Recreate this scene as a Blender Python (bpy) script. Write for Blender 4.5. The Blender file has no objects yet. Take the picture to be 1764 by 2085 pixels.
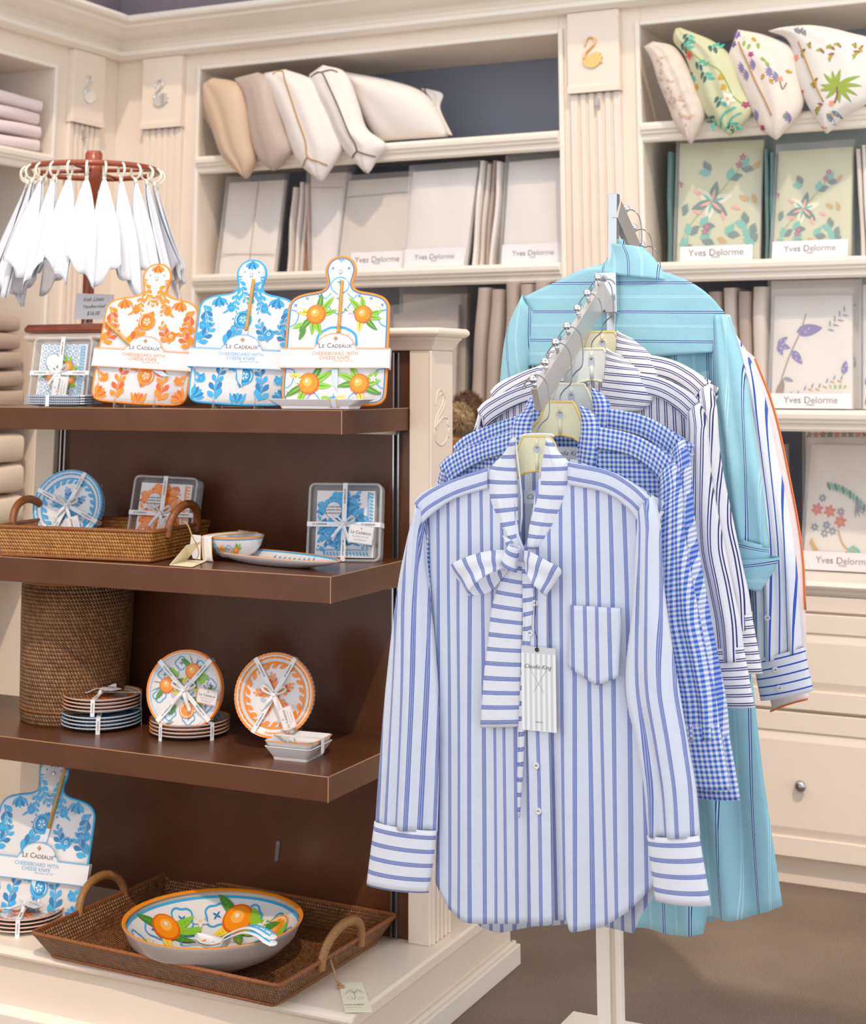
import bpy, math, random
from math import sin, cos, pi, radians, sqrt, atan2
from mathutils import Vector, Matrix
random.seed(7)
SC = bpy.context.scene
COL = SC.collection
V = Vector
# ------------------------------------------------------------------ camera (level place, lens shifted down)
FPX, YAW, PIT, CX, CY, EYE = 3175.7, radians(25.777), radians(10.87), 882.0, 161.2, 1.5
_F = V((-sin(YAW)*cos(PIT), cos(YAW)*cos(PIT), sin(PIT)))
_R = V((cos(YAW), sin(YAW), 0)); _U = _R.cross(_F)
_C = V((0, 0, EYE))
def at(px, py, x=None, y=None, z=None):
    """point of the place seen at a photo pixel, on the plane x=, y= or z="""
    d = _F + _R*((px-CX)/FPX) - _U*((py-CY)/FPX)
    i, v = (0, x) if x is not None else (1, y) if y is not None else (2, z)
    t = (v-_C[i])/d[i]
    return _C + d*t
def pxof(p):
    d = V(p)-_C; zz = d.dot(_F)
    return CX+FPX*d.dot(_R)/zz, CY-FPX*d.dot(_U)/zz
cam_data = bpy.data.cameras.new('camera'); cam = bpy.data.objects.new('camera', cam_data); COL.objects.link(cam)
cam_data.sensor_fit = 'VERTICAL'; cam_data.sensor_height = 36.0
cam_data.lens = 36.0*FPX/2085
cam_data.shift_y = -(1042.5-CY)/2085
cam_data.shift_x = 0
cam.matrix_world = Matrix(((_R.x, _U.x, -_F.x, 0), (_R.y, _U.y, -_F.y, 0), (_R.z, _U.z, -_F.z, EYE), (0, 0, 0, 1)))
cam_data.clip_start = .05
cam_data.dof.use_dof = True; cam_data.dof.focus_distance = 3.25
cam_data.dof.aperture_fstop = cam_data.lens/1000/.010
SC.camera = cam

# ------------------------------------------------------------------ materials
MATS = {}
def _nt(name):
    m = bpy.data.materials.new(name); m.use_nodes = True
    nt = m.node_tree; b = nt.nodes['Principled BSDF']
    return m, nt, b
def S(h):
    """sRGB hex -> linear rgba"""
    if isinstance(h, (tuple, list)): return tuple(h) if len(h) == 4 else (*h, 1)
    h = h.lstrip('#'); r = []
    for i in (0, 2, 4):
        c = int(h[i:i+2], 16)/255
        r.append(c/12.92 if c <= .04045 else ((c+.055)/1.055)**2.4)
    return (*r, 1)
def setin(b, k, v):
    if k in b.inputs: b.inputs[k].default_value = v
def mat(name, col, rough=.5, metal=0, var=0, vscale=20, bump=0, bscale=60, coat=0, alpha=1, trans=0, sheen=0, sub=0, spec=.5, emis=None, coord='Object'):
    if name in MATS: return MATS[name]
    m, nt, b = _nt(name); N, L = nt.nodes, nt.links
    c = S(col); b.inputs['Base Color'].default_value = c
    setin(b, 'Roughness', rough); setin(b, 'Metallic', metal); setin(b, 'Coat Weight', coat); setin(b, 'Coat Roughness', .08)
    setin(b, 'Transmission Weight', trans); setin(b, 'Alpha', alpha); setin(b, 'Sheen Weight', sheen)
    setin(b, 'Specular IOR Level', spec)
    if emis: setin(b, 'Emission Color', S(emis[0])); setin(b, 'Emission Strength', emis[1])
    if var or bump:
        tc = N.new('ShaderNodeTexCoord')
    if var:
        n = N.new('ShaderNodeTexNoise'); n.inputs['Scale'].default_value = vscale; n.inputs['Detail'].default_value = 4
        L.new(tc.outputs[coord], n.inputs['Vector'])
        r = N.new('ShaderNodeMapRange'); r.inputs['From Min'].default_value = .3; r.inputs['From Max'].default_value = .7
        r.inputs['To Min'].default_value = 1-var; r.inputs['To Max'].default_value = 1+var
        L.new(n.outputs['Fac'], r.inputs['Value'])
        mx = N.new('ShaderNodeVectorMath'); mx.operation = 'SCALE'; mx.inputs[0].default_value = c[:3]
        L.new(r.outputs['Result'], mx.inputs['Scale']); L.new(mx.outputs['Vector'], b.inputs['Base Color'])
    if bump:
        n = N.new('ShaderNodeTexNoise'); n.inputs['Scale'].default_value = bscale; n.inputs['Detail'].default_value = 5
        L.new(tc.outputs[coord], n.inputs['Vector'])
        bp = N.new('ShaderNodeBump'); bp.inputs['Strength'].default_value = min(1, bump); bp.inputs['Distance'].default_value = .002
        L.new(n.outputs['Fac'], bp.inputs['Height']); L.new(bp.outputs['Normal'], b.inputs['Normal'])
    MATS[name] = m; return m
def _math(nt, op, a, bb=None, c=None):
    n = nt.nodes.new('ShaderNodeMath'); n.operation = op
    for i, x in enumerate((a, bb, c)):
        if x is None: continue
        if hasattr(x, 'links'): nt.links.new(x, n.inputs[i])
        else: n.inputs[i].default_value = x
    return n.outputs[0]
def _ramp(nt, fac, stops):
    """stops: list of (pos, colour) constant"""
    r = nt.nodes.new('ShaderNodeValToRGB'); cr = r.color_ramp; cr.interpolation = 'CONSTANT'
    cr.elements[0].position = stops[0][0]; cr.elements[0].color = S(stops[0][1])
    cr.elements[1].position = stops[1][0]; cr.elements[1].color = S(stops[1][1])
    for p, c in stops[2:]:
        e = cr.elements.new(p); e.color = S(c)
    nt.links.new(fac, r.inputs['Fac']); return r.outputs['Color']
def _uv(nt):
    t = nt.nodes.new('ShaderNodeUVMap'); s = nt.nodes.new('ShaderNodeSeparateXYZ')
    nt.links.new(t.outputs['UV'], s.inputs[0]); return s.outputs[0], s.outputs[1], t.outputs['UV']
def fabric_finish(nt, b, uv, bump=.25):
    n = nt.nodes.new('ShaderNodeTexNoise'); n.inputs['Scale'].default_value = 14; n.inputs['Detail'].default_value = 6
    nt.links.new(uv, n.inputs['Vector'])
    bp = nt.nodes.new('ShaderNodeBump'); bp.inputs['Strength'].default_value = bump; bp.inputs['Distance'].default_value = .02
    nt.links.new(n.outputs['Fac'], bp.inputs['Height']); nt.links.new(bp.outputs['Normal'], b.inputs['Normal'])
    setin(b, 'Roughness', .75); setin(b, 'Sheen Weight', .15); setin(b, 'Specular IOR Level', .2)
def stripe_mat(name, period, stops, tick=None, swap=False):
    """stripes running along v (lines at constant u); stops are (fraction of the period, colour)"""
    if name in MATS: return MATS[name]
    m, nt, b = _nt(name); u, v, uv = _uv(nt)
    if swap: u, v = v, u
    f = _math(nt, 'FRACT', _math(nt, 'MULTIPLY', u, 1/period))
    colr = _ramp(nt, f, stops)
    if tick:   # little woven gaps along the line
        tp, tcol, lo, hi = tick
        w = _math(nt, 'FRACT', _math(nt, 'MULTIPLY', v, 1/tp))
        g = _math(nt, 'GREATER_THAN', w, .6)
        inside = _math(nt, 'MULTIPLY', _math(nt, 'GREATER_THAN', f, lo), _math(nt, 'LESS_THAN', f, hi))
        g = _math(nt, 'MULTIPLY', g, inside)
        mx = nt.nodes.new('ShaderNodeMix'); mx.data_type = 'RGBA'
        nt.links.new(_math(nt, 'MULTIPLY', g, .55), mx.inputs[0]); nt.links.new(colr, mx.inputs[6]); mx.inputs[7].default_value = S(tcol)
        colr = mx.outputs[2]
    nt.links.new(colr, b.inputs['Base Color']); fabric_finish(nt, b, uv)
    MATS[name] = m; return m
def gingham_mat(name, period, dark, light):
    if name in MATS: return MATS[name]
    m, nt, b = _nt(name); u, v, uv = _uv(nt)
    a = _math(nt, 'GREATER_THAN', _math(nt, 'FRACT', _math(nt, 'MULTIPLY', u, 1/period)), .5)
    c = _math(nt, 'GREATER_THAN', _math(nt, 'FRACT', _math(nt, 'MULTIPLY', v, 1/period)), .5)
    f = _math(nt, 'MULTIPLY', _math(nt, 'ADD', a, c), .5)
    f = _math(nt, 'POWER', f, .8)
    mx = nt.nodes.new('ShaderNodeMix'); mx.data_type = 'RGBA'
    nt.links.new(f, mx.inputs[0]); mx.inputs[6].default_value = S(light); mx.inputs[7].default_value = S(dark)
    nt.links.new(mx.outputs[2], b.inputs['Base Color']); fabric_finish(nt, b, uv)
    MATS[name] = m; return m
def weave_mat(name, c1, c2, mortar, w=.012, h=.0045, rough=.45, diag=0):
    """slanted cane strokes in staggered rows"""
    if name in MATS: return MATS[name]
    m, nt, b = _nt(name); N, L = nt.nodes, nt.links; u, v, uv = _uv(nt)
    row = _math(nt, 'MULTIPLY', v, 1/h); rf = _math(nt, 'FRACT', row); ri = _math(nt, 'FLOOR', row)
    su = _math(nt, 'ADD', _math(nt, 'ADD', _math(nt, 'MULTIPLY', u, 1/w), _math(nt, 'MULTIPLY', ri, .5)), _math(nt, 'MULTIPLY', rf, .75))
    sf = _math(nt, 'FRACT', su); si = _math(nt, 'FLOOR', su)
    ha = _math(nt, 'POWER', _math(nt, 'SINE', _math(nt, 'MULTIPLY', sf, pi)), .6); hb = _math(nt, 'POWER', _math(nt, 'SINE', _math(nt, 'MULTIPLY', rf, pi)), .45)
    hh = _math(nt, 'MULTIPLY', ha, hb)
    cv = N.new('ShaderNodeCombineXYZ'); L.new(si, cv.inputs[0]); L.new(ri, cv.inputs[1]); wn = N.new('ShaderNodeTexWhiteNoise'); L.new(cv.outputs[0], wn.inputs['Vector'])
    n = N.new('ShaderNodeTexNoise'); n.inputs['Scale'].default_value = 22; n.inputs['Detail'].default_value = 4; L.new(uv, n.inputs['Vector'])
    f = _math(nt, 'ADD', _math(nt, 'MULTIPLY', wn.outputs['Value'], .55), _math(nt, 'MULTIPLY', n.outputs['Fac'], .55))
    mx = N.new('ShaderNodeMix'); mx.data_type = 'RGBA'; L.new(f, mx.inputs[0]); mx.inputs[6].default_value = S(c1); mx.inputs[7].default_value = S(c2)
    m2 = N.new('ShaderNodeMix'); m2.data_type = 'RGBA'; L.new(_math(nt, 'SMOOTH_MIN', _math(nt, 'MULTIPLY', hh, 1.5), 1.0, .1), m2.inputs[0]); m2.inputs[6].default_value = S(mortar); L.new(mx.outputs[2], m2.inputs[7])
    L.new(m2.outputs[2], b.inputs['Base Color'])
    bp = N.new('ShaderNodeBump'); bp.inputs['Strength'].default_value = 1; bp.inputs['Distance'].default_value = .003
    L.new(hh, bp.inputs['Height']); L.new(bp.outputs['Normal'], b.inputs['Normal'])
    setin(b, 'Roughness', rough); MATS[name] = m; return m

# ------------------------------------------------------------------ mesh builder
class MB:
    def __init__(s): s.v = []; s.f = []; s.m = []; s.sm = []; s.uv = []; s.M = Matrix.Identity(4)
    def add(s, vs, fs, mat=0, smooth=False, uvs=None, M=None):
        M = s.M @ M if M is not None else s.M
        o = len(s.v); ident = (M == Matrix.Identity(4))
        vs = [V(p) for p in vs]
        s.v += vs if ident else [M @ p for p in vs]
        for k, f in enumerate(fs):
            s.f.append([o+i for i in f]); s.m.append(mat if not isinstance(mat, (list, tuple)) else mat[k]); s.sm.append(smooth)
            if uvs is None:   # box projection in metres
                n = (vs[f[1]]-vs[f[0]]).cross(vs[f[2]]-vs[f[1]])
                a = max(range(3), key=lambda i: abs(n[i])); i, j = ((1, 2), (0, 2), (0, 1))[a]
                s.uv.append([(vs[q][i], vs[q][j]) for q in f])
            elif isinstance(uvs, dict): s.uv.append(uvs[k])
            else: s.uv.append([uvs[q] for q in f])
    def box(s, x0, x1, y0, y1, z0, z1, mat=0, M=None):
        x0, x1 = min(x0, x1), max(x0, x1); y0, y1 = min(y0, y1), max(y0, y1); z0, z1 = min(z0, z1), max(z0, z1)
        vs = [(x, y, z) for z in (z0, z1) for y in (y0, y1) for x in (x0, x1)]
        s.add(vs, [(0, 2, 3, 1), (4, 5, 7, 6), (0, 1, 5, 4), (2, 6, 7, 3), (0, 4, 6, 2), (1, 3, 7, 5)], mat, M=M)
    def prism(s, poly, z0, z1, mat=0, M=None, smooth=False, side=None):
        """poly in xy, extruded in z"""
        a = sum(poly[i][0]*poly[(i+1) % len(poly)][1]-poly[(i+1) % len(poly)][0]*poly[i][1] for i in range(len(poly)))
        if a < 0: poly = poly[::-1]
        n = len(poly); vs = [(x, y, z0) for x, y in poly]+[(x, y, z1) for x, y in poly]
        fs = [tuple(range(n-1, -1, -1)), tuple(range(n, 2*n))]+[(i, (i+1) % n, n+(i+1) % n, n+i) for i in range(n)]
        mm = [mat, mat]+[mat if side is None else side]*n
        s.add(vs, fs, mm, smooth, M=M)
    def extr(s, prof, x0, x1, mat=0, M=None):
        """profile in (y,z) run along x"""
        s.prism(prof, x0, x1, mat, (M or Matrix.Identity(4)) @ Matrix(((0, 0, 1, 0), (1, 0, 0, 0), (0, 1, 0, 0), (0, 0, 0, 1))))
    def lathe(s, prof, n=40, mat=0, M=None, smooth=True, sx=1, sy=1, mats=None, a0=0, a1=2*pi):
        """prof list of (r,z)"""
        full = abs(a1-a0-2*pi) < 1e-6; c = n if full else n+1
        vs = []; uv = []
        l = 0; pl = [0]
        for i in range(1, len(prof)): l += math.hypot(prof[i][0]-prof[i-1][0], prof[i][1]-prof[i-1][1]); pl.append(l)
        rm = max(p[0] for p in prof)
        for i, (r, z) in enumerate(prof):
            for k in range(c):
                a = a0+(a1-a0)*k/n; vs.append((r*cos(a)*sx, r*sin(a)*sy, z))
        fs = []; uvs = {}; ms = []
        for i in range(len(prof)-1):
            for k in range(n):
                k2 = (k+1) % c
                fs.append((i*c+k, i*c+k2, (i+1)*c+k2, (i+1)*c+k))
                u0, u1 = rm*(a0+(a1-a0)*k/n), rm*(a0+(a1-a0)*(k+1)/n)
                uvs[len(fs)-1] = [(u0, pl[i]), (u1, pl[i]), (u1, pl[i+1]), (u0, pl[i+1])]
                ms.append(mats[i] if mats else mat)
        s.add(vs, fs, ms, smooth, uvs, M)
    def tube(s, path, r, n=8, mat=0, closed=False, smooth=True, M=None, flat=1, cap=True):
        P = [V(p) for p in path]; k = len(P); vs = []; uvs = {}; fs = []
        rr = r if isinstance(r, (list, tuple)) else [r]*k
        up = V((0, 0, 1)); prev = None; L = 0; Ls = []
        for i in range(k):
            if i: L += (P[i]-P[i-1]).length
            Ls.append(L)
            a = P[(i-1) % k] if (closed or i) else P[0]; b = P[(i+1) % k] if (closed or i < k-1) else P[-1]
            t = (b-a).normalized()
            if prev is None: 
                nn = up.cross(t)
                if nn.length < .2: nn = V((1, 0, 0)).cross(t)
            else: nn = prev-t*prev.dot(t)
            nn.normalize(); prev = nn; bb = t.cross(nn)
            for j in range(n):
                an = 2*pi*j/n; vs.append(P[i]+nn*cos(an)*rr[i]+bb*sin(an)*rr[i]*flat)
        rm = max(rr)
        for i in range(k if closed else k-1):
            i2 = (i+1) % k
            for j in range(n):
                j2 = (j+1) % n; fs.append((i*n+j, i*n+j2, i2*n+j2, i2*n+j))
                l1 = Ls[i]; l2 = Ls[i2] if i2 > i else Ls[i]+(P[i2]-P[i]).length
                uvs[len(fs)-1] = [(l1, rm*2*pi*j/n), (l1, rm*2*pi*(j+1)/n), (l2, rm*2*pi*(j+1)/n), (l2, rm*2*pi*j/n)]
        if cap and not closed:
            fs.append(tuple(range(n))[::-1]); uvs[len(fs)-1] = [(0, 0)]*n
            fs.append(tuple((k-1)*n+j for j in range(n))); uvs[len(fs)-1] = [(0, 0)]*n
        s.add(vs, fs, mat, smooth, uvs, M)
    def ball(s, c, r, mat=0, n=22, m=13, sc=(1, 1, 1)):
        prof = [(max(1e-5, r*sin(pi*i/m)), -r*cos(pi*i/m)) for i in range(m+1)]
        s.lathe(prof, n, mat, Matrix.Translation(c) @ Matrix.Diagonal((*sc, 1)))
    def grid(s, fn, ns, nt, mat=0, smooth=True, uvfn=None, closed=False):
        """fn(s,t) -> point, ns x nt cells"""
        c = ns if closed else ns+1
        vs = [V(fn(i/ns, j/nt)) for j in range(nt+1) for i in range(c)]
        fs = []; uvs = {}
        for j in range(nt):
            for i in range(ns):
                i2 = (i+1) % c
                fs.append((j*c+i, j*c+i2, (j+1)*c+i2, (j+1)*c+i))
                if uvfn: uvs[len(fs)-1] = [uvfn(i/ns, j/nt), uvfn((i+1)/ns, j/nt), uvfn((i+1)/ns, (j+1)/nt), uvfn(i/ns, (j+1)/nt)]
        s.add(vs, fs, mat, smooth, uvs if uvfn else None)
    def text(s, body, size, M, mat=0, align='CENTER', shear=0, spacing=1, bold=0):
        cu = bpy.data.curves.new('t', 'FONT'); cu.body = body; cu.size = size; cu.align_x = align; cu.align_y = 'CENTER'
        cu.shear = shear; cu.space_character = spacing; cu.resolution_u = 3; cu.offset = bold
        o = bpy.data.objects.new('t', cu); me = o.to_mesh()
        mxx = max([v.co.x for v in me.vertices] or [0])
        if M is not None: s.add([v.co.copy() for v in me.vertices], [tuple(p.vertices) for p in me.polygons], mat, False, M=M)
        o.to_mesh_clear(); bpy.data.objects.remove(o); bpy.data.curves.remove(cu); return mxx
    def caps(s, words, size, M, mat=0, bold=0, gap=.10):
        """small capitals: first letter of each word taller; centred"""
        runs = []; x = 0
        for w in words:
            for body, sz in ((w[0], size), (w[1:], size*.76)):
                wd = s.text(body, sz, None, align='LEFT'); runs.append((body, sz, x)); x += wd+size*gap*.6
            x += size*.28
        x -= size*.28
        for body, sz, xx in runs: s.text(body, sz, M @ T(xx-x/2, -(size-sz)*.32, 0), mat, align='LEFT', bold=bold)
        return x
    def build(s, name, mats, parent=None, loc=None, bevel=0, subsurf=0, solid=0, weld=False):
        me = bpy.data.meshes.new(name); me.from_pydata([tuple(p) for p in s.v], [], s.f)
        if not isinstance(mats, (list, tuple)): mats = [mats]
        for m in mats: me.materials.append(m)
        me.polygons.foreach_set('material_index', s.m); me.polygons.foreach_set('use_smooth', s.sm)
        ul = me.uv_layers.new(name='UVMap'); flat = [c for f in s.uv for p in f for c in p]
        ul.data.foreach_set('uv', flat); me.update()
        o = bpy.data.objects.new(name, me); COL.objects.link(o)
        if parent: o.parent = parent
        if loc is not None: o.location = loc
        if weld: md = o.modifiers.new('weld', 'WELD'); md.merge_threshold = 1e-5
        if solid: md = o.modifiers.new('solid', 'SOLIDIFY'); md.thickness = solid; md.offset = 0
        if bevel: md = o.modifiers.new('bevel', 'BEVEL'); md.width = bevel; md.segments = 2; md.limit_method = 'ANGLE'
        if subsurf: md = o.modifiers.new('sub', 'SUBSURF'); md.levels = md.render_levels = subsurf
        return o
def T(x=0, y=0, z=0): return Matrix.Translation((x, y, z))
def RX(a): return Matrix.Rotation(a, 4, 'X')
def RY(a): return Matrix.Rotation(a, 4, 'Y')
def RZ(a): return Matrix.Rotation(a, 4, 'Z')
# faces the camera side: local x right, local y up -> world x, z (front towards -y)
STAND = Matrix(((1, 0, 0, 0), (0, 0, -1, 0), (0, 1, 0, 0), (0, 0, 0, 1)))
def tag(o, label=None, cat=None, group=None, kind=None):
    if label: o['label'] = label
    if cat: o['category'] = cat
    if group: o['group'] = group
    if kind: o['kind'] = kind
    return o
def thing(name, label, cat, loc=(0, 0, 0), rot=(0, 0, 0), group=None):
    o = bpy.data.objects.new(name, None); o.empty_display_size = .05; COL.objects.link(o)
    o.location = loc; o.rotation_euler = rot
    return tag(o, label, cat, group)
def clone(root, loc=None, rot=None, label=None, group=None, scale=None):
    r = root.copy(); COL.objects.link(r)
    if loc is not None: r.location = loc
    if rot is not None: r.rotation_euler = rot
    if scale is not None: r.scale = scale
    if label: r['label'] = label
    if group: r['group'] = group
    for ch in list(root.children):
        c = ch.copy(); COL.objects.link(c); c.parent = r
        for g in list(ch.children):
            d = g.copy(); COL.objects.link(d); d.parent = c
    return r
def struct(name, mb, m, **k):
    o = mb.build(name, m, **k); o['kind'] = 'structure'; return o
def lerp(a, b, t): return a+(b-a)*t
def curve(pts):
    """Catmull-Rom through points; returns f(t), t in 0..1 by chord length"""
    P = [V(p).to_3d() if len(p) == 2 else V(p) for p in pts]; d = [0]
    for i in range(1, len(P)): d.append(d[-1]+max(1e-6, (P[i]-P[i-1]).length))
    tot = d[-1]; d = [q/tot for q in d]
    def f(t):
        t = min(1, max(0, t)); i = 0
        while i < len(P)-2 and t > d[i+1]: i += 1
        u = (t-d[i])/(d[i+1]-d[i]); p1, p2 = P[i], P[i+1]
        p0 = P[i-1] if i else p1*2-p2; p3 = P[i+2] if i+2 < len(P) else p2*2-p1
        return .5*((2*p1)+(p2-p0)*u+(2*p0-5*p1+4*p2-p3)*u*u+(3*p1-p0-3*p2+p3)*u**3)
    return f
def smooth_path(pts, n=24, closed=False):
    if closed:
        pts = list(pts); k = len(pts); q = []
        for i in range(k):
            p0, p1, p2, p3 = [V(pts[(i+j-1) % k]) for j in range(4)]
            m = max(2, n//k)
            for a in range(m):
                u = a/m; q.append(.5*((2*p1)+(p2-p0)*u+(2*p0-5*p1+4*p2-p3)*u*u+(3*p1-p0-3*p2+p3)*u**3))
        return q
    f = curve(pts); return [f(i/n) for i in range(n+1)]
def rrect(w, h, r, n=5, cx=0, cy=0):
    out = []
    for (sx, sy, a0) in ((1, 1, 0), (-1, 1, pi/2), (-1, -1, pi), (1, -1, 3*pi/2)):
        for i in range(n+1):
            a = a0+pi/2*i/n; out.append((cx+sx*(w/2-r)+r*cos(a), cy+sy*(h/2-r)+r*sin(a)))
    return out
# ------------------------------------------------------------------ colours of the place
M_wall = mat('painted_cream_wood', '#EFE0CF', .38, var=.02, vscale=3, bump=.05, bscale=9)
M_trim = mat('painted_cream_trim', '#F4EADD', .3)
M_back = mat('slate_blue_panel', '#7E8494', .6)
M_mauve = mat('mauve_ceiling_paint', '#94878F', .8)
M_brown = mat('espresso_veneer', '#5C3724', .26, var=.14, vscale=8, bump=.04, bscale=90, spec=.35)
M_brown_edge = mat('worn_edge', '#B88C66', .6)
M_chrome = mat('chrome', '#D8D8DA', .12, metal=1)
M_steel = mat('brushed_steel', '#B9B9BC', .3, metal=1)
M_white = mat('glossy_white_melamine', '#E6E3E4', .12, coat=.3)
M_paper = mat('white_paper', '#F3F1F0', .6)
M_black = mat('black_ink', '#2A2622', .6)
M_greyink = mat('grey_ink', '#6E6964', .6)
def carpet():
    m, nt, b = _nt('taupe_carpet'); N, L = nt.nodes, nt.links
    tc = N.new('ShaderNodeTexCoord')
    n1 = N.new('ShaderNodeTexNoise'); n1.inputs['Scale'].default_value = 3; n1.inputs['Detail'].default_value = 6
    n2 = N.new('ShaderNodeTexNoise'); n2.inputs['Scale'].default_value = 240; n2.inputs['Detail'].default_value = 3
    for n in (n1, n2): L.new(tc.outputs['Object'], n.inputs['Vector'])
    r = N.new('ShaderNodeValToRGB'); r.color_ramp.elements[0].color = S('#78675A'); r.color_ramp.elements[1].color = S('#978678')
    r.color_ramp.elements[0].position = .35; r.color_ramp.elements[1].position = .65
    mixf = _math(nt, 'ADD', _math(nt, 'MULTIPLY', n1.outputs['Fac'], .45), _math(nt, 'MULTIPLY', n2.outputs['Fac'], .55))
    L.new(mixf, r.inputs['Fac']); L.new(r.outputs['Color'], b.inputs['Base Color'])
    bp = N.new('ShaderNodeBump'); bp.inputs['Strength'].default_value = .8; bp.inputs['Distance'].default_value = .006
    L.new(n2.outputs['Fac'], bp.inputs['Height']); L.new(bp.outputs['Normal'], b.inputs['Normal']); setin(b, 'Roughness', .95)
    setin(b, 'Specular IOR Level', .1)
    return m
M_carpet = carpet()
YW, XW = 5.06, -3.87      # faces of the back and left shelving walls
ZT = 2.70                 # top of the bays
XR = 1.2                  # right end of the back wall
ZC = 2.93
mb = MB(); mb.box(-5.0, 1.6, 0.2, 6.0, -.05, 0); struct('floor', mb, M_carpet)
# ceiling: soffit over shelving; unseen slab and opening shaped to keep sun off shirts
mb = MB(); mb.box(-5.0, 1.6, 4.55, 6.0, 3.32, 3.4); mb.box(-.5, 1.6, -1.0, 1.75, 3.32, 3.4); struct('ceiling_and_sun_block', mb, M_mauve)

# ---- back wall (one painted carcass with two open bays)
BL0, BL1, BR0, BR1 = -3.46, -1.948, -1.645, 0.30
YB = YW+.38
mb = MB()
mb.box(XW-.6, XR, YB, YB+.05, 0, 3.32)                       # solid back
mb.box(XW-.6, BL0, YW, YB, 0, 3.32); mb.box(BL1, BR0, YW, YB, 0, 3.32); mb.box(BR1, XR, YW, YB, 0, 3.32)
mb.box(BL0, BL1, YW, YB, ZT, 3.32); mb.box(BR0, BR1, YW, YB, ZT, 3.32)
struct('wall_back', mb, M_wall, bevel=.002)
mb = MB()
for a, b in ((BL0, BL1), (BR0, BR1)): mb.box(a+.001, b-.001, YB-.004, YB, .9, ZT-.001)
struct('trim_1', mb, M_back)                                 # slate blue lining of the bays
# ---- left wall with its own bay
LY1 = 4.66; LY0 = 3.2
mb = MB()
XB = XW-.38
mb.box(XB-.05, XB, 0.2, YW+.38, 0, 3.32)
mb.box(XB, XW, LY1, YW, 0, 3.32); mb.box(XB, XW, 0.2, LY0, 0, 3.32); mb.box(XB, XW, LY0, LY1, ZT-.03, 3.32)
struct('wall_left', mb, M_wall, bevel=.002)
mb = MB(); mb.box(XB, XB+.004, LY0+.001, LY1-.001, .9, ZT-.031); struct('trim_2', mb, M_back)
# bead around each bay opening
def bead(name, a, b, z0, z1, left=False):
    mb = MB(); w = .018; d = .012
    def bx(u0, u1, zz0, zz1):
        if left: mb.box(XW, XW+d, u0, u1, zz0, zz1)
        else: mb.box(u0, u1, YW-d, YW, zz0, zz1)
    bx(a-w, a, z0, z1+w); bx(b, b+w, z0, z1+w); bx(a, b, z1, z1+w)
    struct(name, mb, M_trim, bevel=.004)
bead('trim_3', BL0, BL1, .9, ZT); bead('trim_4', BR0, BR1, .9, ZT); bead('trim_5', LY0, LY1, .9, ZT-.03, True)
# ---- cornice, mitred in the corner
prof = [(0, 2.765), (.035, 2.765), (.062, 2.778), (.062, 2.795), (.03, 2.80), (.036, 2.815), (.055, 2.83), (.062, 2.834), (.10, 2.846), (.135, 2.862), (.15, 2.868), (.152, 2.878), (.182, 2.882), (.19, 2.893), (.185, 2.908), (0, 2.916)]
mb = MB()
vs = []; 
for (d, z) in prof:
    vs += [(XR, YW-d, z), (XW+d, YW-d, z), (XW+d, .2, z)]
n = len(prof); fs = []
for i in range(n):
    j = (i+1) % n
    fs += [(i*3, j*3, j*3+1, i*3+1), (i*3+1, j*3+1, j*3+2, i*3+2)]
fs += [tuple(i*3 for i in range(n))[::-1], tuple(i*3+2 for i in range(n))]
mb.add(vs, fs); struct('trim_6', mb, M_trim, bevel=.003)
# upper wall above the cornice is painted dark mauve
mb = MB(); mb.box(XW, XR, YW-.006, YW, 2.917, 3.319); mb.box(XW, XW+.006, .2, YW-.006, 2.917, 3.319); struct('trim_7', mb, M_mauve)
# ---- pilasters with a plinth block on top and fluting below
def swan(mb, w, mat, both=None):
    """outline of a gliding swan, lying in xy, about w wide; left-facing neck"""
    body = smooth_path([(-.5, -.12), (-.42, -.42), (-.05, -.56), (.28, -.44), (.36, -.32), (.5, -.34), (.44, -.18), (.52, -.05), (.36, .02), (.42, .16), (.12, .22), (-.12, .12), (-.3, .02)], 52, True)
    neck = smooth_path([(-.47, -.1), (-.36, .22), (-.1, .45), (.1, .66), (.12, .86), (-.06, 1.0), (-.26, .93), (-.36, .72), (-.40, .55)], 26)
    if both == 'groove':
        mb.tube([(p.x*w, p.y*w, 0) for p in body], .0016, 6, mat, closed=True)
        mb.tube([(p.x*w-.02*w, p.y*w, 0) for p in neck], .0016, 6, mat); mb.tube([(p.x*w*1.0+.1*w, p.y*w*.92-.03*w, 0) for p in neck[:22]], .0016, 6, mat)
    else:
        prof = [(p.x*w, p.y*w) for p in body]; mb.prism(prof, 0, .006, mat)
        mb.tube([(p.x*w, p.y*w, .004) for p in neck], [w*.07*(1-.45*i/26) for i in range(27)], 8, mat)
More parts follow.
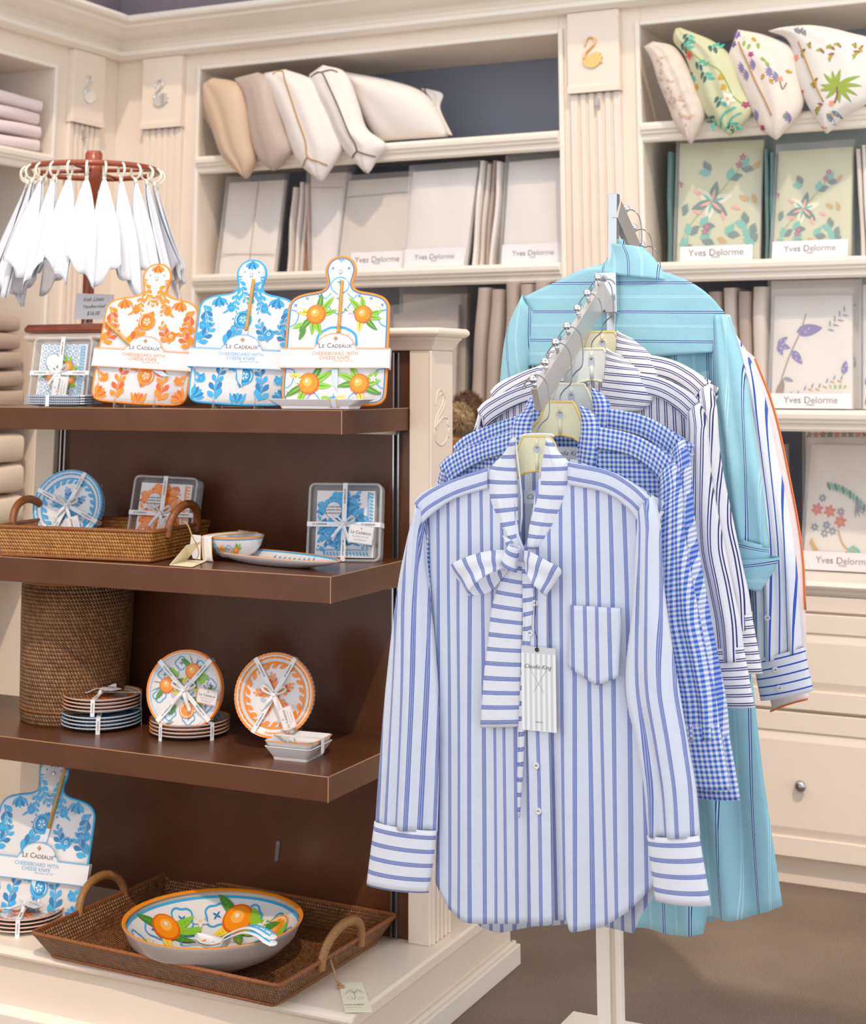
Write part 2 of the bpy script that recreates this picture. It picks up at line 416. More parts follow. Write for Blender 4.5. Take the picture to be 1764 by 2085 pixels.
def pilaster(name, a, b, left=False, metal=None):
    w = b-a; fr = MB()
    def M2(M=None):   # local: x across, y up, z out
        if left: return Matrix(((0, 0, 1, XW), (1, 0, 0, (a+b)/2), (0, 1, 0, 0), (0, 0, 0, 1)))
        return Matrix(((1, 0, 0, (a+b)/2), (0, 0, -1, YW), (0, 1, 0, 0), (0, 0, 0, 1)))
    fr.M = M2()
    fr.box(-w/2, w/2, 2.475, 2.764, 0, .03); fr.box(-w/2-.002, w/2+.002, 2.475, 2.50, 0, .036)
    # fluted shaft: polygon with grooves
    poly = [(-w/2+.004, 0)]; poly.append((-w/2+.004, .018))
    k = 5; fw = (w-.04)/k
    for i in range(k):
        x0 = -w/2+.02+i*fw+fw*.3
        poly += [(x0, .018), (x0+.002, .010), (x0+.010, .007), (x0+.012, .018)]
    poly += [(w/2-.004, .018), (w/2-.004, 0)]
    fr.prism(poly, .1, 2.476, 0, Matrix(((1, 0, 0, 0), (0, 0, 1, 0), (0, 1, 0, 0), (0, 0, 0, 1))))
    fr.box(-w/2-.004, w/2+.004, 0, .12, 0, .03)
    o = struct(name, fr, M_wall, bevel=.002)
    if metal:
        s = MB(); s.M = M2() @ T(0, 2.60, .031); swan(s, .070, 0)
        s.build('swan_plaque', metal, parent=None)
        q = COL.objects[-1]; 
        tag(q, {'a': 'clear acrylic swan plaque on the pilaster by the room corner, on the left wall', 'b': 'clear acrylic swan plaque on the corner pilaster of the back wall', 'c': 'gold mirrored swan plaque on the pilaster between the two bays'}[name[-1] if False else {'trim_8': 'a', 'trim_9': 'b', 'trim_10': 'c'}[name]], 'wall plaque', 'swan plaques on the pilasters')
M_glass_swan = mat('clear_acrylic', '#E9ECEF', .03, metal=.75)
M_gold_swan = mat('gold_mirror', '#F0C078', .25, metal=.6)
pilaster('trim_8', 4.745, 4.94, True, M_glass_swan)
pilaster('trim_9', -3.725, -3.535, False, M_glass_swan)
pilaster('trim_10', -1.905, -1.715, False, M_gold_swan)
for px, py, sx in ((681, 1095, 1),): pass
# tiny clear hooks on pilasters
for nm, p, lab in (('l', (XW+.02, 4.83, 2.435), 'small clear hook on the left wall pilaster beside the corner'), ('c', (-1.80, YW-.02, 2.435), 'small clear hook on the fluted pilaster between the two bays')):
    h = MB(); 
    if nm == 'l': h.M = T(*p) @ RZ(pi/2)
    else: h.M = T(*p)
    h.box(-.009, .009, -.004, 0, -.018, .018, 0); h.tube(smooth_path([(0, -.004, -.004), (0, -.014, -.012), (0, -.018, -.006), (0, -.019, .002)], 8), .003, 6)
    tag(h.build('wall_hook', mat('clear_plastic', '#E8E4E2', .1, trans=.6)), lab, 'hook')
# ---- shelves: moulded front edge
def shelf_prof(zt, y0, y1, th=.066):
    # (y,z) from the front nose back
    return [(y1, zt-.028), (y1, zt), (y0+.012, zt), (y0+.004, zt-.004), (y0, zt-.012), (y0+.002, zt-.026), (y0+.010, zt-.032), (y0+.010, zt-.038), (y0+.02, zt-.044), (y0+.022, zt-th+.008), (y0+.028, zt-th), (y0+.05, zt-th), (y0+.05, zt-.028)]
def shelf(a, b, zt, lab, left=False):
    m = MB()
    if left:
        m.extr([(-(-y), z) for y, z in shelf_prof(zt, 0, .36)], a, b, 0, Matrix(((0, -1, 0, XW+.0), (1, 0, 0, 0), (0, 0, 1, 0), (0, 0, 0, 1))))
    else: m.extr(shelf_prof(zt, YW-.03, YB-.005), a, b)
    tag(m.build('shelf', M_trim, bevel=.0015), lab, 'shelf', 'cream shelves in the wall bays')
shelf(BL0, BL1, 2.352, 'cream moulded shelf carrying the plain pillows, left bay')
shelf(BL0, BL1, 1.893, 'cream moulded shelf under the white sheet packets, left bay')
shelf(BR0, BR1, 2.358, 'cream moulded shelf carrying the flowered pillows, right bay')
shelf(BR0, BR1, 1.882, 'cream moulded shelf under the green floral sheet packets')
shelf(BR0, BR1, 1.402, 'cream moulded shelf under the purple leaf sheet packet')
shelf(BL0, BL1, 1.402, 'cream moulded shelf behind the fur pompoms, left bay')
# left bay shelves run along y
def shelf_left(zt, lab):
    m = MB(); pr = shelf_prof(zt, 0, .36)
    m.extr(pr, LY0, LY1, 0, Matrix(((0, -1, 0, XW+.02), (1, 0, 0, 0), (0, 0, 1, 0), (0, 0, 0, 1))))
    tag(m.build('shelf', M_trim, bevel=.0015), lab, 'shelf', 'cream shelves in the wall bays')
shelf_left(2.335, 'cream shelf under the pink folded linens on the left wall')
shelf_left(1.40, 'cream shelf under the grey and taupe towels on the left wall')
shelf_left(.88, 'cream shelf under the lower ivory towels on the left wall')
# ---- base cabinet with drawers below the right bay
def base_cabinet():
    t = thing('drawer_cabinet', 'cream built-in drawer cabinet with a round metal knob, right of the hanging shirts', 'cabinet', (-.70, YW, 0))
    x0, x1 = -1.66-(-.70), .98; f = -.0
    c = MB(); c.box(x0-.02, x1, -.02, 0-.001, .09, .845); c.box(x0-.02, x1, .03-.05+.03, 0-.001, 0, .09)
    c.build('body', M_wall, t, bevel=.002)
    k = MB(); k.extr([(-.001, .845), (-.02, .845), (-.028, .852), (-.03, .862), (-.055, .868), (-.062, .876), (-.058, .886), (-.05, .89), (-.001, .89)], x0-.03, x1); k.build('worktop_edge', M_trim, t, bevel=.001)
    def drawer(z0, z1, a, b, knobs):
        d = MB(); ins = .055
        d.box(a, b, -.038, -.021, z0, z1)
        # raised frame and bevelled field
        for (p, q, r, s) in ((a, a+ins, z0, z1), (b-ins, b, z0, z1), (a+ins, b-ins, z0, z0+ins), (a+ins, b-ins, z1-ins, z1)): d.box(p, q, -.046, -.037, r, s)
        g = .028
        vs = [(a+ins, -.039, z0+ins), (b-ins, -.039, z0+ins), (b-ins, -.039, z1-ins), (a+ins, -.039, z1-ins), (a+ins+g, -.046, z0+ins+g), (b-ins-g, -.046, z0+ins+g), (b-ins-g, -.046, z1-ins-g), (a+ins+g, -.046, z1-ins-g)]
        d.add(vs, [(4, 5, 6, 7), (0, 1, 5, 4), (1, 2, 6, 5), (2, 3, 7, 6), (3, 0, 4, 7)])
        o = d.build('drawer', M_wall, t, bevel=.002)
        for kx in knobs:
            n = MB(); n.lathe([(0.0001, -.03), (.010, -.029), (.0165, -.024), (.018, -.018), (.014, -.012), (.007, -.009), (.006, 0)][::-1], 24, 0, T(kx, -.046, (z0+z1)/2) @ RX(-pi/2) @ RX(pi)); 
            n2 = MB(); n2.lathe([(.006, 0), (.006, .008), (.012, .012), (.0175, .018), (.0165, .024), (.010, .029), (.0001, .030)], 24, 0, T(kx, -.046, (z0+z1)/2) @ RX(pi/2)); n2.build('knob', M_steel, o)
    r_ = MB(); r_.box(x0+.02, x1-.9, -.038, -.021, .798, .842); r_.build('top_rail', M_wall, t, bevel=.002); drawer(.51, .79, x0+.02, x1-.9, [-1.184+.70]); drawer(.088, .50, x0+.02, x1-.9, [-1.184+.70])
    return t
base_cabinet()
# countertop slab of the recess under the bay
mb = MB(); mb.box(BR0, BR1, YW-.02, YB-.004, .84, .888); tag(mb.build('countertop', M_trim, bevel=.002), 'cream counter carrying the red flower sheet packet', 'counter')
mb = MB(); mb.box(BL0, BL1, YW-.02, YB-.004, .84, .888); tag(mb.build('countertop', M_trim, bevel=.002), 'cream counter at the foot of the left bay, behind the display', 'counter')
mb = MB(); mb.box(BL0-.4, BR0, YW-.014, YW, 0, .1); struct('baseboard_back', mb, M_trim)
# ------------------------------------------------------------------ gondola display: white frame, brown shelves
ZP = .19; YP = 3.58; PX0, PX1 = -1.795, -1.738
def display():
    t = thing('display_unit', 'cream display unit with dark brown back panel standing on a low plinth', 'display stand', (-2.35, 3.6, 0))
    o = V((2.35, -3.6, 0))
    def B(): 
        m = MB(); m.M = T(*o); return m
    pl = B(); pl.box(-4.1+.8, -1.74, 3.165, 4.07, 0, ZP-.03); pl.build('plinth', M_wall, t, bevel=.003)
    sl = B(); sl.extr([(3.145, ZP-.022), (3.138, ZP-.012), (3.145, ZP-.003), (3.155, ZP), (4.075, ZP), (4.085, ZP-.01), (4.075, ZP-.03), (3.17, ZP-.03), (3.155, ZP-.026)], -3.33, -1.705); sl.build('plinth_top', M_wall, t, bevel=.006)
    sk = B()
    sk.extr([(3.165, 0), (3.145, 0), (3.14, .05), (3.155, .058), (3.165, .062)], -3.33, -1.72)
    sk.box(-1.74, -1.72, 3.14, 4.09, 0, .05); sk.box(-1.74, -1.728, 3.15, 4.08, .05, .06); sk.build('skirting', M_trim, t, bevel=.003)
    bp = B(); bp.box(-2.91, PX0, 3.598, 3.625, ZP, 1.585); bp.build('back_panel', M_brown, t, bevel=.001)
    for (a, b, side) in ((PX0, PX1, 1), (-2.975, -2.91, -1)):
        p = B(); p.box(a, b, YP, 3.70, ZP, 1.57)
        if side == 1:
            # fluted right face below the block
            for i in range(5): p.box(b-.001, b+.004, YP+.012+i*.022, YP+.024+i*.022, ZP, 1.165)
            p.box(b-.001, b+.006, YP-.004, 3.704, 1.2, 1.57); p.box(a+.03, b+.016, YP-.010, 3.71, 1.168, 1.205)
        q = p.build('post', M_wall, t, bevel=.0025)
        if side == 1:
            s = B(); s.M = s.M @ Matrix(((0, 0, 1, b+.0065), (1, 0, 0, (YP+3.70)/2-.003), (0, 1, 0, 1.385), (0, 0, 0, 1))) @ Matrix.Diagonal((-1, 1, 1, 1)) @ Matrix.Diagonal((-1, 1, 1, 1))
            swan(s, .088, 0, 'groove'); s.build('swan_carving', M_wall, q)
    # cap with cove, mitred round
    c = B(); pr = [(0, 1.57), (.003, 1.571), (.006, 1.58), (.014, 1.594), (.018, 1.597), (.018, 1.602), (.028, 1.605), (.034, 1.611), (.034, 1.619), (.028, 1.626), (0, 1.627)]
    x0, x1, y0, y1 = -2.975, PX1+.006, YP, 3.704
    vs = []
    for d, z in pr: vs += [(x0-d, y0-d, z), (x1+d, y0-d, z), (x1+d, y1+d, z), (x0-d, y1+d, z)]
    fs = []
    for i in range(len(pr)-1):
        for k in range(4): fs.append((i*4+k, i*4+(k+1) % 4, i*4+4+(k+1) % 4, i*4+4+k))
    k = (len(pr)-1)*4; fs.append((k, k+1, k+2, k+3)); fs.append((3, 2, 1, 0))
    c.add(vs, fs); c.build('cap', M_wall, t, bevel=.003)
    # slotted metal standards
    for x in (-1.836, -2.885):
        s = B()
        for dx in (-.009, .005): s.box(x+dx, x+dx+.004, 3.586, 3.5985, ZP+.003, 1.565)
        s.box(x-.004, x+.006, 3.594, 3.5985, ZP+.003, 1.565, 1)
        s.build('shelf_standard', [M_steel, M_black], t)
    return t
UNIT = display()
def brown_shelf(zt, th, yf, xr, lab, lip=0):
    # the right end is cut back at the corner
    t = thing('display_shelf', lab, 'shelf', (-2.5, 3.4, zt-th), group='brown shelves of the display unit')
    o = V((2.5, -3.4, -(zt-th)))
    s = MB(); s.M = T(*o)
    s.prism([(-3.2, yf), (xr, yf), (xr, 3.584), (-1.80-.0, 3.598-.0005), (-3.2, 3.5975)], zt-th, zt, 0)
    s.build('board', M_brown, t, bevel=.0012)
    e = MB(); e.M = T(*o)
    e.box(-3.2, xr+.0006, yf-.0006, yf+.0012, zt-.0012, zt+.0004); e.box(xr-.0012, xr+.0006, yf, 3.58, zt-.0012, zt+.0004); e.box(xr-.0008, xr+.0008, yf-.0008, yf+.0008, zt-th, zt)
    e.build('worn_edge', M_brown_edge, t)
    for x in (-2.885, -1.836):
        b = MB(); b.M = T(*o); b.prism([(3.587, zt-th), (3.587, zt-th-.012), (yf+.1, zt-th-.001), (yf+.1, zt-th)], x-.002, x+.002, 0, Matrix(((0, 0, 1, 0), (1, 0, 0, 0), (0, 1, 0, 0), (0, 0, 0, 1)))); b.build('bracket', M_wall, t)
brown_shelf(1.428, .055, 3.235, -1.797, 'brown display shelf carrying the three cheeseboards, topmost')
brown_shelf(1.062, .058, 3.192, -1.797, 'brown display shelf carrying the rattan tray and napkin boxes, in the middle')
brown_shelf(.640, .053, 3.192, -1.797, 'brown display shelf carrying the woven basket and plates, lowest')
# ------------------------------------------------------------------ printed decoration, laid on a surface by a map (x, y, height) -> point
PAL = [M_white, mat('orange_glaze', '#F7901E', .2), mat('deep_orange_glaze', '#E2611A', .2), mat('sky_blue_glaze', '#3BA9DE', .2), mat('deep_blue_glaze', '#1B7DB8', .2),
       mat('leaf_green_glaze', '#8DC63A', .25), mat('dark_green_glaze', '#4F8F35', .25), mat('lemon_glaze', '#F7D64A', .25), mat('light_orange_glaze', '#FBB552', .2), mat('print_grey', '#6A6560', .5), mat('steel_blade', '#D5DADF', .15, metal=.9), mat('paper_band', '#E6E4E6', .5), mat('pale_blue_text', '#7DB3D3', .5), mat('pale_orange_text', '#EE9560', .5), mat('gold_star', '#B88A4C', .4)]
WH, O1, O2, B1, B2, G1, G2, YE, O3, GY, ST, PB, TB, TO, GO = range(15)
class Deco:
    def __init__(s, mb, mp=None, z=0, step=1.2e-5):
        s.mb = mb; s.mp = mp or (lambda x, y, h: (x, y, h)); s.z = z; s.k = 0; s.step = step
        s.clip = None
    def h(s): s.k += 1; return s.z+s.k*s.step
    def ok(s, x, y): return s.clip is None or s.clip(x, y)
    def disc(s, x, y, r, m, ry=None, n=16, a=0):
        if not s.ok(x, y): return
        h = s.h(); ry = ry or r; vs = [s.mp(x, y, h)]
        rings_ = (.5, 1) if r < .008 else (.25, .5, .75, 1)
        for rr in rings_:
            for i in range(n):
                t = 2*pi*i/n; dx, dy = r*cos(t)*rr, ry*sin(t)*rr
                vs.append(s.mp(x+dx*cos(a)-dy*sin(a), y+dx*sin(a)+dy*cos(a), h))
        fs = [(0, 1+i, 1+(i+1) % n) for i in range(n)]+[(1+k*n+i, 1+(k+1)*n+i, 1+(k+1)*n+(i+1) % n, 1+k*n+(i+1) % n) for k in range(len(rings_)-1) for i in range(n)]
        s.mb.add(vs, fs, m)
    def toned(s, x, y, r, steps, off=(0, 0), n=28):
        """round print in several tones, one skin: steps = [(relative radius, colour)] from the middle out"""
        if not s.ok(x, y): return
        s.k += 25; h = s.h(); R_ = [0]; ms = []
        for q, m in steps:
            k = max(1, int(round((q-R_[-1])/.14))); a = R_[-1]
            for i in range(k): R_.append(a+(q-a)*(i+1)/k); ms.append(m)
        vs = []
        for q in R_:
            for i in range(n): t = 2*pi*i/n; vs.append(s.mp(x+off[0]*r*(1-q)+q*r*cos(t), y+off[1]*r*(1-q)+q*r*sin(t), h))
        fs = []; mm = []
        for j in range(len(R_)-1):
            for i in range(n): fs.append((j*n+i, (j+1)*n+i, (j+1)*n+(i+1) % n, j*n+(i+1) % n)); mm.append(ms[j])
        s.mb.add(vs, fs, mm)
    def ring(s, x, y, r0, r1, m, n=32, a0=0, a1=2*pi):
        h = s.h(); vs = []
        for i in range(n+1):
            t = a0+(a1-a0)*i/n
            for r in (r0, r1): vs.append(s.mp(x+r*cos(t), y+r*sin(t), h))
        s.mb.add(vs, [(2*i, 2*i+1, 2*i+3, 2*i+2) for i in range(n)], m)
    def stroke(s, pts, w, m, taper=False, closed=False):
        h = s.h(); P = [V((p[0], p[1])) for p in pts]; n = len(P); vs = []
        for i in range(n):
            if closed: t = P[(i+1) % n]-P[i-1]
            else: t = P[min(n-1, i+1)]-P[max(0, i-1)]
            if t.length < 1e-9: t = V((1, 0))
            t.normalize(); nn = V((-t.y, t.x)); ww = w/2*((1-.75*i/(n-1)) if taper else 1)
            for q in (P[i]-nn*ww, P[i]+nn*ww): vs.append(s.mp(q.x, q.y, h))
        fs = [(2*i, 2*i+2, 2*i+3, 2*i+1) for i in range(n-1)]
        if closed: fs.append((2*n-2, 0, 1, 2*n-1))
        s.mb.add(vs, fs, m)
    def curve(s, pts, w, m, n=14, taper=False): s.stroke(smooth_path([(p[0], p[1], 0) for p in pts], n), w, m, taper)
    def leaf(s, x, y, a, L, w, m, bend=0, n=7, blunt=False):
        if not s.ok(x+L*.8*cos(a), y+L*.8*sin(a)): return
        h = s.h(); vs = []
        for i in range(n+1):
            t = i/n; aa = a+bend*t; px = x+L*t*cos(a+bend*t*.5); py = y+L*t*sin(a+bend*t*.5)
            ww = w/2*((sin(pi*t**.75))**.8 if not blunt else sin(pi*(t**1.6)) if t < 1 else 0)
            ww = max(ww, 1e-5)
            vs += [s.mp(px+sin(aa)*ww, py-cos(aa)*ww, h), s.mp(px, py, h), s.mp(px-sin(aa)*ww, py+cos(aa)*ww, h)]
        s.mb.add(vs, [(3*i+k, 3*i+k+3, 3*i+k+4, 3*i+k+1) for i in range(n) for k in (0, 1)], m)
    def poly(s, pts, m):
        h = s.h(); s.mb.add([s.mp(p[0], p[1], h) for p in pts], [tuple(range(len(pts)))], m)
    def sprig(s, x, y, a, L, n, m, bend=.5, w=.0035, ll=.4, m2=None):
        pts = []; px, py, aa = x, y, a; k = n*3
        for i in range(k+1):
            pts.append((px, py, aa)); px += L/k*cos(aa); py += L/k*sin(aa); aa += bend/k
        if s.ok(pts[len(pts)//2][0], pts[len(pts)//2][1]): s.stroke([p for p in pts if s.ok(p[0], p[1])] or pts[:2], w, m, True)
        for j in range(n):
            p = pts[1+j*3]; sc = (1-.40*j/n)*L*ll*1.28
            for sg in (1, -1): s.leaf(p[0], p[1], p[2]+sg*.75, sc, sc*.47, m if (j+sg) % 2 or m2 is None else m2, -sg*.35, blunt=True)
        p = pts[-1]; s.leaf(p[0], p[1], p[2], L*ll*.7, L*ll*.3, m, blunt=True)
    def fan(s, x, y, a, r, m, n=5, sp=1.5, m2=None):
        for i in range(n):
            t = a+sp*(i/(n-1)-.5)*2*.8
            s.leaf(x, y, t, r, r*.36, m if i % 2 == 0 or m2 is None else m2, blunt=True)
    def pom(s, x, y, r, a, c1, c2):
        if not s.ok(x, y): return
        s.leaf(x+r*.7*cos(a), y+r*.7*sin(a), a, r*1.0, r*.5, c2); s.leaf(x+r*.7*cos(a), y+r*.7*sin(a), a+.5, r*.85, r*.4, c1); s.leaf(x+r*.7*cos(a), y+r*.7*sin(a), a-.5, r*.85, r*.4, c1)
        r *= 1.2; s.disc(x, y, r, c1); s.disc(x-r*.1*sin(a), y+r*.1*cos(a), r*.72, c2); s.disc(x, y, r*.55, c1)
        if r > .012:
            for k in range(5):
                t = a+k*1.257; s.leaf(x+r*.12*cos(t), y+r*.12*sin(t), t, r*.34, r*.18, WH)
        s.stroke([(x+r*.8*cos(a+b), y+r*.8*sin(a+b)) for b in [1.2+.15*i for i in range(10)]], r*.09, WH)
    def blossom(s, x, y, r, m=WH, c=YE):
        for k in range(5): s.leaf(x, y, k*1.257+.3, r, r*.55, m)
        s.disc(x, y, r*.22, c, n=8)
    def fruit(s, x, y, r, leaves=True, a=.9):
        if leaves:
            for t, L, m in ((a, 2.2, G1), (a+.55, 1.9, G2), (a-.6, 1.8, G1), (a+pi, 2.1, G2), (a+pi+.6, 1.8, G1), (a+2.2, 1.7, YE), (a-2.1, 1.9, G1)):
                s.leaf(x+r*.4*cos(t), y+r*.4*sin(t), t, r*L, r*.62, m, .3)
                s.leaf(x+r*.5*cos(t), y+r*.5*sin(t), t, r*L*.8, r*.1, G2 if m != G2 else G1, .3)
        s.toned(x, y, r, [(.14, WH), (.42, O3), (.86, O1), (1, O2)], (-.25, .3))
    def slice(s, x, y, r):
        s.toned(x, y, r, [(.80, O3), (.88, WH), (1, O1)]); s.k += 25
        for k in range(9): s.leaf(x+r*.1*cos(k*.698), y+r*.1*sin(k*.698), k*.698, r*.68, r*.40, O1, blunt=True)
    def star4(s, x, y, r, m, a=0):
        if not s.ok(x, y): return
        for k in range(4): s.leaf(x, y, a+k*pi/2, r, r*.34, m)
    def tile(s, x, y, r, m, m2):
        """moorish quatrefoil outline"""
        pts = []
        for k in range(4):
            c = a0 = k*pi/2
            for i in range(9):
                t = a0-1.25+2.5*i/8; pts.append((x+r*.55*cos(c)+r*.5*cos(t), y+r*.55*sin(c)+r*.5*sin(t)))
        if s.ok(x, y): s.stroke(pts, r*.15, m, closed=True); s.star4(x, y, r*.42, m2, 0)
# ------------------------------------------------------------------ cheeseboards
def vine_fill(D, hx, hy, c1, c2, seed=1, step=.026, L=.034):
    rr = random.Random(seed); y = -hy
    while y < hy:
        x = -hx
        while x < hx:
            px, py = x+rr.uniform(-.006, .006), y+rr.uniform(-.006, .006); k = rr.random()
            if k < .62: D.sprig(px, py, rr.uniform(0, 6.28), L*rr.uniform(.8, 1.3), 3, c1, rr.uniform(-1, 1), .004, .42, c2)
            elif k < .8: D.pom(px, py, .0065, rr.uniform(0, 6.28), c1, c2)
            else: D.disc(px, py, .0024, c2, n=8)
            x += step
        y += step
BOARD_R = [(0, .371), (.016, .368), (.031, .357), (.0395, .337), (.037, .317), (.033, .302), (.037, .289), (.052, .281), (.085, .275), (.110, .266), (.1235, .251), (.1275, .228), (.1285, .13), (.1285, .04), (.123, .014), (.104, .002), (.055, -.001)]
def board_outline():
    r = [V((*p, 0)) for p in BOARD_R]; l = [V((-p[0], p[1], 0)) for p in BOARD_R[:0:-1]]
    pts = r+[V((0, -.002, 0))]+l
    return [(p.x, p.y) for p in smooth_path([tuple(p) for p in pts], 170, True)]
OUTL = board_outline()
def inset(pts, d):
    n = len(pts); out = []
    for i in range(n):
        a, b = V(pts[i-1]), V(pts[(i+1) % n]); t = (b-a); t.normalize(); nn = V((-t.y, t.x)); 
        out.append((pts[i][0]-nn.x*-d*ORI, pts[i][1]-nn.y*-d*ORI))
    return out
def area(p): return sum(p[i][0]*p[(i+1) % len(p)][1]-p[(i+1) % len(p)][0]*p[i][1] for i in range(len(p)))
ORI = 1 if area(OUTL) > 0 else -1
IN1, IN2, IN3 = inset(OUTL, .0055), inset(OUTL, .0085), inset(OUTL, .011)
def inside(poly, x, y):
    c = False; n = len(poly); j = n-1
    for i in range(n):
        xi, yi = poly[i]; xj, yj = poly[j]
        if (yi > y) != (yj > y) and x < (xj-xi)*(y-yi)/(yj-yi)+xi: c = not c
        j = i
    return c
def vine_print(D, c1, c2):
    D.fan(0, .367, -pi/2, .026, c1, 5, .95, c2)
    for s in (-1, 1):
        A = lambda a: a if s == 1 else pi-a
        D.disc(s*.019, .337, .0022, c2, n=8); D.leaf(s*.036, .324, A(pi), .014, .005, c1); D.leaf(s*.034, .315, A(pi-.3), .012, .004, c1)
        D.sprig(s*.034, .318, A(-2.0), .062, 4, c1, s*-.1, .005, .30)
        D.sprig(s*.030, .283, A(-1.35), .045, 3, c1, s*-.5, .005, .34)
        D.fan(s*.078, .272, A(-1.75), .030, c1, 5, .95, c2)
        D.sprig(s*.117, .252, A(-2.0), .060, 4, c1, s*.2, .005, .36, c2)
        D.disc(s*.055, .252, .0024, c2, n=8); D.disc(s*.095, .212, .0024, c2, n=8); D.disc(s*.06, .045, .0024, c2, n=8); D.disc(s*.035, .215, .0024, c2, n=8)
        D.pom(s*.043, .243, .0095, A(1.3), c1, c2); D.leaf(s*.048, .238, A(-.6), .02, .006, c1)
        D.pom(s*.112, .196, .009, A(1.7), c1, c2)
        D.sprig(s*.127, .150, A(2.55), .055, 3, c1, s*-.5, .006, .42, c2)
        D.pom(s*.098, .062, .009, A(2.0), c1, c2)
        D.sprig(s*.052, .006, A(1.2), .080, 4, c1, s*.9, .006, .30, c2)
        D.sprig(s*.120, .085, A(-1.9), .035, 2, c1, s*.3, .004, .42)
        D.fan(s*.118, .012, A(2.4), .034, c1, 5, .8, c2)
        D.leaf(s*.01, .002, A(1.2), .03, .009, c1)
    D.disc(0, .277, .0024, c2, n=8)
    D.fan(0, .004, pi/2, .026, c1, 5, 1.0, c2)
    D.sprig(-.052, .140, .9, .070, 4, c1, .35, .007, .36, c2); D.pom(-.008, .213, .019, 1.1, c1, c2)
    D.sprig(.062, .160, 2.3, .05, 3, c1, -.4, .006, .40, c2); D.pom(.062, .178, .011, .4, c1, c2)
    D.sprig(-.03, .085, .4, .03, 2, c1, .3, .005, .4); D.pom(.012, .072, .019, -1.9, c1, c2)
    D.leaf(.028, .09, .8, .02, .007, c1)
def fruit_print(D):
    for s in (-1, 1):
        for (x, y, r) in ((.020, .338, .006), (.02, .312, .0001), (.05, .268, .006), (.08, .262, .006), (.108, .245, .006), (.112, .03, .006)): D.star4(s*x, y, r, B2, pi/4)
        D.curve([(s*.004, .272), (s*.02, .285), (s*.022, .30), (s*.012, .312), (0, .316)], .0025, B1); D.curve([(s*.02, .275), (s*.035, .262), (s*.045, .272)], .0022, B1)
        D.curve([(s*.03, .25), (s*.015, .23), (0, .222)], .0025, B1); D.curve([(s*.122, .235), (s*.10, .225), (s*.105, .20), (s*.122, .19)], .0025, B1)
        D.curve([(s*.122, .09), (s*.10, .082), (s*.106, .05), (s*.122, .04)], .0025, B1); D.curve([(s*.07, .01), (s*.05, .03), (s*.03, .01)], .0025, B1)
        D.curve([(s*.05, .145), (s*.045, .172), (s*.02, .188), (0, .19)], .006, B1); D.curve([(s*.035, .145), (s*.03, .162), (0, .172)], .004, B2)
    D.star4(0, .36, .009, B1); D.star4(0, .303, .009, B1); D.star4(0, .262, .008, B1); D.star4(0, .02, .009, B1)
    D.fruit(-.055, .222, .024, a=.7); D.fruit(.062, .222, .022, a=2.2); D.leaf(-.085, .20, 3.6, .03, .011, G1); D.leaf(-.08, .19, 4.3, .035, .012, G2)
    D.blossom(.03, .232, .012); D.blossom(.095, .24, .013); D.blossom(-.095, .235, .010)
    D.fruit(-.062, .052, .026, a=.4); D.fruit(.062, .052, .024, a=2.6); D.leaf(-.03, .02, -.3, .035, .012, G1); D.leaf(.03, .02, 3.4, .035, .012, YE)
    D.blossom(-.09, .06, .010); D.blossom(.095, .065, .010)
    D.leaf(-.02, .14, 1.2, .028, .01, G1); D.leaf(.02, .15, 1.9, .026, .01, G2)
def paper_band(edge, txt):
    b = MB(); w = .1335
    top = [(-w, .136), (-.052, .136)]+[(-.052+.010*(1-cos(t)), .136+.010*sin(t)) for t in (.5, 1.0, 1.57)]+[(.043*-cos(t), .147+.026*sin(t)) for t in [pi*i/16 for i in range(17)]][1:-1]+[(.052-.010*(1-cos(t)), .136+.010*sin(t)) for t in (1.57, 1.0, .5)]+[(.052, .136), (w, .136)]
    poly = [(-w, .088)]+[(w, .088)]+top[::-1]
    b.prism(poly, .0162, .0170, PB); b.box(-w-.001, -w, .088, .136, -.003, .0170, PB); b.box(w, w+.001, .088, .136, -.003, .0170, PB); b.box(-w-.001, w+.001, .088, .136, -.0035, -.003, PB)
    D = Deco(b, z=.0172)
    def dots(pts, m):
        for p in pts: D.disc(p[0], p[1], .0014, m, n=6)
    L = 0; tp = top; seg = []
    for i in range(len(tp)-1):
        a, c = V(tp[i]), V(tp[i+1]); k = max(1, int((c-a).length/.0034))
        seg += [tuple(a.lerp(c, j/k)) for j in range(k)]
    D.stroke([(p[0], p[1]-.0022) for p in tp], .0010, edge); dots(seg, edge); dots([(-w+.0034*i, .0885) for i in range(int(2*w/.0034))], edge)
    for k in range(8): D.leaf(0, .160, k*pi/4, .0065 if k % 2 == 0 else .0042, .0028, GO)
    Z = .0176
    xw = b.caps(['LE', 'CADEAUX'], .0165, T(0, .1420, Z), GY, bold=.00012); b.text('®', .005, T(xw/2+.003, .146, Z), GY)
    b.text('CHEESEBOARD WITH', .0118, T(0, .1230, Z), txt, spacing=1.0, bold=.0001); b.text('CHEESE KNIFE', .0118, T(0, .1125, Z), txt, spacing=1.0, bold=.0001); b.text('MELAMINE GIFT SET', .0055, T(.022, .1048, Z), txt)
    return b
M_rattan_h = mat('wrapped_cane', '#C79A4E', .5, var=.15, vscale=120)
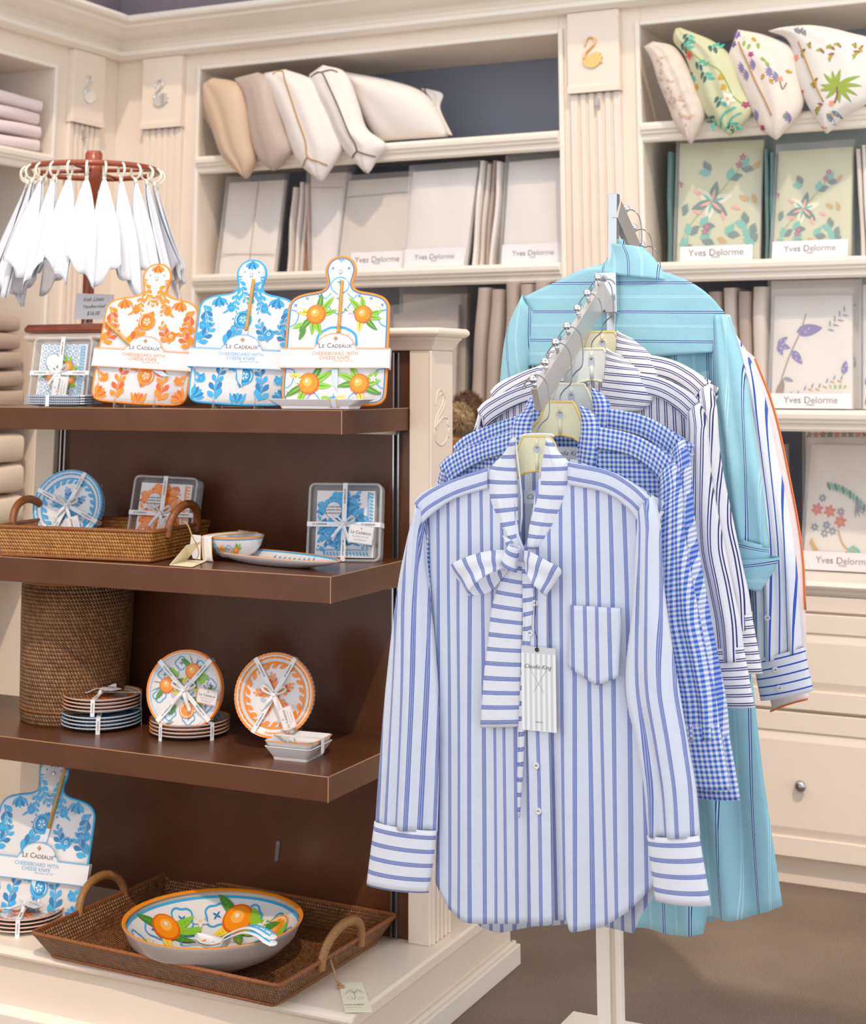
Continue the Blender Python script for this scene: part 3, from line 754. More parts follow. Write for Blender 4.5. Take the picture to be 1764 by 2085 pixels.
def cheeseboard(label, rim, rim2, printer, edge, txt, knife, loc, rot, group='cheeseboard gift sets with a knife'):
    t = thing('cheeseboard', label, 'cheeseboard', loc, rot, group)
    b = MB(); b.M = STAND.copy()
    n = len(OUTL)
    vs = [(x, y, 0) for x, y in OUTL]+[(x, y, .003) for x, y in OUTL]+[(x, y, .0055) for x, y in inset(OUTL, .0022)]
    fs = [tuple(range(n))[::-1] if ORI > 0 else tuple(range(n))]
    for k in (0, n):
        for i in range(n): q = (k+i, k+(i+1) % n, k+n+(i+1) % n, k+n+i); fs.append(q if ORI > 0 else q[::-1])
    fs.append(tuple(range(2*n, 3*n)) if ORI > 0 else tuple(range(2*n, 3*n))[::-1])
    b.add(vs, fs, [rim]*(len(fs)-1)+[WH], True)
    D = Deco(b, z=.0056)
    def band(a, c, m):
        h = D.h(); vv = []
        for p, q in zip(a, c): vv += [(p[0], p[1], h), (q[0], q[1], h)]
        k = len(a); b.add(vv, [(2*i, 2*((i+1) % k), 2*((i+1) % k)+1, 2*i+1) for i in range(k)], m)
    band(inset(OUTL, .0020), IN1, rim)
    if rim2 is not None: band(IN1, IN2, rim2)
    D.clip = lambda x, y: inside(IN2, x, y)
    printer(D); D.clip = None
    D.disc(0, .329, .0048, GY, n=14); D.disc(0, .3286, .0038, WH, n=14)
    b.build('board', PAL, t)
    pb = paper_band(edge, txt); pb2 = MB(); 
    for k in range(len(pb.v)): pb.v[k] = STAND @ pb.v[k]
    pb.build('paper_band', PAL, t)
    # knife: (x0,y0) handle end -> (x1,y1) collar, blade beyond
    kt = MB(); kt.M = STAND @ T(0, 0, .0110)
    (x0, y0), (x1, y1) = knife; P0, P1 = V((x0, y0, 0)), V((x1, y1, 0)); dr = (P1-P0).normalized(); L = (P1-P0).length
    kn = 60; kt.tube([P0.lerp(P1, i/kn) for i in range(kn+1)], [.0048 if i % 3 else .0040 for i in range(kn+1)], 10)
    ho = kt.build('knife_handle', M_rattan_h, t)
    bl = MB(); bl.M = STAND @ T(0, 0, .0095); nn = V((-dr.y, dr.x, 0)); P2 = P1+dr*.02
    sh = [(0, -.004), (.03, -.004), (.05, -.007), (.075, -.008), (.098, -.003), (.112, .010), (.104, .006), (.09, .006), (.07, .0045), (.05, .004), (.03, .004), (0, .004)]
    bl.prism([tuple((P1-dr*.002+dr*a*1.3+nn*c*1.2).to_2d()) for a, c in sh], 0, .0014); bl.build('knife_blade', mat('blade_steel', '#C9D3DC', .22, metal=.5), ho)
    return t
M_acrylic = mat('clear_acrylic_stand', '#F2F0EE', .05, trans=.85)
def easel(loc, yaw, label, w=.105):
    t = thing('display_easel', label, 'stand', loc, (0, 0, yaw), 'clear plastic easels')
    for s in (-1, 1):
        m = MB(); x = s*w/2
        m.prism([(-.034, 0), (-.030, .030), (-.027, .030), (-.022, .006), (.012, .006), (.045, .15), (.05, .15), (.045, 0)], x-.0016, x+.0016, 0, Matrix(((0, 0, 1, 0), (1, 0, 0, 0), (0, 1, 0, 0), (0, 0, 0, 1))))
        m.build('bracket', M_acrylic, t)
    m = MB(); m.box(-w/2+.0017, w/2-.0017, .034, .0375, .002, .06); m.build('crossbar', M_acrylic, t)
    return t
def place_board(px, py, y, zt, yaw, lean, roll, *a):
    p = at(px, py, y=y); loc = (p.x, p.y, zt+.0075)
    e = easel((p.x, p.y+.028*0, zt), yaw, a[-1]); 
    return cheeseboard(a[0], a[1], a[2], a[3], a[4], a[5], a[6], loc, (-lean, roll, yaw))
z1 = 1.428
place_board(281, 820, 3.33, z1, radians(17), radians(12), radians(3.2), 'white cheeseboard with orange pomegranate vine print, leftmost of the three on the top shelf', O1, None, lambda D: vine_print(D, O1, O2), O1, TO, ((-.118, .205), (-.043, .150)), 'clear easel holding the orange cheeseboard')
place_board(483, 820, 3.325, z1, radians(17), radians(12), radians(2.2), 'white cheeseboard with sky blue pomegranate vine print, second from the left on the top shelf', B1, None, lambda D: vine_print(D, B1, B2), B1, TB, ((.008, .318), (.004, .185)), 'clear easel holding the blue cheeseboard on the top shelf')
place_board(679, 822, 3.32, z1, radians(17), radians(12), radians(.2), 'cheeseboard with painted oranges, green leaves and orange rim, right end of the top shelf', O1, B2, fruit_print, O1, TO, ((.006, .306), (.004, .175)), 'clear easel holding the painted oranges cheeseboard')
place_board(62, 1852, 3.30, ZP, radians(17), radians(12), radians(3.5), 'large white cheeseboard with blue pomegranate vine print standing on the plinth beside the rattan tray', B1, None, lambda D: vine_print(D, B1, B2), B1, TB, ((.03, .345), (.012, .205)), 'clear easel holding the blue cheeseboard on the plinth')
# ------------------------------------------------------------------ clothes rack
XK = -1.15; YK = 3.25
def rack():
    t = thing('clothes_rack', 'chrome two-arm clothes rack with white lower sleeve, carrying the shirts', 'clothes rack', (XK, YK, 0))
    def L(): m = MB(); m.M = T(-XK, -YK, 0); return m
    b = L(); hw = .27
    b.box(-1.44, -.88, YK-.45, 3.735, .035, .05); b.build('base_plate', M_trim, t, bevel=.003)
    for xx in (-1.40, -.92):
        for yy in (YK-.41, 3.695):
            c = L(); c.lathe([(.0001, 0), (.022, .002), (.024, .015), (.01, .03), (.006, .036)], 16, 0, T(xx, yy, 0)); c.build('foot', M_steel, t)
    s = L(); s.box(XK-.046, XK-.018, YK-.015, YK+.012, .05, .62); s.build('sleeve', M_trim, t, bevel=.002)
    s = L(); s.box(XK-.006, XK+.006, YK-.015, YK+.008, .05, .62); s.build('sleeve', M_trim, t, bevel=.002)
    s = L(); s.box(XK-.0178, XK-.0062, YK-.004, YK+.006, .05, .62); s.build('spacer', M_wall, t)
    ptop = at(1252, 395, y=YK)
    u = L(); xb = XK-.022; hx_, hy_ = .0100, .011
    u.add([(xx+sx*hx_, YK+sy*hy_, zz) for xx, zz in ((xb, .60), (ptop.x-.0015, ptop.z)) for sy in (-1, 1) for sx in (-1, 1)], [(0, 2, 3, 1), (4, 5, 7, 6), (0, 1, 5, 4), (2, 6, 7, 3), (0, 4, 6, 2), (1, 3, 7, 5)]); u.build('upright', M_steelpost, t, bevel=.0015)
    px_ = ptop.x-.0015
    # front arm
    balls = [(1218, 565), (1196, 597), (1176, 628), (1155, 664), (1132, 697), (1110, 737), (1086, 772)]
    P = [at(a, c, x=XK) for a, c in balls]
    a0, a1 = P[0]+V((0, .05, .0)), P[-1]+V((0, -.004, 0)); dr = (P[-1]-P[0]).normalized(); up = V((0, -dr.z, dr.y)); up = up if up.z > 0 else -up
    a = L(); h = .050; w = .0072
    s0 = P[0]-dr*.045-up*.017; s1 = P[-1]+dr*.006-up*.017
    for q, (e0, e1) in enumerate([(s0, s1)]):
        vs = []
        for e in (e0, e1):
            for sx in (-1, 1):
                for k in (0, 1): vs.append(e+V((sx*w, 0, 0))-up*h*k)
        a.add(vs, [(0, 2, 3, 1), (4, 5, 7, 6), (0, 4, 6, 2), (1, 3, 7, 5), (0, 1, 5, 4), (2, 6, 7, 3)])
    arm = a.build('arm', M_armst, t, bevel=.0012)
    for p in P:
        q = L(); q.ball(p, .0085); q.tube([p-up*.007, p-up*.0168], .0045, 10); q.build('ball_stop', M_chrome, arm)
    br = L(); br.box(XK-.014, px_+.012, YK-.0535+.02, YK-.0125, P[0].z-.075, P[0].z+.012); br.build('arm_bracket', M_chrome, t, bevel=.002)
    # rear arm, running away from the camera
    balls2 = [(1275, 425), (1291, 463), (1307, 498)]
    P2 = [at(a, c, x=px_+.004) for a, c in balls2]; dr2 = (P2[-1]-P2[0]).normalized(); up2 = V((0, -dr2.z, dr2.y)); up2 = up2 if up2.z > 0 else -up2
    a = L(); e0 = P2[0]-dr2*.05-up2*.017; e1 = P2[-1]+dr2*.16-up2*.017; vs = []
    for e in (e0, e1):
        for sx in (-1, 1):
            for k in (0, 1): vs.append(e+V((sx*w, 0, 0))-up2*h*k)
    a.add(vs, [(0, 1, 3, 2), (4, 6, 7, 5), (0, 2, 6, 4), (1, 5, 7, 3), (0, 4, 5, 1), (2, 3, 7, 6)])
    arm2 = a.build('arm', M_armst, t, bevel=.0012)
    for p in P2+[P2[-1]+dr2*.07, P2[-1]+dr2*.14]:
        q = L(); q.ball(p, .0085); q.tube([p-up2*.007, p-up2*.0168], .0045, 10); q.build('ball_stop', M_chrome, arm2)
    return P, P2
M_armst = mat('satin_steel_arm', '#CDC4BC', .32, metal=.65)
M_steelpost = mat('polished_post', '#C9CCCE', .22, metal=.9)
BALLS, BALLS2 = rack()
# ------------------------------------------------------------------ hangers
M_h_yel = mat('yellowed_plastic', '#F0EAC6', .35, trans=.1)
M_h_clr = mat('milky_plastic', '#E6E9E3', .3, trans=.1)
M_wire = mat('hook_wire', '#8D9096', .25, metal=1)
def hanger(loc, plastic, label, hole='round', w=.030, ry=0):
    t = thing('clothes_hanger', label, 'hanger', loc, (0, 0, ry), 'plastic hangers on the rack')
    m = MB(); m.M = STAND.copy()
    out = [(-w*.9, 0), (w*.9, 0), (w*1.15, -.012), (w*1.45, -.035), (w*2.2, -.055), (.13, -.098), (.205, -.135), (.212, -.148), (.203, -.154), (.12, -.118), (w*1.6, -.082), (w*.9, -.068), (0, -.063), (-w*.9, -.068), (-w*1.6, -.082), (-.12, -.118), (-.203, -.154), (-.212, -.148), (-.205, -.135), (-.13, -.098), (-w*2.2, -.055), (-w*1.45, -.035), (-w*1.15, -.012)]
    m.prism(out, -.0012, .0012)
    rim = [(p[0], p[1], 0) for p in out]; m.tube(rim, .003, 6, 1, closed=True)
    m.tube([(0, -.004, .0008), (0, -.020, .0008)], .004, 8); m.tube([(0, -.034, .0008), (0, -.062, .0008)], .0042, 8)
    if hole == 'round': m.tube([(.009*cos(a), -.025+.009*sin(a), .001) for a in [2*pi*i/20 for i in range(20)]], .0018, 6, closed=True)
    m.build('body', [plastic, mat('rim_'+plastic.name, '#E6CB7C' if plastic is M_h_yel else '#E4E0C4', .35)], t)
    h = MB(); h.M = STAND.copy()
    if hole == 'round': h.lathe([(.0001, 0), (.0082, 0)], 20, 0, T(0, -.025, .0016))
    else: h.box(-.007, .007, -.036, -.018, .0013, .0017)
    h.build('hole', mat('hanger_hole_shade', '#B9C0CC', .6), t)
    k = MB(); k.M = STAND.copy()
    k.tube(smooth_path([(0, -.022, .002), (0, 0, 0), (.001, .012, 0), (.010, .024, 0), (.022, .034, 0), (.026, .05, 0), (.025, .08, 0), (.020, .10, 0), (.008, .1125, 0), (-.006, .1135, 0), (-.018, .106, 0), (-.026, .094, 0), (-.028, .090, .001), (-.024, .088, .001), (-.020, .096, .001)], 60), .0013, 8)
    k.build('hook', M_wire, t)
    return t
# ------------------------------------------------------------------ fabrics
NV, WHT = '#4054A4', '#D8DDEA'
F_bow = stripe_mat('white_cloth_triple_blue_stripe', .0235, [(0, WHT), (.36, NV), (.435, '#C6CEE8'), (.465, NV), (.54, '#C6CEE8'), (.57, NV), (.645, WHT)], ('.', WHT, .36, .645) and (.0016, '#B9C3E4', .36, .645))
F_bow_h = stripe_mat('white_cloth_triple_blue_stripe_across', .0250, [(0, '#E6E7EE'), (.36, NV), (.435, '#C6CEE8'), (.465, NV), (.54, '#C6CEE8'), (.57, NV), (.645, '#E6E7EE')], (.0016, '#B9C3E4', .36, .645), swap=True)
F_ging = gingham_mat('blue_white_gingham', .0088, '#2E63C4', '#E4E7F0')
F_navy = stripe_mat('white_cloth_double_navy_stripe', .0155, [(0, '#E8E6EA'), (.30, '#2B2F6E'), (.42, '#E9E6EC'), (.56, '#2B2F6E'), (.68, '#E8E6EA')])
F_navy_h = stripe_mat('white_cloth_double_navy_stripe_across', .0155, [(0, '#F4F1F2'), (.30, '#2B2F6E'), (.42, '#E9E6EC'), (.56, '#2B2F6E'), (.68, '#F4F1F2')], swap=True)
TE = '#98CAD7'
F_teal = stripe_mat('aqua_cloth_striped', .062, [(0, TE), (.16, '#2B3C8C'), (.185, '#BFE0EA'), (.215, '#2B3C8C'), (.24, TE), (.64, '#B9E4EC'), (.66, TE), (.69, '#B9E4EC'), (.71, TE)])
F_teal_h = stripe_mat('aqua_cloth_striped_across', .062, [(0, TE), (.16, '#2B3C8C'), (.185, '#BFE0EA'), (.215, '#2B3C8C'), (.24, TE), (.64, '#B9E4EC'), (.66, TE), (.69, '#B9E4EC'), (.71, TE)], swap=True)
F_blue = stripe_mat('white_cloth_single_blue_stripe', .0165, [(0, '#E2E3EC'), (.38, '#3355B4'), (.56, '#E2E3EC')])
F_blue_h = stripe_mat('white_cloth_single_blue_stripe_across', .0165, [(0, '#E2E3EC'), (.38, '#3355B4'), (.56, '#E2E3EC')], swap=True)
F_pink = mat('pale_pink_cloth', '#EFDDD9', .8, bump=.1); M_opipe = mat('orange_piping', '#E8763A', .7)
M_button = mat('white_button', '#EDEBEA', .2, coat=.3); M_satin = mat('satin_label', '#DADDE4', .3, sheen=.3); M_tape = mat('white_tape', '#E6E7EE', .7)
# ------------------------------------------------------------------ cloth panels (local x, z; y grows away from the camera)
def poly1(pts):
    def f(s):
        for i in range(len(pts)-1):
            if s <= pts[i+1][0]: return lerp(pts[i][1], pts[i+1][1], (s-pts[i][0])/max(1e-9, pts[i+1][0]-pts[i][0]))
        return pts[-1][1]
    return f
def folds(seed, amp, k=3, f0=2.0):
    r = random.Random(seed); W = [(r.uniform(.4, 1), f0*(1+.8*i)+r.uniform(-.5, .5), r.uniform(0, 6.28), r.uniform(-1.6, 1.6)) for i in range(k)]
    def g(s, t): return amp*sum(a*sin(2*pi*f*s+p+d*t) for a, f, p, d in W)/k
    return g
def panel(name, parent, m, Lc, Rc, y0=0, bulge=.004, fold=None, ns=24, nt=30, swap=False, u0=0, top=None, bot=None, straight=False, env=None, back=None, thick=.0009, diag=0, uoff=0):
    """cloth between two edges; a closed flattened tube when back (depth) is given"""
    L, R = curve([(x, 0, z) for x, z in Lc]), curve([(x, 0, z) for x, z in Rc]); fold = fold or (lambda s, t: 0); env = env or (lambda t: .3+.7*t)
    def base(s, t):
        a, b = L(t), R(t); p = a.lerp(b, s)
        if top or bot:
            zt = top(s) if top else L(0).z+(R(0).z-L(0).z)*s; zb = bot(s) if bot else L(1).z+(R(1).z-L(1).z)*s
            p = V((p.x, 0, lerp(zt, zb, t)))
        return p
    width = sum((R(t)-L(t)).length for t in (.2, .5, .8))/3; length = sum(((L((i+1)/10)+R((i+1)/10))-(L(i/10)+R(i/10))).length/2 for i in range(10))
    def pt(s, t):
        p = base(s, t); e = sin(pi*s)**.6 if 0 < s < 1 else 0
        return V((p.x, y0-bulge*e-fold(s, t)*env(t)*min(1, e*1.4), p.z))
    def uv(s, t):
        p = base(s, t)
        if straight: u, v = p.x+fold(s, t)*env(t)*.5, -p.z
        else:
            wd = (R(t)-L(t)).length; u, v = (s-.5)*wd+fold(s, t)*.3, length*t
            if diag: u, v = u*cos(diag)-v*sin(diag), u*sin(diag)+v*cos(diag)
        u += uoff
        return (u, v)
    mb = MB()
    if back is None:
        mb.grid(lambda s, t: pt(1-s, t), ns, nt, 0, True, lambda s, t: uv(1-s, t))
        o = mb.build(name, m, parent, solid=thick)
    else:
        def pt2(s, t):
            if s <= .5: return pt(1-2*s, t)
            q = (s-.5)*2; p = base(q, t); e = sin(pi*q)**.5 if 0 < q < 1 else 0
            return V((p.x, y0+back*e+fold(1-q, t)*env(t)*.5*e, p.z))
        def uv2(s, t):
            if s <= .5: return uv(1-2*s, t)
            u, v = uv((s-.5)*2, t); return (u, v)
        mb.grid(pt2, ns*2, nt, 0, True, uv2, closed=False)
        o = mb.build(name, m, parent, solid=thick)
    return o
def button(parent, x, z, y, r=.0058):
    m = MB(); m.M = STAND @ T(x, z, -y); m.lathe([(.0001, .0018), (r*.7, .0018), (r, .0026), (r, .0008), (r*.9, 0)][::-1], 18, 0)
    for dx in (-.0014, .0014): m.lathe([(.0001, .0030), (.0009, .0030)][::-1], 8, 1, T(dx, 0, 0))
    for dx in (-.0014, .0014): m.tube([(dx, -.0012, .0028), (dx, .0012, .0028)], .0005, 6, 1)
    return m.build('button', [M_button, mat('dark_thread', '#3A4258', .8)], parent)
YF = BALLS[6].y-.002
O_ = at(1094, 888, y=YF)
def lp(px, py): p = at(px, py, y=YF)-O_; return (p.x, p.z)
def LPS(*a): return [lp(*p) for p in a]
SH_TOP = [(862, 1020), (880, 1000), (940, 975), (1007, 952), (1040, 948), (1064, 985), (1078, 1085), (1088, 1112), (1100, 1085), (1114, 985), (1136, 948), (1176, 940), (1250, 957), (1300, 981), (1338, 1010)]
def sfun(pts, x0, x1): return poly1([((x-x0)/(x1-x0), lp(x, y)[1]) for x, y in pts])
def shirt(name, label, cat, loc, F, Fh, slen=1.0, seed=1, wid=1.0, topl=None, group='shirts hanging on the front arm'):
    t = thing(name, label, cat, loc, (0, 0, 0), group)
    t.scale = (wid, 1, 1)
    fx = [(893, 1790), (925, 1845), (960, 1868), (1000, 1874), (1143, 1866), (1176, 1861), (1182, 1884), (1240, 1880), (1290, 1848), (1322, 1815), (1345, 1790)]
    bx = [(893, 1800), (925, 1868), (955, 1910), (990, 1922), (1050, 1914), (1160, 1904), (1230, 1916), (1270, 1922), (1285, 1885), (1345, 1796)]
    LB = LPS((862, 1020), (878, 1060), (884, 1200), (897, 1420), (897, 1650), (893, 1790)); RB = LPS((1338, 1010), (1312, 1060), (1306, 1200), (1318, 1420), (1334, 1650), (1345, 1790))
    # L/R curves only carry x here
    env = lambda q: .15+.85*q
    fo = folds(seed, .020, 4, 1.8); fo2 = folds(seed+9, .010, 4, 1.5)
    panel('back', t, F, LB, RB, .045, -.025, fo2, 60, 40, straight=True, top=poly1([((x-862)/476, lp(x, y)[1]) for x, y in [(862, 1034), (940, 992), (1040, 940), (1094, 950), (1150, 938), (1250, 980), (1338, 1026)]]), bot=sfun(bx, 893, 1345), env=env)
    fr = panel('front', t, F, LB, RB, -.012, .022, fo, 110, 60, straight=True, top=sfun(topl or SH_TOP, 862, 1338), bot=sfun(fx, 893, 1345), env=env)
    # side webs close the shirt at the flanks
    for q, (C_, sg) in enumerate(((LB, 1), (RB, -1))):
        mb = MB(); cf = curve([(x, 0, z) for x, z in C_]); zt = C_[0][1]-.03; zb = C_[-1][1]
        mb.grid(lambda s, tt: V((cf(tt).x+sg*(.001+.006*sin(pi*s)), lerp(-.012, .045, s), lerp(zt, zb, tt))), 4, 30, 0, True, lambda s, tt: (s*.05, tt*.7)); mb.build('side_panel', F, t, solid=.0008)
    # yoke over the shoulders
    yl = panel('yoke', t, F, LPS((1010, 949), (940, 973), (884, 997), (862, 1018)), LPS((1010, 992), (945, 1012), (900, 1042), (876, 1064)), -.0385, .002, None, 8, 20, uoff=.004, env=lambda q: 1)
    yr = panel('yoke', t, F, LPS((1172, 938), (1250, 955), (1300, 979), (1338, 1008)), LPS((1172, 985), (1245, 1000), (1290, 1030), (1316, 1062)), -.0385, .002, None, 8, 20, uoff=.004, env=lambda q: 1)
    # sleeves and cuffs
    def sy(p): # shorten sleeves about the shoulder
        return (p[0] if slen == 1 else p[0], lp(0, 1010)[1]+(p[1]-lp(0, 1010)[1])*slen)
    SL = [sy(p) for p in LPS((866, 1022), (846, 1090), (822, 1210), (800, 1400), (787, 1560), (780, 1668))]
    SR = [sy(p) for p in LPS((878, 1036), (879, 1120), (889, 1210), (906, 1400), (908, 1560), (905, 1684))]
    s1 = panel('sleeve', t, F, SL, SR, -.030, .022, folds(seed+2, .016, 3, 1.3), 26, 44, back=.03, env=lambda q: .25+.75*q)
    RL = [sy(p) for p in LPS((1312, 1045), (1306, 1120), (1300, 1230), (1284, 1390), (1306, 1500), (1322, 1590), (1331, 1692))]
    RR = [sy(p) for p in LPS((1338, 1008), (1353, 1060), (1364, 1210), (1394, 1400), (1414, 1520), (1428, 1600), (1436, 1692))]
    s2 = panel('sleeve', t, F, RL, RR, -.030, .024, folds(seed+3, .020, 3, 1.2), 30, 44, back=.03, env=lambda q: .2+.8*q, diag=-.04)
    dz = sy(lp(0, 1684))[1]-lp(0, 1684)[1]
    mv = lambda P: [(x, z+dz) for x, z in P]
    c1 = panel('cuff', t, Fh, mv(LPS((781, 1662), (773, 1725), (765, 1790))), mv(LPS((906, 1681), (899, 1745), (890, 1806))), -.036, .016, None, 20, 10, back=.036, env=lambda q: 1)
    c2 = panel('cuff', t, Fh, mv(LPS((1331, 1690), (1339, 1755), (1348, 1820))), mv(LPS((1436, 1690), (1447, 1755), (1460, 1831))), -.036, .016, None, 20, 10, back=.036, env=lambda q: 1)
    for P in ([(781, 1661), (840, 1673), (907, 1682)], [(1330, 1689), (1390, 1690), (1437, 1690)]):
        pass
    return t, fr
def label_strip(t, z, size, w=.075):
    m = MB(); m.M = STAND @ T(0.004, z, -.014); m.box(-w/2, w/2, -.012, .012, 0, .0006); m.text('Claudia King', .013, T(0, 0, .0009), 1, shear=.45); o = m.build('brand_label', [M_satin, M_greyink], t)
    k = MB(); k.M = STAND @ T(.008, z-.019, -.0135); k.box(-.010, .010, -.005, .006, 0, .0006); k.text(size, .008, T(0, 0, .0009), 1); k.build('size_tag', [M_paper, M_black], t)
HZ = .1165
def hang_at(i): p = BALLS[i]; return V((XK+.008, p.y-.002, p.z-HZ+.0005))
# --- 1. the bow blouse
BL = V((O_.x, YF, O_.z))
bt, bfront = shirt('bow_blouse', 'white blouse with blue triple stripes and a large neck bow, frontmost on the rack', 'blouse', BL, F_bow, F_bow_h, seed=4, group=None)
hanger(BL, M_h_yel, 'yellowed plastic hanger inside the collar of the bow blouse')
def bp(name, Lc, Rc, y=-.045, bulge=.006, m=F_bow_h, nt=30, ns=16, fold=None, **k): return panel(name, bt, m, LPS(*Lc), LPS(*Rc), y, bulge, fold, ns, nt, env=lambda q: 1, **k)
# collar bands, running down to the knot
c = bp('collar', [(1057, 893), (1040, 920), (1008, 955), (1005, 985), (1012, 1020), (1027, 1058), (1045, 1090), (1062, 1112)], [(1062, 889), (1060, 925), (1063, 960), (1065, 990), (1066, 1020), (1067, 1060), (1068, 1085), (1070, 1108)], -.026, .016, fold=folds(3, .002, 2))
bp('collar', [(1127, 888), (1120, 915), (1114, 950), (1108, 990), (1098, 1030), (1090, 1065), (1087, 1090), (1085, 1112)], [(1132, 892), (1150, 920), (1177, 950), (1174, 985), (1164, 1020), (1150, 1055), (1132, 1085), (1112, 1112)], -.026, .016, fold=folds(5, .002, 2))
for pts in ([(1059, 893), (1064, 930), (1069, 970), (1073, 1010), (1073, 1050), (1070, 1080)], [(1128, 889), (1118, 925), (1110, 960), (1106, 990)]):
    mb = MB(); mb.tube([(lp(*p)[0], -.024, lp(*p)[1]) for p in pts], .0030, 6, 0, flat=.5); mb.build('collar_binding', M_tape, bt)
mb = MB(); mb.tube(smooth_path([(lp(*p)[0], .0, lp(*p)[1]) for p in [(1059, 893), (1066, 886), (1094, 884), (1122, 885), (1128, 889)]], 12), .0026, 6); mb.build('collar_binding', M_tape, bt)
label_strip(bt, lp(0, 975)[1], 'L')
# bow: knot, two loops, two tails
bp('bow_tail', [(1055, 1135), (1036, 1180), (1020, 1230), (1012, 1300), (1003, 1380), (997, 1472)], [(1085, 1140), (1084, 1190), (1084, 1240), (1082, 1300), (1080, 1380), (1078, 1470)], -.042, .004, fold=folds(8, .001, 2))
bp('bow_tail', [(1083, 1140), (1084, 1200), (1085, 1260), (1083, 1330), (1077, 1450), (1074, 1560), (1076, 1650)], [(1100, 1145), (1106, 1190), (1107, 1220), (1100, 1290), (1092, 1400), (1086, 1540), (1079, 1652)], -.047, .004, diag=.25, fold=folds(2, .002, 2))
def loop(nm, cen, pts_out, wdir, diag=0):
    """ribbon loop: centre line in px, ribbon width direction in px, with depth"""
    C = [V((lp(a, b)[0], -d, lp(a, b)[1])) for a, b, d in pts_out]; cf = curve([tuple(p) for p in C]); Lw = V((lp(0, 0)[0], 0, 0))
    wv = [V((w_[0]*.001, -w_[2]*.001 if len(w_) > 2 else 0, -w_[1]*.001)) for w_ in wdir]; wf = curve([tuple(v) for v in wv])
    ln = sum((C[i+1]-C[i]).length for i in range(len(C)-1))
    mb = MB(); mb.grid(lambda s, q: cf(q)+wf(q)*(s-.5)*2+V((0, .0016*sin(9*s+q*7), 0)), 14, 40, 0, True, lambda s, q: (s*.045, q*ln+.01)); mb.build(nm, F_bow_h, bt, solid=.0009)
loop('bow_loop', 0, [(1062, 1130, .062), (1030, 1136, .085), (1000, 1150, .092), (972, 1172, .082), (980, 1184, .062), (1010, 1176, .050), (1040, 1155, .048), (1060, 1138, .05)], [(0, 14), (0, 18), (12, 22), (18, 24), (16, 18), (10, 20), (4, 16), (0, 10)])
loop('bow_loop', 0, [(1092, 1130, .062), (1112, 1138, .085), (1135, 1154, .092), (1157, 1174, .080), (1150, 1184, .060), (1130, 1170, .05), (1108, 1152, .048), (1095, 1140, .05)], [(2, 14), (-4, 22), (-12, 24), (-16, 24), (-14, 18), (-8, 18), (-4, 14), (0, 10)])
bp('bow_knot', [(1066, 1101), (1056, 1120), (1050, 1138)], [(1086, 1110), (1082, 1130), (1080, 1158)], -.068, .012, ns=12, nt=12, back=.02)
bp('collar_tie_end', [(1044, 1085), (1052, 1105), (1062, 1125)], [(1058, 1092), (1066, 1102), (1074, 1114)], -.048, .006, ns=8, nt=8, diag=.4)
# button placket, buttons, pocket
bp('placket', [(1090, 1150), (1092, 1400), (1096, 1600), (1098, 1868)], [(1131, 1150), (1133, 1400), (1140, 1600), (1146, 1866)], -.0445, .002, m=F_bow, uoff=.0118, nt=40)
for a, b in ((1110, 1221), (1100, 1281), (1113, 1547), (1117, 1638)): q = lp(a, b); button(bt, q[0], q[1], -.0475)
bp('pocket', [(1178, 1225), (1176, 1300), (1172, 1352), (1200, 1382)], [(1280, 1232), (1272, 1300), (1270, 1360), (1240, 1388)], -.0395, .003, m=F_bow, straight=True, nt=16, fold=folds(4, .002, 2)) if False else None
mb = MB(); PK = LPS((1178, 1226), (1280, 1232), (1274, 1372), (1228, 1388), (1174, 1350))
n_ = len(PK); vs = [(x, -.0415, z) for x, z in PK]
def pkp(s, q):
    a = V(PK[0]).lerp(V(PK[1]), s); lowz = poly1([(0, PK[4][1]), (.55, PK[3][1]), (1, PK[2][1])])(s); b = V((lerp(PK[4][0], PK[2][0], s), lowz)); p = a.lerp(b, q); return V((p.x, -.0405-.002*sin(3*pi*s+1)-.003*(sin(pi*s)**.5 if 0 < s < 1 else 0), p.y))
mb.grid(lambda s, q: pkp(1-s, q), 14, 14, 0, True, lambda s, q: (pkp(1-s, q).x, -pkp(1-s, q).z)); mb.build('pocket', F_bow, bt, solid=.0012)
# swing tag on a black string (hangs from the blouse)
tg = thing('swing_tag', 'grey and white striped card tag hanging by a black string on the bow blouse', 'price tag', BL)
m = MB(); m.M = STAND @ T(0, 0, .054); A, B_ = lp(1085, 1306), lp(1156, 1480); x0, x1, zb, zt = A[0], B_[0], B_[1], A[1]
m.box(x0, x1, zb, zt, 0, .0012, 0); D = Deco(m, z=.00125)
k_ = 13; w_ = (x1-x0)/k_
for i in range(k_):
    if i % 2: D.poly([(x0+i*w_, zb+.001), (x0+(i+1)*w_, zb+.001), (x0+(i+1)*w_, zt-.011), (x0+i*w_, zt-.011)], 1)
D.poly([(x0, zt-.011), (x1, zt-.011), (x1, zt), (x0, zt)], 1)
xm = (x0+x1)/2; D.stroke([(xm-.016, zt-.038), (xm+.010, zt-.078)], .0006, 2); D.stroke([(xm+.016, zt-.038), (xm-.010, zt-.078)], .0006, 2)
m.text('Claudia King', .0105, T(xm-.002, zt-.034, .0018), 2, shear=.4); m.text('THE IVY', .004, T(xm, zb+.015, .0018), 2)
m.build('card', [M_paper, mat('pale_grey_stripe', '#D2D2D4', .6), M_greyink], tg)
m = MB(); q = [lp(*p) for p in [(1117, 1315), (1116, 1290), (1111, 1270), (1113, 1210), (1110, 1160)]]
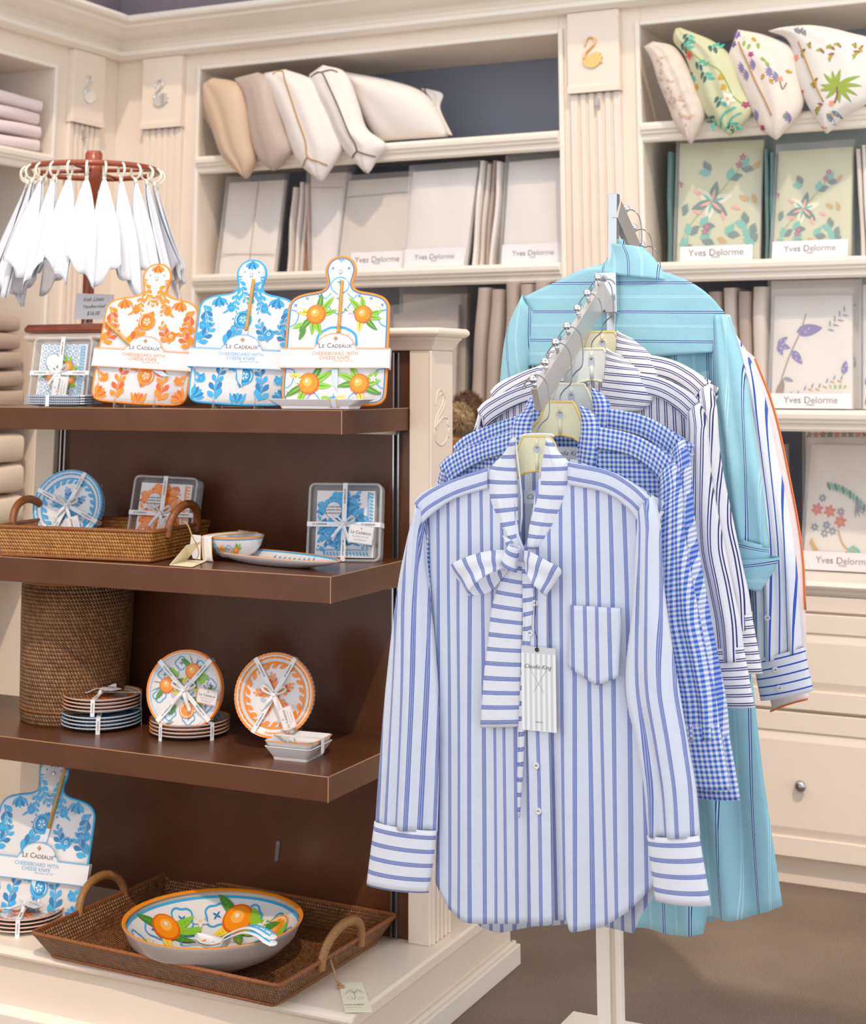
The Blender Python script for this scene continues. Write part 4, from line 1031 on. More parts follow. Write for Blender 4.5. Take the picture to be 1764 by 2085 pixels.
m.tube(smooth_path([(a, -.0565 if i == 0 else -.0545+.0006*i, b) for i, (a, b) in enumerate(q)], 24), .0007, 6); m.tube([(q[0][0]+.003*cos(a), -.0565, q[0][1]+.0015+.003*sin(a)) for a in [2*pi*i/12 for i in range(12)]], .0012, 6, closed=True); m.build('string', M_black, tg)
# --- 2..5 the shirts behind
def open_collar(t, F, Fh, big=False, size='M'):
    y = -.034
    if big:
        panel('collar', t, Fh, LPS((1020, 905), (985, 940), (1000, 1000), (1045, 1040)), LPS((1050, 886), (1045, 940), (1050, 990), (1064, 1060)), y, .014, None, 12, 16, env=lambda q: 1)
        panel('collar', t, Fh, LPS((1138, 886), (1134, 940), (1122, 1000), (1112, 1058)), LPS((1170, 905), (1215, 950), (1236, 1010), (1175, 1050)), y, .014, None, 12, 16, env=lambda q: 1)
    else:
        panel('collar', t, F, LPS((1040, 900), (1012, 930), (1008, 985), (1020, 1052)), LPS((1052, 892), (1050, 935), (1050, 980), (1058, 1040)), y, .012, None, 10, 16, env=lambda q: 1)
        panel('collar', t, F, LPS((1148, 892), (1150, 935), (1147, 980), (1140, 1040)), LPS((1160, 900), (1187, 930), (1186, 985), (1176, 1052)), y, .012, None, 10, 16, env=lambda q: 1)
    panel('neckband', t, F, LPS((1050, 925), (1055, 950)), LPS((1150, 925), (1146, 950)), .006, -.006, None, 14, 4, env=lambda q: 1)
    label_strip(t, lp(0, 962)[1], size, .08)
OPEN_TOP = [(862, 1020), (880, 1000), (940, 975), (1007, 952), (1034, 946), (1048, 985), (1060, 1060), (1080, 1120), (1096, 1135), (1114, 1120), (1140, 1060), (1150, 985), (1160, 944), (1186, 942), (1250, 957), (1300, 981), (1338, 1010)]
specs = [
 ('gingham_shirt', 'blue and white gingham shirt just behind the bow blouse', 4, F_ging, F_ging, .86, 11, False, 'M', M_h_yel, 'yellowed plastic hanger carrying the nearer gingham shirt', 'round'),
 ('gingham_shirt', 'blue and white gingham shirt second behind the bow blouse, with longer sleeve', 3, F_ging, F_ging, .955, 12, False, 'S', M_h_clr, 'milky clear hanger carrying the farther gingham shirt', 'square'),
 ('striped_shirt', 'white shirt with double navy stripes and wide collar, just behind the gingham shirts', 1, F_navy, F_navy_h, .86, 13, True, 'S', M_h_clr, 'milky clear hanger carrying the nearer navy striped shirt', 'square'),
 ('striped_shirt', 'white shirt with double navy stripes nearest the rack post', 0, F_navy, F_navy_h, .84, 14, True, 'M', M_h_yel, 'yellowed plastic hanger carrying the navy striped shirt nearest the post', 'round')]
for nm, lab, bi, F, Fh, sl, sd_, big, size, pl, hl, hole in specs:
    p = hang_at(bi); t, _ = shirt(nm, lab, 'shirt', p, F, Fh, sl, sd_, 1.02, OPEN_TOP)
    open_collar(t, F, Fh, big, size); hanger(p, pl, hl, hole)
    if 'second' in lab:
        for a, b in ((1376, 1480), (1392, 1590)): q = lp(a, b); button(t, q[0], q[1], -.058)
# --- teal shirt dress, seen from the back on the rear arm
def pxs(y, o, *pts): return [(at(a, b, y=y).x-o.x, at(a, b, y=y).z-o.z) for a, b in pts]
YT = BALLS2[0].y+.004
OT = V((BALLS2[0].x+.008, YT, BALLS2[0].z-HZ))
td = thing('shirt_dress', 'long aqua shirt dress with navy and white pinstripes and turned-up cuffs, on the rear arm', 'dress', OT)
hanger(OT, M_h_clr, 'clear hanger carrying the aqua dress behind the rack post')
def tp(name, Lc, Rc, m=F_teal, y=0, bulge=.01, **k): return panel(name, td, m, pxs(YT, OT, *Lc), pxs(YT, OT, *Rc), y, bulge, env=k.pop('env', lambda q: .4+.6*q), **k)
tp('back', [(1150, 582), (1085, 612), (1100, 720), (1100, 1000), (1110, 1300), (1120, 1600), (1130, 1800)], [(1395, 568), (1480, 640), (1480, 740), (1500, 1000), (1528, 1250), (1560, 1550), (1601, 1835)], y=-.03, bulge=.03, back=.06, ns=60, nt=60, fold=folds(21, .03, 4, 2.2), straight=True, uoff=.02,
   top=poly1([(0, pxs(YT, OT, (1150, 584))[0][1]), (.3, pxs(YT, OT, (1225, 548))[0][1]), (.5, pxs(YT, OT, (1270, 535))[0][1]), (.75, pxs(YT, OT, (1350, 548))[0][1]), (1, pxs(YT, OT, (1395, 568))[0][1])]),
   bot=poly1([(0, pxs(YT, OT, (1130, 1820))[0][1]), (.32, pxs(YT, OT, (1280, 1862))[0][1]), (.55, pxs(YT, OT, (1400, 1888))[0][1]), (.69, pxs(YT, OT, (1463, 1886))[0][1]), (.70, pxs(YT, OT, (1467, 1853))[0][1]), (.85, pxs(YT, OT, (1530, 1858))[0][1]), (1, pxs(YT, OT, (1601, 1835))[0][1])]))
tp('yoke', [(1245, 536), (1150, 580), (1086, 608), (1092, 640), (1096, 745)], [(1262, 535), (1350, 548), (1440, 590), (1495, 640), (1472, 720), (1470, 760)], y=-.062, bulge=.012, m=F_teal_h, ns=30, nt=24) if False else None
mb = MB(); ytop = [(1088, 608), (1150, 580), (1240, 545), (1350, 552), (1420, 575), (1462, 603), (1492, 638)]; ybot = [(1098, 745), (1180, 748), (1280, 735), (1380, 725), (1472, 718)]
f1, f2 = curve([(a, b, 0) for a, b in ytop]), curve([(a, b, 0) for a, b in ybot])
def yk(s, q):
    a = f1(s).lerp(f2(s), q); p = at(a.x, a.y, y=YT)-OT; return V((p.x, -.064-.012*(sin(pi*s)**.6 if 0 < s < 1 else 0)-.004*sin(14*s)*q, p.z))
mb.grid(lambda s, q: yk(1-s, q), 40, 20, 0, True, lambda s, q: (yk(1-s, q).x, -yk(1-s, q).z+.022-yk(1-s, q).x*.02)); mb.build('yoke', F_teal_h, td, solid=.001)
tp('collar', [(1262, 500), (1258, 530), (1235, 560)], [(1330, 508), (1352, 530), (1382, 574)], y=-.07, bulge=.022, ns=20, nt=12, env=lambda q: 1, uoff=.012)
tp('collar_stand', [(1268, 490), (1266, 512)], [(1288, 492), (1292, 512)], y=-.055, bulge=.01, ns=8, nt=6)
tp('sleeve', [(1470, 645), (1466, 760), (1478, 900), (1488, 1010), (1500, 1085)], [(1498, 642), (1530, 745), (1548, 860), (1566, 980), (1582, 1110)], y=-.06, bulge=.022, back=.05, ns=24, nt=40, fold=folds(23, .012, 3, 1.2), diag=-.10, uoff=.028)
tp('sleeve', [(1085, 602), (1052, 680), (1038, 800), (1022, 1000), (1010, 1150)], [(1112, 640), (1100, 740), (1100, 850), (1100, 1000), (1100, 1150)], y=-.06, bulge=.02, back=.05, ns=20, nt=30, diag=.25)
tp('cuff', [(1498, 1080), (1492, 1130), (1496, 1150)], [(1580, 1105), (1582, 1130), (1580, 1160)], m=F_teal_h, y=-.064, bulge=.022, back=.05, ns=20, nt=10, env=lambda q: 1)
tp('turned_cuff', [(1496, 1132), (1502, 1155), (1508, 1172)], [(1606, 1128), (1590, 1160), (1566, 1196)], m=F_teal_h, y=-.074, bulge=.02, back=.06, ns=20, nt=10, env=lambda q: 1, diag=.12)
# --- white shirt with blue stripes behind the dress
YB2 = YT+.075; OB = V((BALLS2[1].x+.008, YB2, BALLS2[1].z-HZ))
ts = thing('striped_shirt', 'white shirt with single blue stripes behind the aqua dress, cuff with two buttons', 'shirt', OB)
hanger(OB, M_h_clr, 'clear hanger just behind the aqua dress')
def up_(t_, O, Y, name, Lc, Rc, m, y=0, bulge=.01, **k): return panel(name, t_, m, pxs(Y, O, *Lc), pxs(Y, O, *Rc), y, bulge, **k)
up_(ts, OB, YB2, 'body', [(1180, 620), (1130, 700), (1140, 1000), (1150, 1380)], [(1400, 600), (1520, 720), (1530, 1000), (1540, 1240)], F_blue, y=0, bulge=.02, back=.03, ns=50, nt=30, straight=True, fold=folds(31, .01, 4))
up_(ts, OB, YB2, 'sleeve', [(1490, 690), (1500, 800), (1520, 1000), (1536, 1200), (1540, 1350)], [(1520, 708), (1558, 790), (1590, 935), (1622, 1100), (1640, 1320)], F_blue, y=-.02, bulge=.03, back=.03, ns=30, nt=40, fold=folds(33, .018, 3, 1.5), diag=-.05)
cf_ = up_(ts, OB, YB2, 'cuff', [(1541, 1338), (1548, 1380), (1556, 1422)], [(1645, 1313), (1653, 1358), (1663, 1402)], F_blue_h, y=-.026, bulge=.024, back=.034, ns=20, nt=8, env=lambda q: 1)
for a, b, yy in ((1577, 1250, -.058), (1592, 1355, -.053), (1600, 1392, -.053)): q = pxs(YB2, OB, (a, b))[0]; button(ts, q[0], q[1], yy, .0062)
# --- pale shirt with orange piping, rearmost
YO = YB2+.055; OO = V((BALLS2[2].x+.008, YO, BALLS2[2].z-HZ))
tz = thing('piped_shirt', 'pale pink shirt with orange piping, rearmost on the rack behind the blue striped shirt', 'shirt', OO)
hanger(OO, M_h_clr, 'clear hanger rearmost on the rack')
up_(tz, OO, YO, 'body', [(1200, 640), (1150, 720), (1160, 1000), (1170, 1380)], [(1400, 620), (1530, 740), (1540, 1000), (1545, 1240)], F_pink, y=0, bulge=.015, back=.02, ns=30, nt=20)
up_(tz, OO, YO, 'sleeve', [(1500, 700), (1520, 850), (1540, 1000), (1556, 1200), (1572, 1400)], [(1540, 730), (1578, 830), (1608, 960), (1634, 1110), (1642, 1240), (1648, 1390)], F_pink, y=-.01, bulge=.015, back=.02, ns=20, nt=30)
up_(tz, OO, YO, 'cuff', [(1568, 1400), (1576, 1442)], [(1640, 1384), (1652, 1418)], F_pink, y=-.012, bulge=.018, back=.02, ns=14, nt=6)
m = MB(); m.tube(smooth_path([(*(lambda q: (q[0], -.014, q[1]))(pxs(YO, OO, p)[0]),) for p in [(1541, 730), (1579, 830), (1609, 960), (1636, 1110), (1644, 1240)]], 30), .0022, 6)
m.tube(smooth_path([(*(lambda q: (q[0], -.032, q[1]))(pxs(YO, OO, p)[0]),) for p in [(1570, 1412), (1610, 1400), (1652, 1394)]], 10), .0012, 6); m.tube(smooth_path([(*(lambda q: (q[0], -.031, q[1]))(pxs(YO, OO, p)[0]),) for p in [(1576, 1443), (1615, 1428), (1652, 1418)]], 10), .0018, 6); m.build('piping', M_opipe, tz)
# ------------------------------------------------------------------ woven trays, dishes and gift sets on the display
M_ratt = weave_mat('woven_rattan_honey', '#E0A050', '#A8642A', '#2E1608', .0075, .0095, .3)
M_ratd = weave_mat('woven_rattan_brown', '#B37C4E', '#744422', '#1C0E06', .0070, .0085, .35)
M_ratb = weave_mat('woven_rattan_basket', '#AD7F52', '#6E4627', '#24130A', .0085, .0095, .3)
M_cane = mat('bound_cane', '#8A5228', .4, var=.25, vscale=160, bump=.4, bscale=200)
M_cane_l = mat('bound_cane_light', '#9C6E3E', .45, var=.2, vscale=160, bump=.4, bscale=200)
M_twine = mat('jute_twine', '#B89468', .9, bump=.5, bscale=400)
M_ribbon = mat('white_satin_ribbon', '#EFF0F3', .4, sheen=.4)
M_clear = mat('clear_plastic_box', '#F0F4F8', .05, alpha=.20, spec=.9)
M_napkin = mat('napkin_paper', '#F2F2F0', .7)
def tray(name, label, L, W, H, flare, m, cane, loc, rz, handles='x', hl=.16, hh=.085):
    t = thing(name, label, 'tray', loc, (0, 0, rz))
    def ring(hx, hy, z, r=.012): return [(x, y, z) for x, y in rrect(hx*2, hy*2, r, 3)]
    a0 = ring(L/2-flare, W/2-flare, 0); a1 = ring(L/2, W/2, H); b1 = ring(L/2-.006, W/2-.006, H); b0 = ring(L/2-flare-.004, W/2-flare-.004, .006)
    mb = MB(); n = len(a0)
    def wall(p, q, flip):
        P = 0
        for i in range(n):
            j = (i+1) % n; d = (V(p[j])-V(p[i])).length
            f = [p[i], p[j], q[j], q[i]]; uv = [(P, 0), (P+d, 0), (P+d, H+.01), (P, H+.01)]
            if flip: f = f[::-1]; uv = uv[::-1]
            mb.add(f, [(0, 1, 2, 3)], 0, False, uv); P += d
    wall(a0, a1, False); wall(b0, b1, True); wall(a1, b1, False)
    mb.add(a0, [tuple(range(n))[::-1]], 0); mb.add(b0, [tuple(range(n))], 0, False, [(y, x) for x, y, z in b0])
    mb.build('body', m, t)
    r = MB(); r.tube([(x, y, H) for x, y in rrect(L-.006, W-.006, .012, 3)], .0048, 8, closed=True); r.tube([(x, y, .003) for x, y in rrect(L-2*flare, W-2*flare, .012, 3)], .004, 6, closed=True); r.build('rim', M_cane, t)
    for s in (-1, 1):
        h = MB(); c_ = s*(L/2-.004) if handles == 'x' else s*(W/2-.004); pts = []
        for i in range(25):
            a = pi*i/24; u = -cos(a)*hl/2*(1+.0*sin(a)); zz = H-.02+hh*(sin(a)**.75 if sin(a) > 0 else 0)
            pts.append((c_+s*.012*sin(a), u, zz) if handles == 'x' else (u, c_+s*.012*sin(a), zz))
        k = smooth_path(pts, 70); h.tube(k, [.0105 if i % 2 else .0090 for i in range(len(k))], 10); h.build('handle', cane, t)
    return t
# big tray on the plinth: rim corners found in the photo
ca, cb, cc, cd = at(66, 1903, z=.245), at(588, 2016, z=.245), at(803, 1856, z=.245), at(322, 1782, z=.245)
cen = (ca+cb+cc+cd)/4; rz = atan2((cb-ca).y, (cb-ca).x); Lt = ((cb-ca).length+(cc-cd).length)/2; Wt = ((cd-ca).length+(cc-cb).length)/2
BT = tray('rattan_tray', 'large dark rattan tray with two looped handles on the plinth, holding the fruit bowl', Lt, Wt, .055, .035, M_ratd, M_cane_l, (cen.x, cen.y, ZP+.002), rz, 'x', .17, .075)
# tray on the middle shelf
z2 = 1.062
fa, fb = at(322, 1082, z=z2+.074), at(482, 1046, z=z2+.074)
f0 = at(0, 1080, z=z2+.074); rz2 = max(-.1, min(.1, atan2((fa-f0).y, (fa-f0).x))); W2 = .30; L2 = .455
mid = fa+V((-sin(rz2)*W2/2, cos(rz2)*W2/2-.02, 0)); mid.y = min(mid.y, 3.592-W2/2-.01); t2c = mid+V((-cos(rz2)*L2/2, -sin(rz2)*L2/2, 0))
T2 = tray('rattan_tray', 'honey coloured rattan tray with round handles on the middle shelf, holding plates and napkins', L2, W2, .072, .012, M_ratt, M_cane, (t2c.x, t2c.y, z2+.002), rz2, 'x', .15, .075)
# ---- plates
def hp(r, R): return .003 if r < R*.62 else .003+.011*((r-R*.62)/(R*.38))**1.5
def plate_print(D, kind, R, c1=None, c2=None):
    if kind == 'fruit':
        D.ring(0, 0, R*.955, R*1.0, O1, 48); D.ring(0, 0, R*.90, R*.955, B1, 48)
        D.clip = lambda x, y: x*x+y*y < (R*.86)**2
        for k in range(8): D.tile(R*.68*cos(k*pi/4+.2), R*.68*sin(k*pi/4+.2), R*.16, B1, B2)
        D.tile(0, 0, R*.22, B1, B2)
        for a, r in ((2.9, .20), (1.2, .20), (-.3, .17)): D.fruit(R*.5*cos(a), R*.5*sin(a), R*r, a=a+.5)
        D.slice(R*.48*cos(-1.4), R*.48*sin(-1.4), R*.20)
        for a in (2.1, .4, -2.2, -.9): D.blossom(R*.55*cos(a), R*.55*sin(a), R*.11); D.leaf(R*.4*cos(a), R*.4*sin(a), a+.3, R*.3, R*.12, G1 if a > 0 else G2)
        D.clip = None
    else:
        D.ring(0, 0, R*.87, R*1.0, c1, 56)
        for k in range(36): a = k*pi/18; D.stroke([(R*.90*cos(a), R*.90*sin(a)), (R*.985*cos(a+.06), R*.985*sin(a+.06))], R*.035, WH)
        D.ring(0, 0, R*.74, R*.79, c1, 56)
        for k in range(22): a = k*2*pi/22; D.leaf(R*.76*cos(a), R*.76*sin(a), a+pi-.9, R*.24, R*.10, c1, blunt=True)
        for k in range(5): a = k*1.257+.4; D.sprig(R*.12*cos(a), R*.12*sin(a), a, R*.34, 3, c1, .3, R*.035, .42, c2)
        D.disc(0, 0, R*.14, c1); D.disc(0, 0, R*.09, c2)
def plate_mesh(m, R, z, rim, printed=None, c1=None, c2=None, edge_ticks=None):
    m.lathe([(.0001, z), (R*.5, z), (R*.52, z+.001), (R*.70, z+.002), (R*.98, z+.0105), (R, z+.0125), (R, z+.0138)], 48, 0, smooth=True)
    m.lathe([(R, z+.0138), (R*.985, z+.0142), (R*.95, z+.0130)], 48, rim)
    pr = [(R*.95, z+.0130)]+[(R*q, z+hp(R*q, R)-.0012) for q in (.85, .75, .66, .6, .3)]+[(.0001, z+.0018)]
    m.lathe(pr, 48, WH, smooth=True)
    if printed: plate_print(Deco(m, lambda x, y, h: (x, y, z+max(hp(min(R, math.hypot(x, y)), R), .003)+.0002+h)), printed, R, c1, c2)
    if edge_ticks is not None:
        for k in range(60):
            a = k*2*pi/60; m.box(R-.001, R+.0004, -.0022, .0022, z+.0118, z+.0138, edge_ticks, RZ(a))
def ribbon_text(m, M, s=.0052): m.text('LE CADEAUX', s, M, 1, bold=.0001)
def bow(parent, M, s=1.0, tagrot=-.4, tagoff=(.03, -.03), tagsize=(.05, .034), txt=TO, name='gift_tag'):
    """bow lying in local xy with z outwards"""
    b = MB(); b.M = M
    def lp_(ang, L, w):
        ca_, sa = cos(ang), sin(ang)
        def f(u, q):
            a = 2*pi*q; r = L*sin(a/2); x = r; yy = .30*L*sin(a); zz = .004+.010*sin(a/2)+.003*sin(a)
            off = (u-.5)*w*(.45+.55*sin(a/2)); p = V((x*ca_-(yy*.5)*sa, x*sa+(yy*.5)*ca_, zz)); return p+V((-sa*off*.6, ca_*off*.6, off*.6))
        b.grid(f, 4, 24, 0, True)
    for a in (.5, 2.5): lp_(a, .034*s, .010*s)
    for a, L in ((-2.3, .045), (-1.2, .05)):
        d = V((cos(a), sin(a), 0)); nn = V((-d.y, d.x, 0))
        b.grid(lambda u, q: d*(L*s*q)+nn*((u-.5)*.0085*s)+V((0, 0, .006+.0035*sin(5*q))), 3, 12, 0, True)
    b.ball((0, 0, .006), .0055*s, 0, 10, 6)
    o = b.build('bow', [M_ribbon, M_black], parent, solid=.0004)
    g = MB(); g.M = M @ T(tagoff[0]*s, tagoff[1]*s, .0135) @ RZ(tagrot)
    w, h = tagsize; g.prism([(-w/2+.004, -h/2), (w/2, -h/2), (w/2, h/2), (-w/2+.004, h/2), (-w/2, h/2-.006), (-w/2, -h/2+.006)], 0, .0008, PB)
    D = Deco(g, z=.0009); D.stroke([(-w/2+.002, -h/2+.0012), (w/2-.0012, -h/2+.0012), (w/2-.0012, h/2-.0012), (-w/2+.002, h/2-.0012)], .0012, txt, closed=True)
    for k in range(4): D.leaf(0, h*.30, k*pi/2, .003, .0016, GO)
    g.caps(['LE', 'CADEAUX'], w*.165, T(0, h*.08, .0014), GY, bold=.0001); g.text('MELAMINE GIFT SET', w*.075, T(0, -h*.14, .0014), txt); g.text('www.lecadeaux.com', w*.06, T(0, -h*.30, .0014), GY)
    g.build(name, PAL, parent)
def plate_set(label, kind, c1, c2, rim, R, loc, rot, n=4, angs=(.6, 2.2), edge=None, tagrot=-.4, tagoff=(.035, -.02), group=None, txt=TO, s=1.0, name='plate_set'):
    t = thing(name, label, 'plates', loc, rot, group)
    dz = .0085
    for k in range(n):
        m = MB(); top = (k == n-1); plate_mesh(m, R, k*dz, rim, kind if top else None, c1, c2, edge); m.build('plate', PAL, t)
    zt = (n-1)*dz+.0142; r = MB()
    for a in angs:
        M = RZ(a); w = .0105
        r.box(-R-.001, R+.001, -w/2, w/2, zt, zt+.0006, 0, M)
        for s_ in (-1, 1): r.box(s_*(R+.0004), s_*(R+.001), -w/2, w/2, 0, zt+.0006, 0, M)
        for q in (-.66, .66): ribbon_text(r, M @ T(q*R, 0, zt+.0009))
        for s_ in (-1, 1): ribbon_text(r, M @ T(s_*(R+.0012), 0, zt/2) @ Matrix(((0, 0, s_, 0), (0, s_, 0, 0), (1, 0, 0, 0), (0, 0, 0, 1))), .004)
    r.build('ribbon', [M_ribbon, M_black], t)
    bow(t, T(0, 0, zt), s, tagrot, tagoff, txt=txt)
    return t
def upright(px, py, y, z, R, yaw, lean, th=.04):
    """place a plate set on edge: local z (face) towards the viewer"""
    p = at(px, py, y=y); return (p.x, y, z+R*cos(lean)+.001), (pi/2-lean, 0, yaw)
PG = 'plate gift sets tied with ribbon'
lo, ro = upright(144, 1086, 3.43, z2+.010, .093, radians(20), radians(14))
plate_set('round blue and white plates tied with ribbon, standing in the rattan tray', 'vine', B1, B2, B1, .093, lo, ro, angs=(1.15, -.45), edge=WH, tagrot=1.9, tagoff=(.028, -.055), group=PG, txt=TB)
z3 = .640
lo, ro = upright(381, 1470, 3.40, z3+.010, .095, radians(20), radians(8))
plate_set('round orange-rimmed fruit plates tied with ribbon, standing upright on the lowest shelf', 'fruit', None, None, O1, .094, lo, ro, angs=(.85, 2.35), tagrot=-.18, tagoff=(.062, -.012), group=PG)
lo, ro = upright(562, 1490, 3.40, z3+.020, .095, radians(22), radians(9))
plate_set('round orange and white vine plates tied with ribbon, standing right of the fruit plates', 'vine', O1, O2, O1, .095, lo, ro, angs=(1.05, 2.1), edge=WH, tagrot=1.95, tagoff=(.036, -.05), group=PG)
def flat(px, py, z): p = at(px, py, z=z); return (p.x, p.y, z)
RF = .099
pf = flat(206, 1478, z3); 
plate_set('stack of blue-edged plates lying flat under the orange-edged stack by the basket', 'vine', B1, B2, B1, RF, pf, (0, 0, .2), edge=WH, group=PG, txt=TB, angs=(-1.2, .4))
plate_set('stack of orange-edged plates lying flat on top of the blue-edged stack', 'vine', O1, O2, O1, RF, (pf[0], pf[1], z3+.0415), (0, 0, .1), edge=None, group=PG, angs=(-1.25, .3), name='plate_set')
plate_set('stack of fruit plates lying flat before the upright fruit plates', 'fruit', None, None, O1, RF, flat(386, 1494, z3), (0, 0, .15), group=PG, angs=(-1.9, -.55))
plate_set('stack of orange-edged plates lying flat on the plinth left of the large tray', 'vine', O1, O2, O1, .095, flat(50, 1882, ZP), (0, 0, .15), group=PG, angs=(-1.2, .5), n=4)
M_plst = mat('clear_plastic_stand', '#EDEDEB', .08, trans=.8)
for (px, py, y, z, lab) in ((144, 1086, 3.43, z2+.008, 'clear easel behind the blue plates in the rattan tray'), (379, 1470, 3.40, z3, 'clear easel behind the upright fruit plates'), (558, 1490, 3.40, z3, 'clear easel behind the upright orange vine plates')):
    p = at(px, py, y=y); easel((p.x, y+.045, z), radians(20), lab, .07)
# ---- napkin gift box
def napkin_box(label, c1, c2, loc, rot, w=.178, h=.178, fruit=False, txt=TB, tagrot=-.12, tagoff=(.048, -.025), tagsize=(.062, .044)):
    t = thing('napkin_box', label, 'napkins', loc, rot, 'napkin gift boxes')
    d = .048
    f = MB(); f.M = STAND @ T(0, h/2, 0)
    o_ = rrect(w, h, .014, 5); i_ = rrect(w-.010, h-.010, .010, 5); n = len(o_)
    for a, b_, zz0, zz1 in ((o_, o_, -d, 0),): 
        vs = [(x, y, -d) for x, y in o_]+[(x, y, 0) for x, y in o_]+[(x, y, 0) for x, y in i_]+[(x, y, -d+.003) for x, y in i_]
        fs = []
        for i in range(n):
            j = (i+1) % n
            for k in range(3): fs.append((k*n+i, k*n+j, (k+1)*n+j, (k+1)*n+i))
        fs.append(tuple(range(n))[::-1]); fs.append(tuple(range(3*n, 4*n)))
        f.add(vs, fs, 0, False)
    f.tube([(x, y, 0) for x, y in rrect(w-.003, h-.003, .013, 5)], .0032, 6, closed=True)
    f.build('clear_box', M_clear, t)
    nw, nh = w*.80, h*.86; m = MB(); m.M = STAND @ T(0, h/2-.004, -.012)
    for k in range(8): m.box(-nw/2, nw/2, -nh/2, nh/2, -.030+k*.0035, -.030+k*.0035+.003, WH)
    m.box(-nw/2, nw/2, -nh/2, nh/2, -.002, .0004, WH)
    D = Deco(m, z=.0006); hx, hy = nw/2-.003, nh/2-.003
    D.clip = lambda x, y: -hx < x < hx-.016 and -hy+.018 < y < hy
    if fruit:
        for i in range(7):
            for j in range(8): D.tile(-hx+.01+i*.018, -hy+.02+j*.018, .0085, c1, c2)
        D.fruit(.018, .018, .014, a=1.9); D.fruit(.0, -.03, .011); D.fruit(-.03, -.012, .012, a=2.4); D.fruit(.03, -.02, .010, a=1.2)
        for x, y in ((.0, .02), (.035, .0), (-.03, .01)): D.blossom(x, y, .009)
    else:
        vine_fill(D, hx, hy, c1, c2, 5)
        D.sprig(-hx+.004, -.045, 1.2, .09, 5, c1, -1.3, .006, .36, c2); D.sprig(-.005, -.05, 1.4, .08, 4, c1, -.6, .006, .42, c2); D.sprig(.0, .02, 1.8, .06, 4, c1, -1.4, .006, .42, c2)
        D.sprig(-hx+.006, .03, .2, .07, 4, c1, 1.2, .006, .4, c2); D.pom(.025, .0, .013, .8, c1, c2); D.pom(-.03, .055, .010, 1.6, c1, c2); D.fan(.034, .042, 3.4, .03, c1, 5, 1, c2); D.fan(-hx+.003, -.02, .2, .028, c1, 5, 1, c2); D.fan(hx-.02, -.03, 2.8, .026, c1, 5, 1, c2); D.fan(-.01, hy, -pi/2, .024, c1); D.pom(-.04, -.02, .009, 2.2, c1, c2)
        for x, y in ((.01, .06), (-.015, .02), (.03, -.02), (-.035, -.045)): D.disc(x, y, .0028, c2)
    D.clip = None
    D.stroke([(hx-.014, hy), (hx-.014, -hy+.016), (-hx, -hy+.016)], .0022, c1); D.stroke([(hx-.011, hy), (hx-.011, -hy+.013), (-hx, -hy+.013)], .001, c1)
    for k in range(16): D.stroke([(hx-.009, hy-.003-k*.0082), (hx-.001, hy-.006-k*.0082)], .0035, c1)
    for k in range(14): D.stroke([(hx-.014-k*.0082, -hy+.010), (hx-.011-k*.0082, -hy+.002)], .0035, c1)
    # round sticker
    D.disc(-hx*.42, hy*.42, .0205, PB, n=28); D.ring(-hx*.42, hy*.42, .0195, .0205, GY, 28)
    for k, s in enumerate(('DOUBLE SIDED', 'NAPKINS WITH', 'COORDINATING')): m.text(s, .0052, T(-hx*.42, hy*.42+.008-k*.0075, .0042), GY, bold=.0001)
    m.build('napkins', PAL, t)
    r = MB(); r.M = STAND @ T(0, h/2, 0); wr = .0115; e = .0035
    r.box(-wr/2, wr/2, -h/2-.001, h/2+.001, e, e+.0006); r.box(-w/2-.001, w/2+.001, -wr/2-.006, wr/2-.006, e+.0006, e+.0012)
    for s in (-1, 1): r.box(-wr/2, wr/2, s*(h/2+.0004), s*(h/2+.001), -d, e+.0006); r.box(s*(w/2+.0004), s*(w/2+.001), -wr/2-.006, wr/2-.006, -d, e+.0012)
    for q in (-.33, .33): ribbon_text(r, T(q*w, -.006, e+.0016), .006); ribbon_text(r, T(0, q*h, e+.0012) @ RZ(-pi/2), .006)
    r.build('ribbon', [M_ribbon, M_black], t)
    bow(t, STAND @ T(0, h/2-.006, e+.001), .95, tagrot, tagoff, tagsize, txt)
    return t
p = at(690, 1139, y=3.44); napkin_box('clear box of blue printed napkins tied with ribbon, right end of the middle shelf', B1, B2, (p.x, 3.46, z2+.002), (-radians(9), 0, radians(18)), .182, .184)
p = at(316, 1090, y=3.44); napkin_box('clear box of orange printed napkins tied with ribbon, in the rattan tray', O1, O2, (p.x, 3.45, z2+.012), (-radians(12), radians(2), radians(14)), .176, .178, tagrot=-1.1, tagoff=(.03, -.04), tagsize=(.06, .034), txt=TO)
p = at(111, 802, y=3.42); napkin_box('clear box of tile and orange printed napkins, left end of the top shelf', B1, B2, (p.x, 3.43, 1.430), (-radians(10), 0, radians(16)), .168, .184, fruit=True, tagrot=1.5, tagoff=(.012, -.045), txt=TB)
# ---- square and oblong dishes
def dish_mesh(m, w, d, h, rim=O1, pr=None, z=0, rr=.012):
    a = [(x, y, z) for x, y in rrect(w*.72, d*.72, rr*.6, 4)]; a2 = [(x, y, z+.006) for x, y in rrect(w*.74, d*.74, rr*.6, 4)]; b = [(x, y, z+h) for x, y in rrect(w, d, rr, 4)]
    c = [(x, y, z+h+.0008) for x, y in rrect(w-.006, d-.006, rr*.8, 4)]; e = [(x, y, z+.012) for x, y in rrect(w*.72, d*.72, rr*.6, 4)]; n = len(a)
    rings = [a, a2, b, c, e]; vs = [p for r in rings for p in r]; fs = []; ms = []
    for k in range(4):
        for i in range(n): j = (i+1) % n; fs.append((k*n+i, k*n+j, (k+1)*n+j, (k+1)*n+i)); ms.append((WH, WH, rim, WH)[k])
    fs += [tuple(range(n))[::-1], tuple(range(4*n, 5*n))]; ms += [WH, WH]
    m.add(vs, fs, ms)
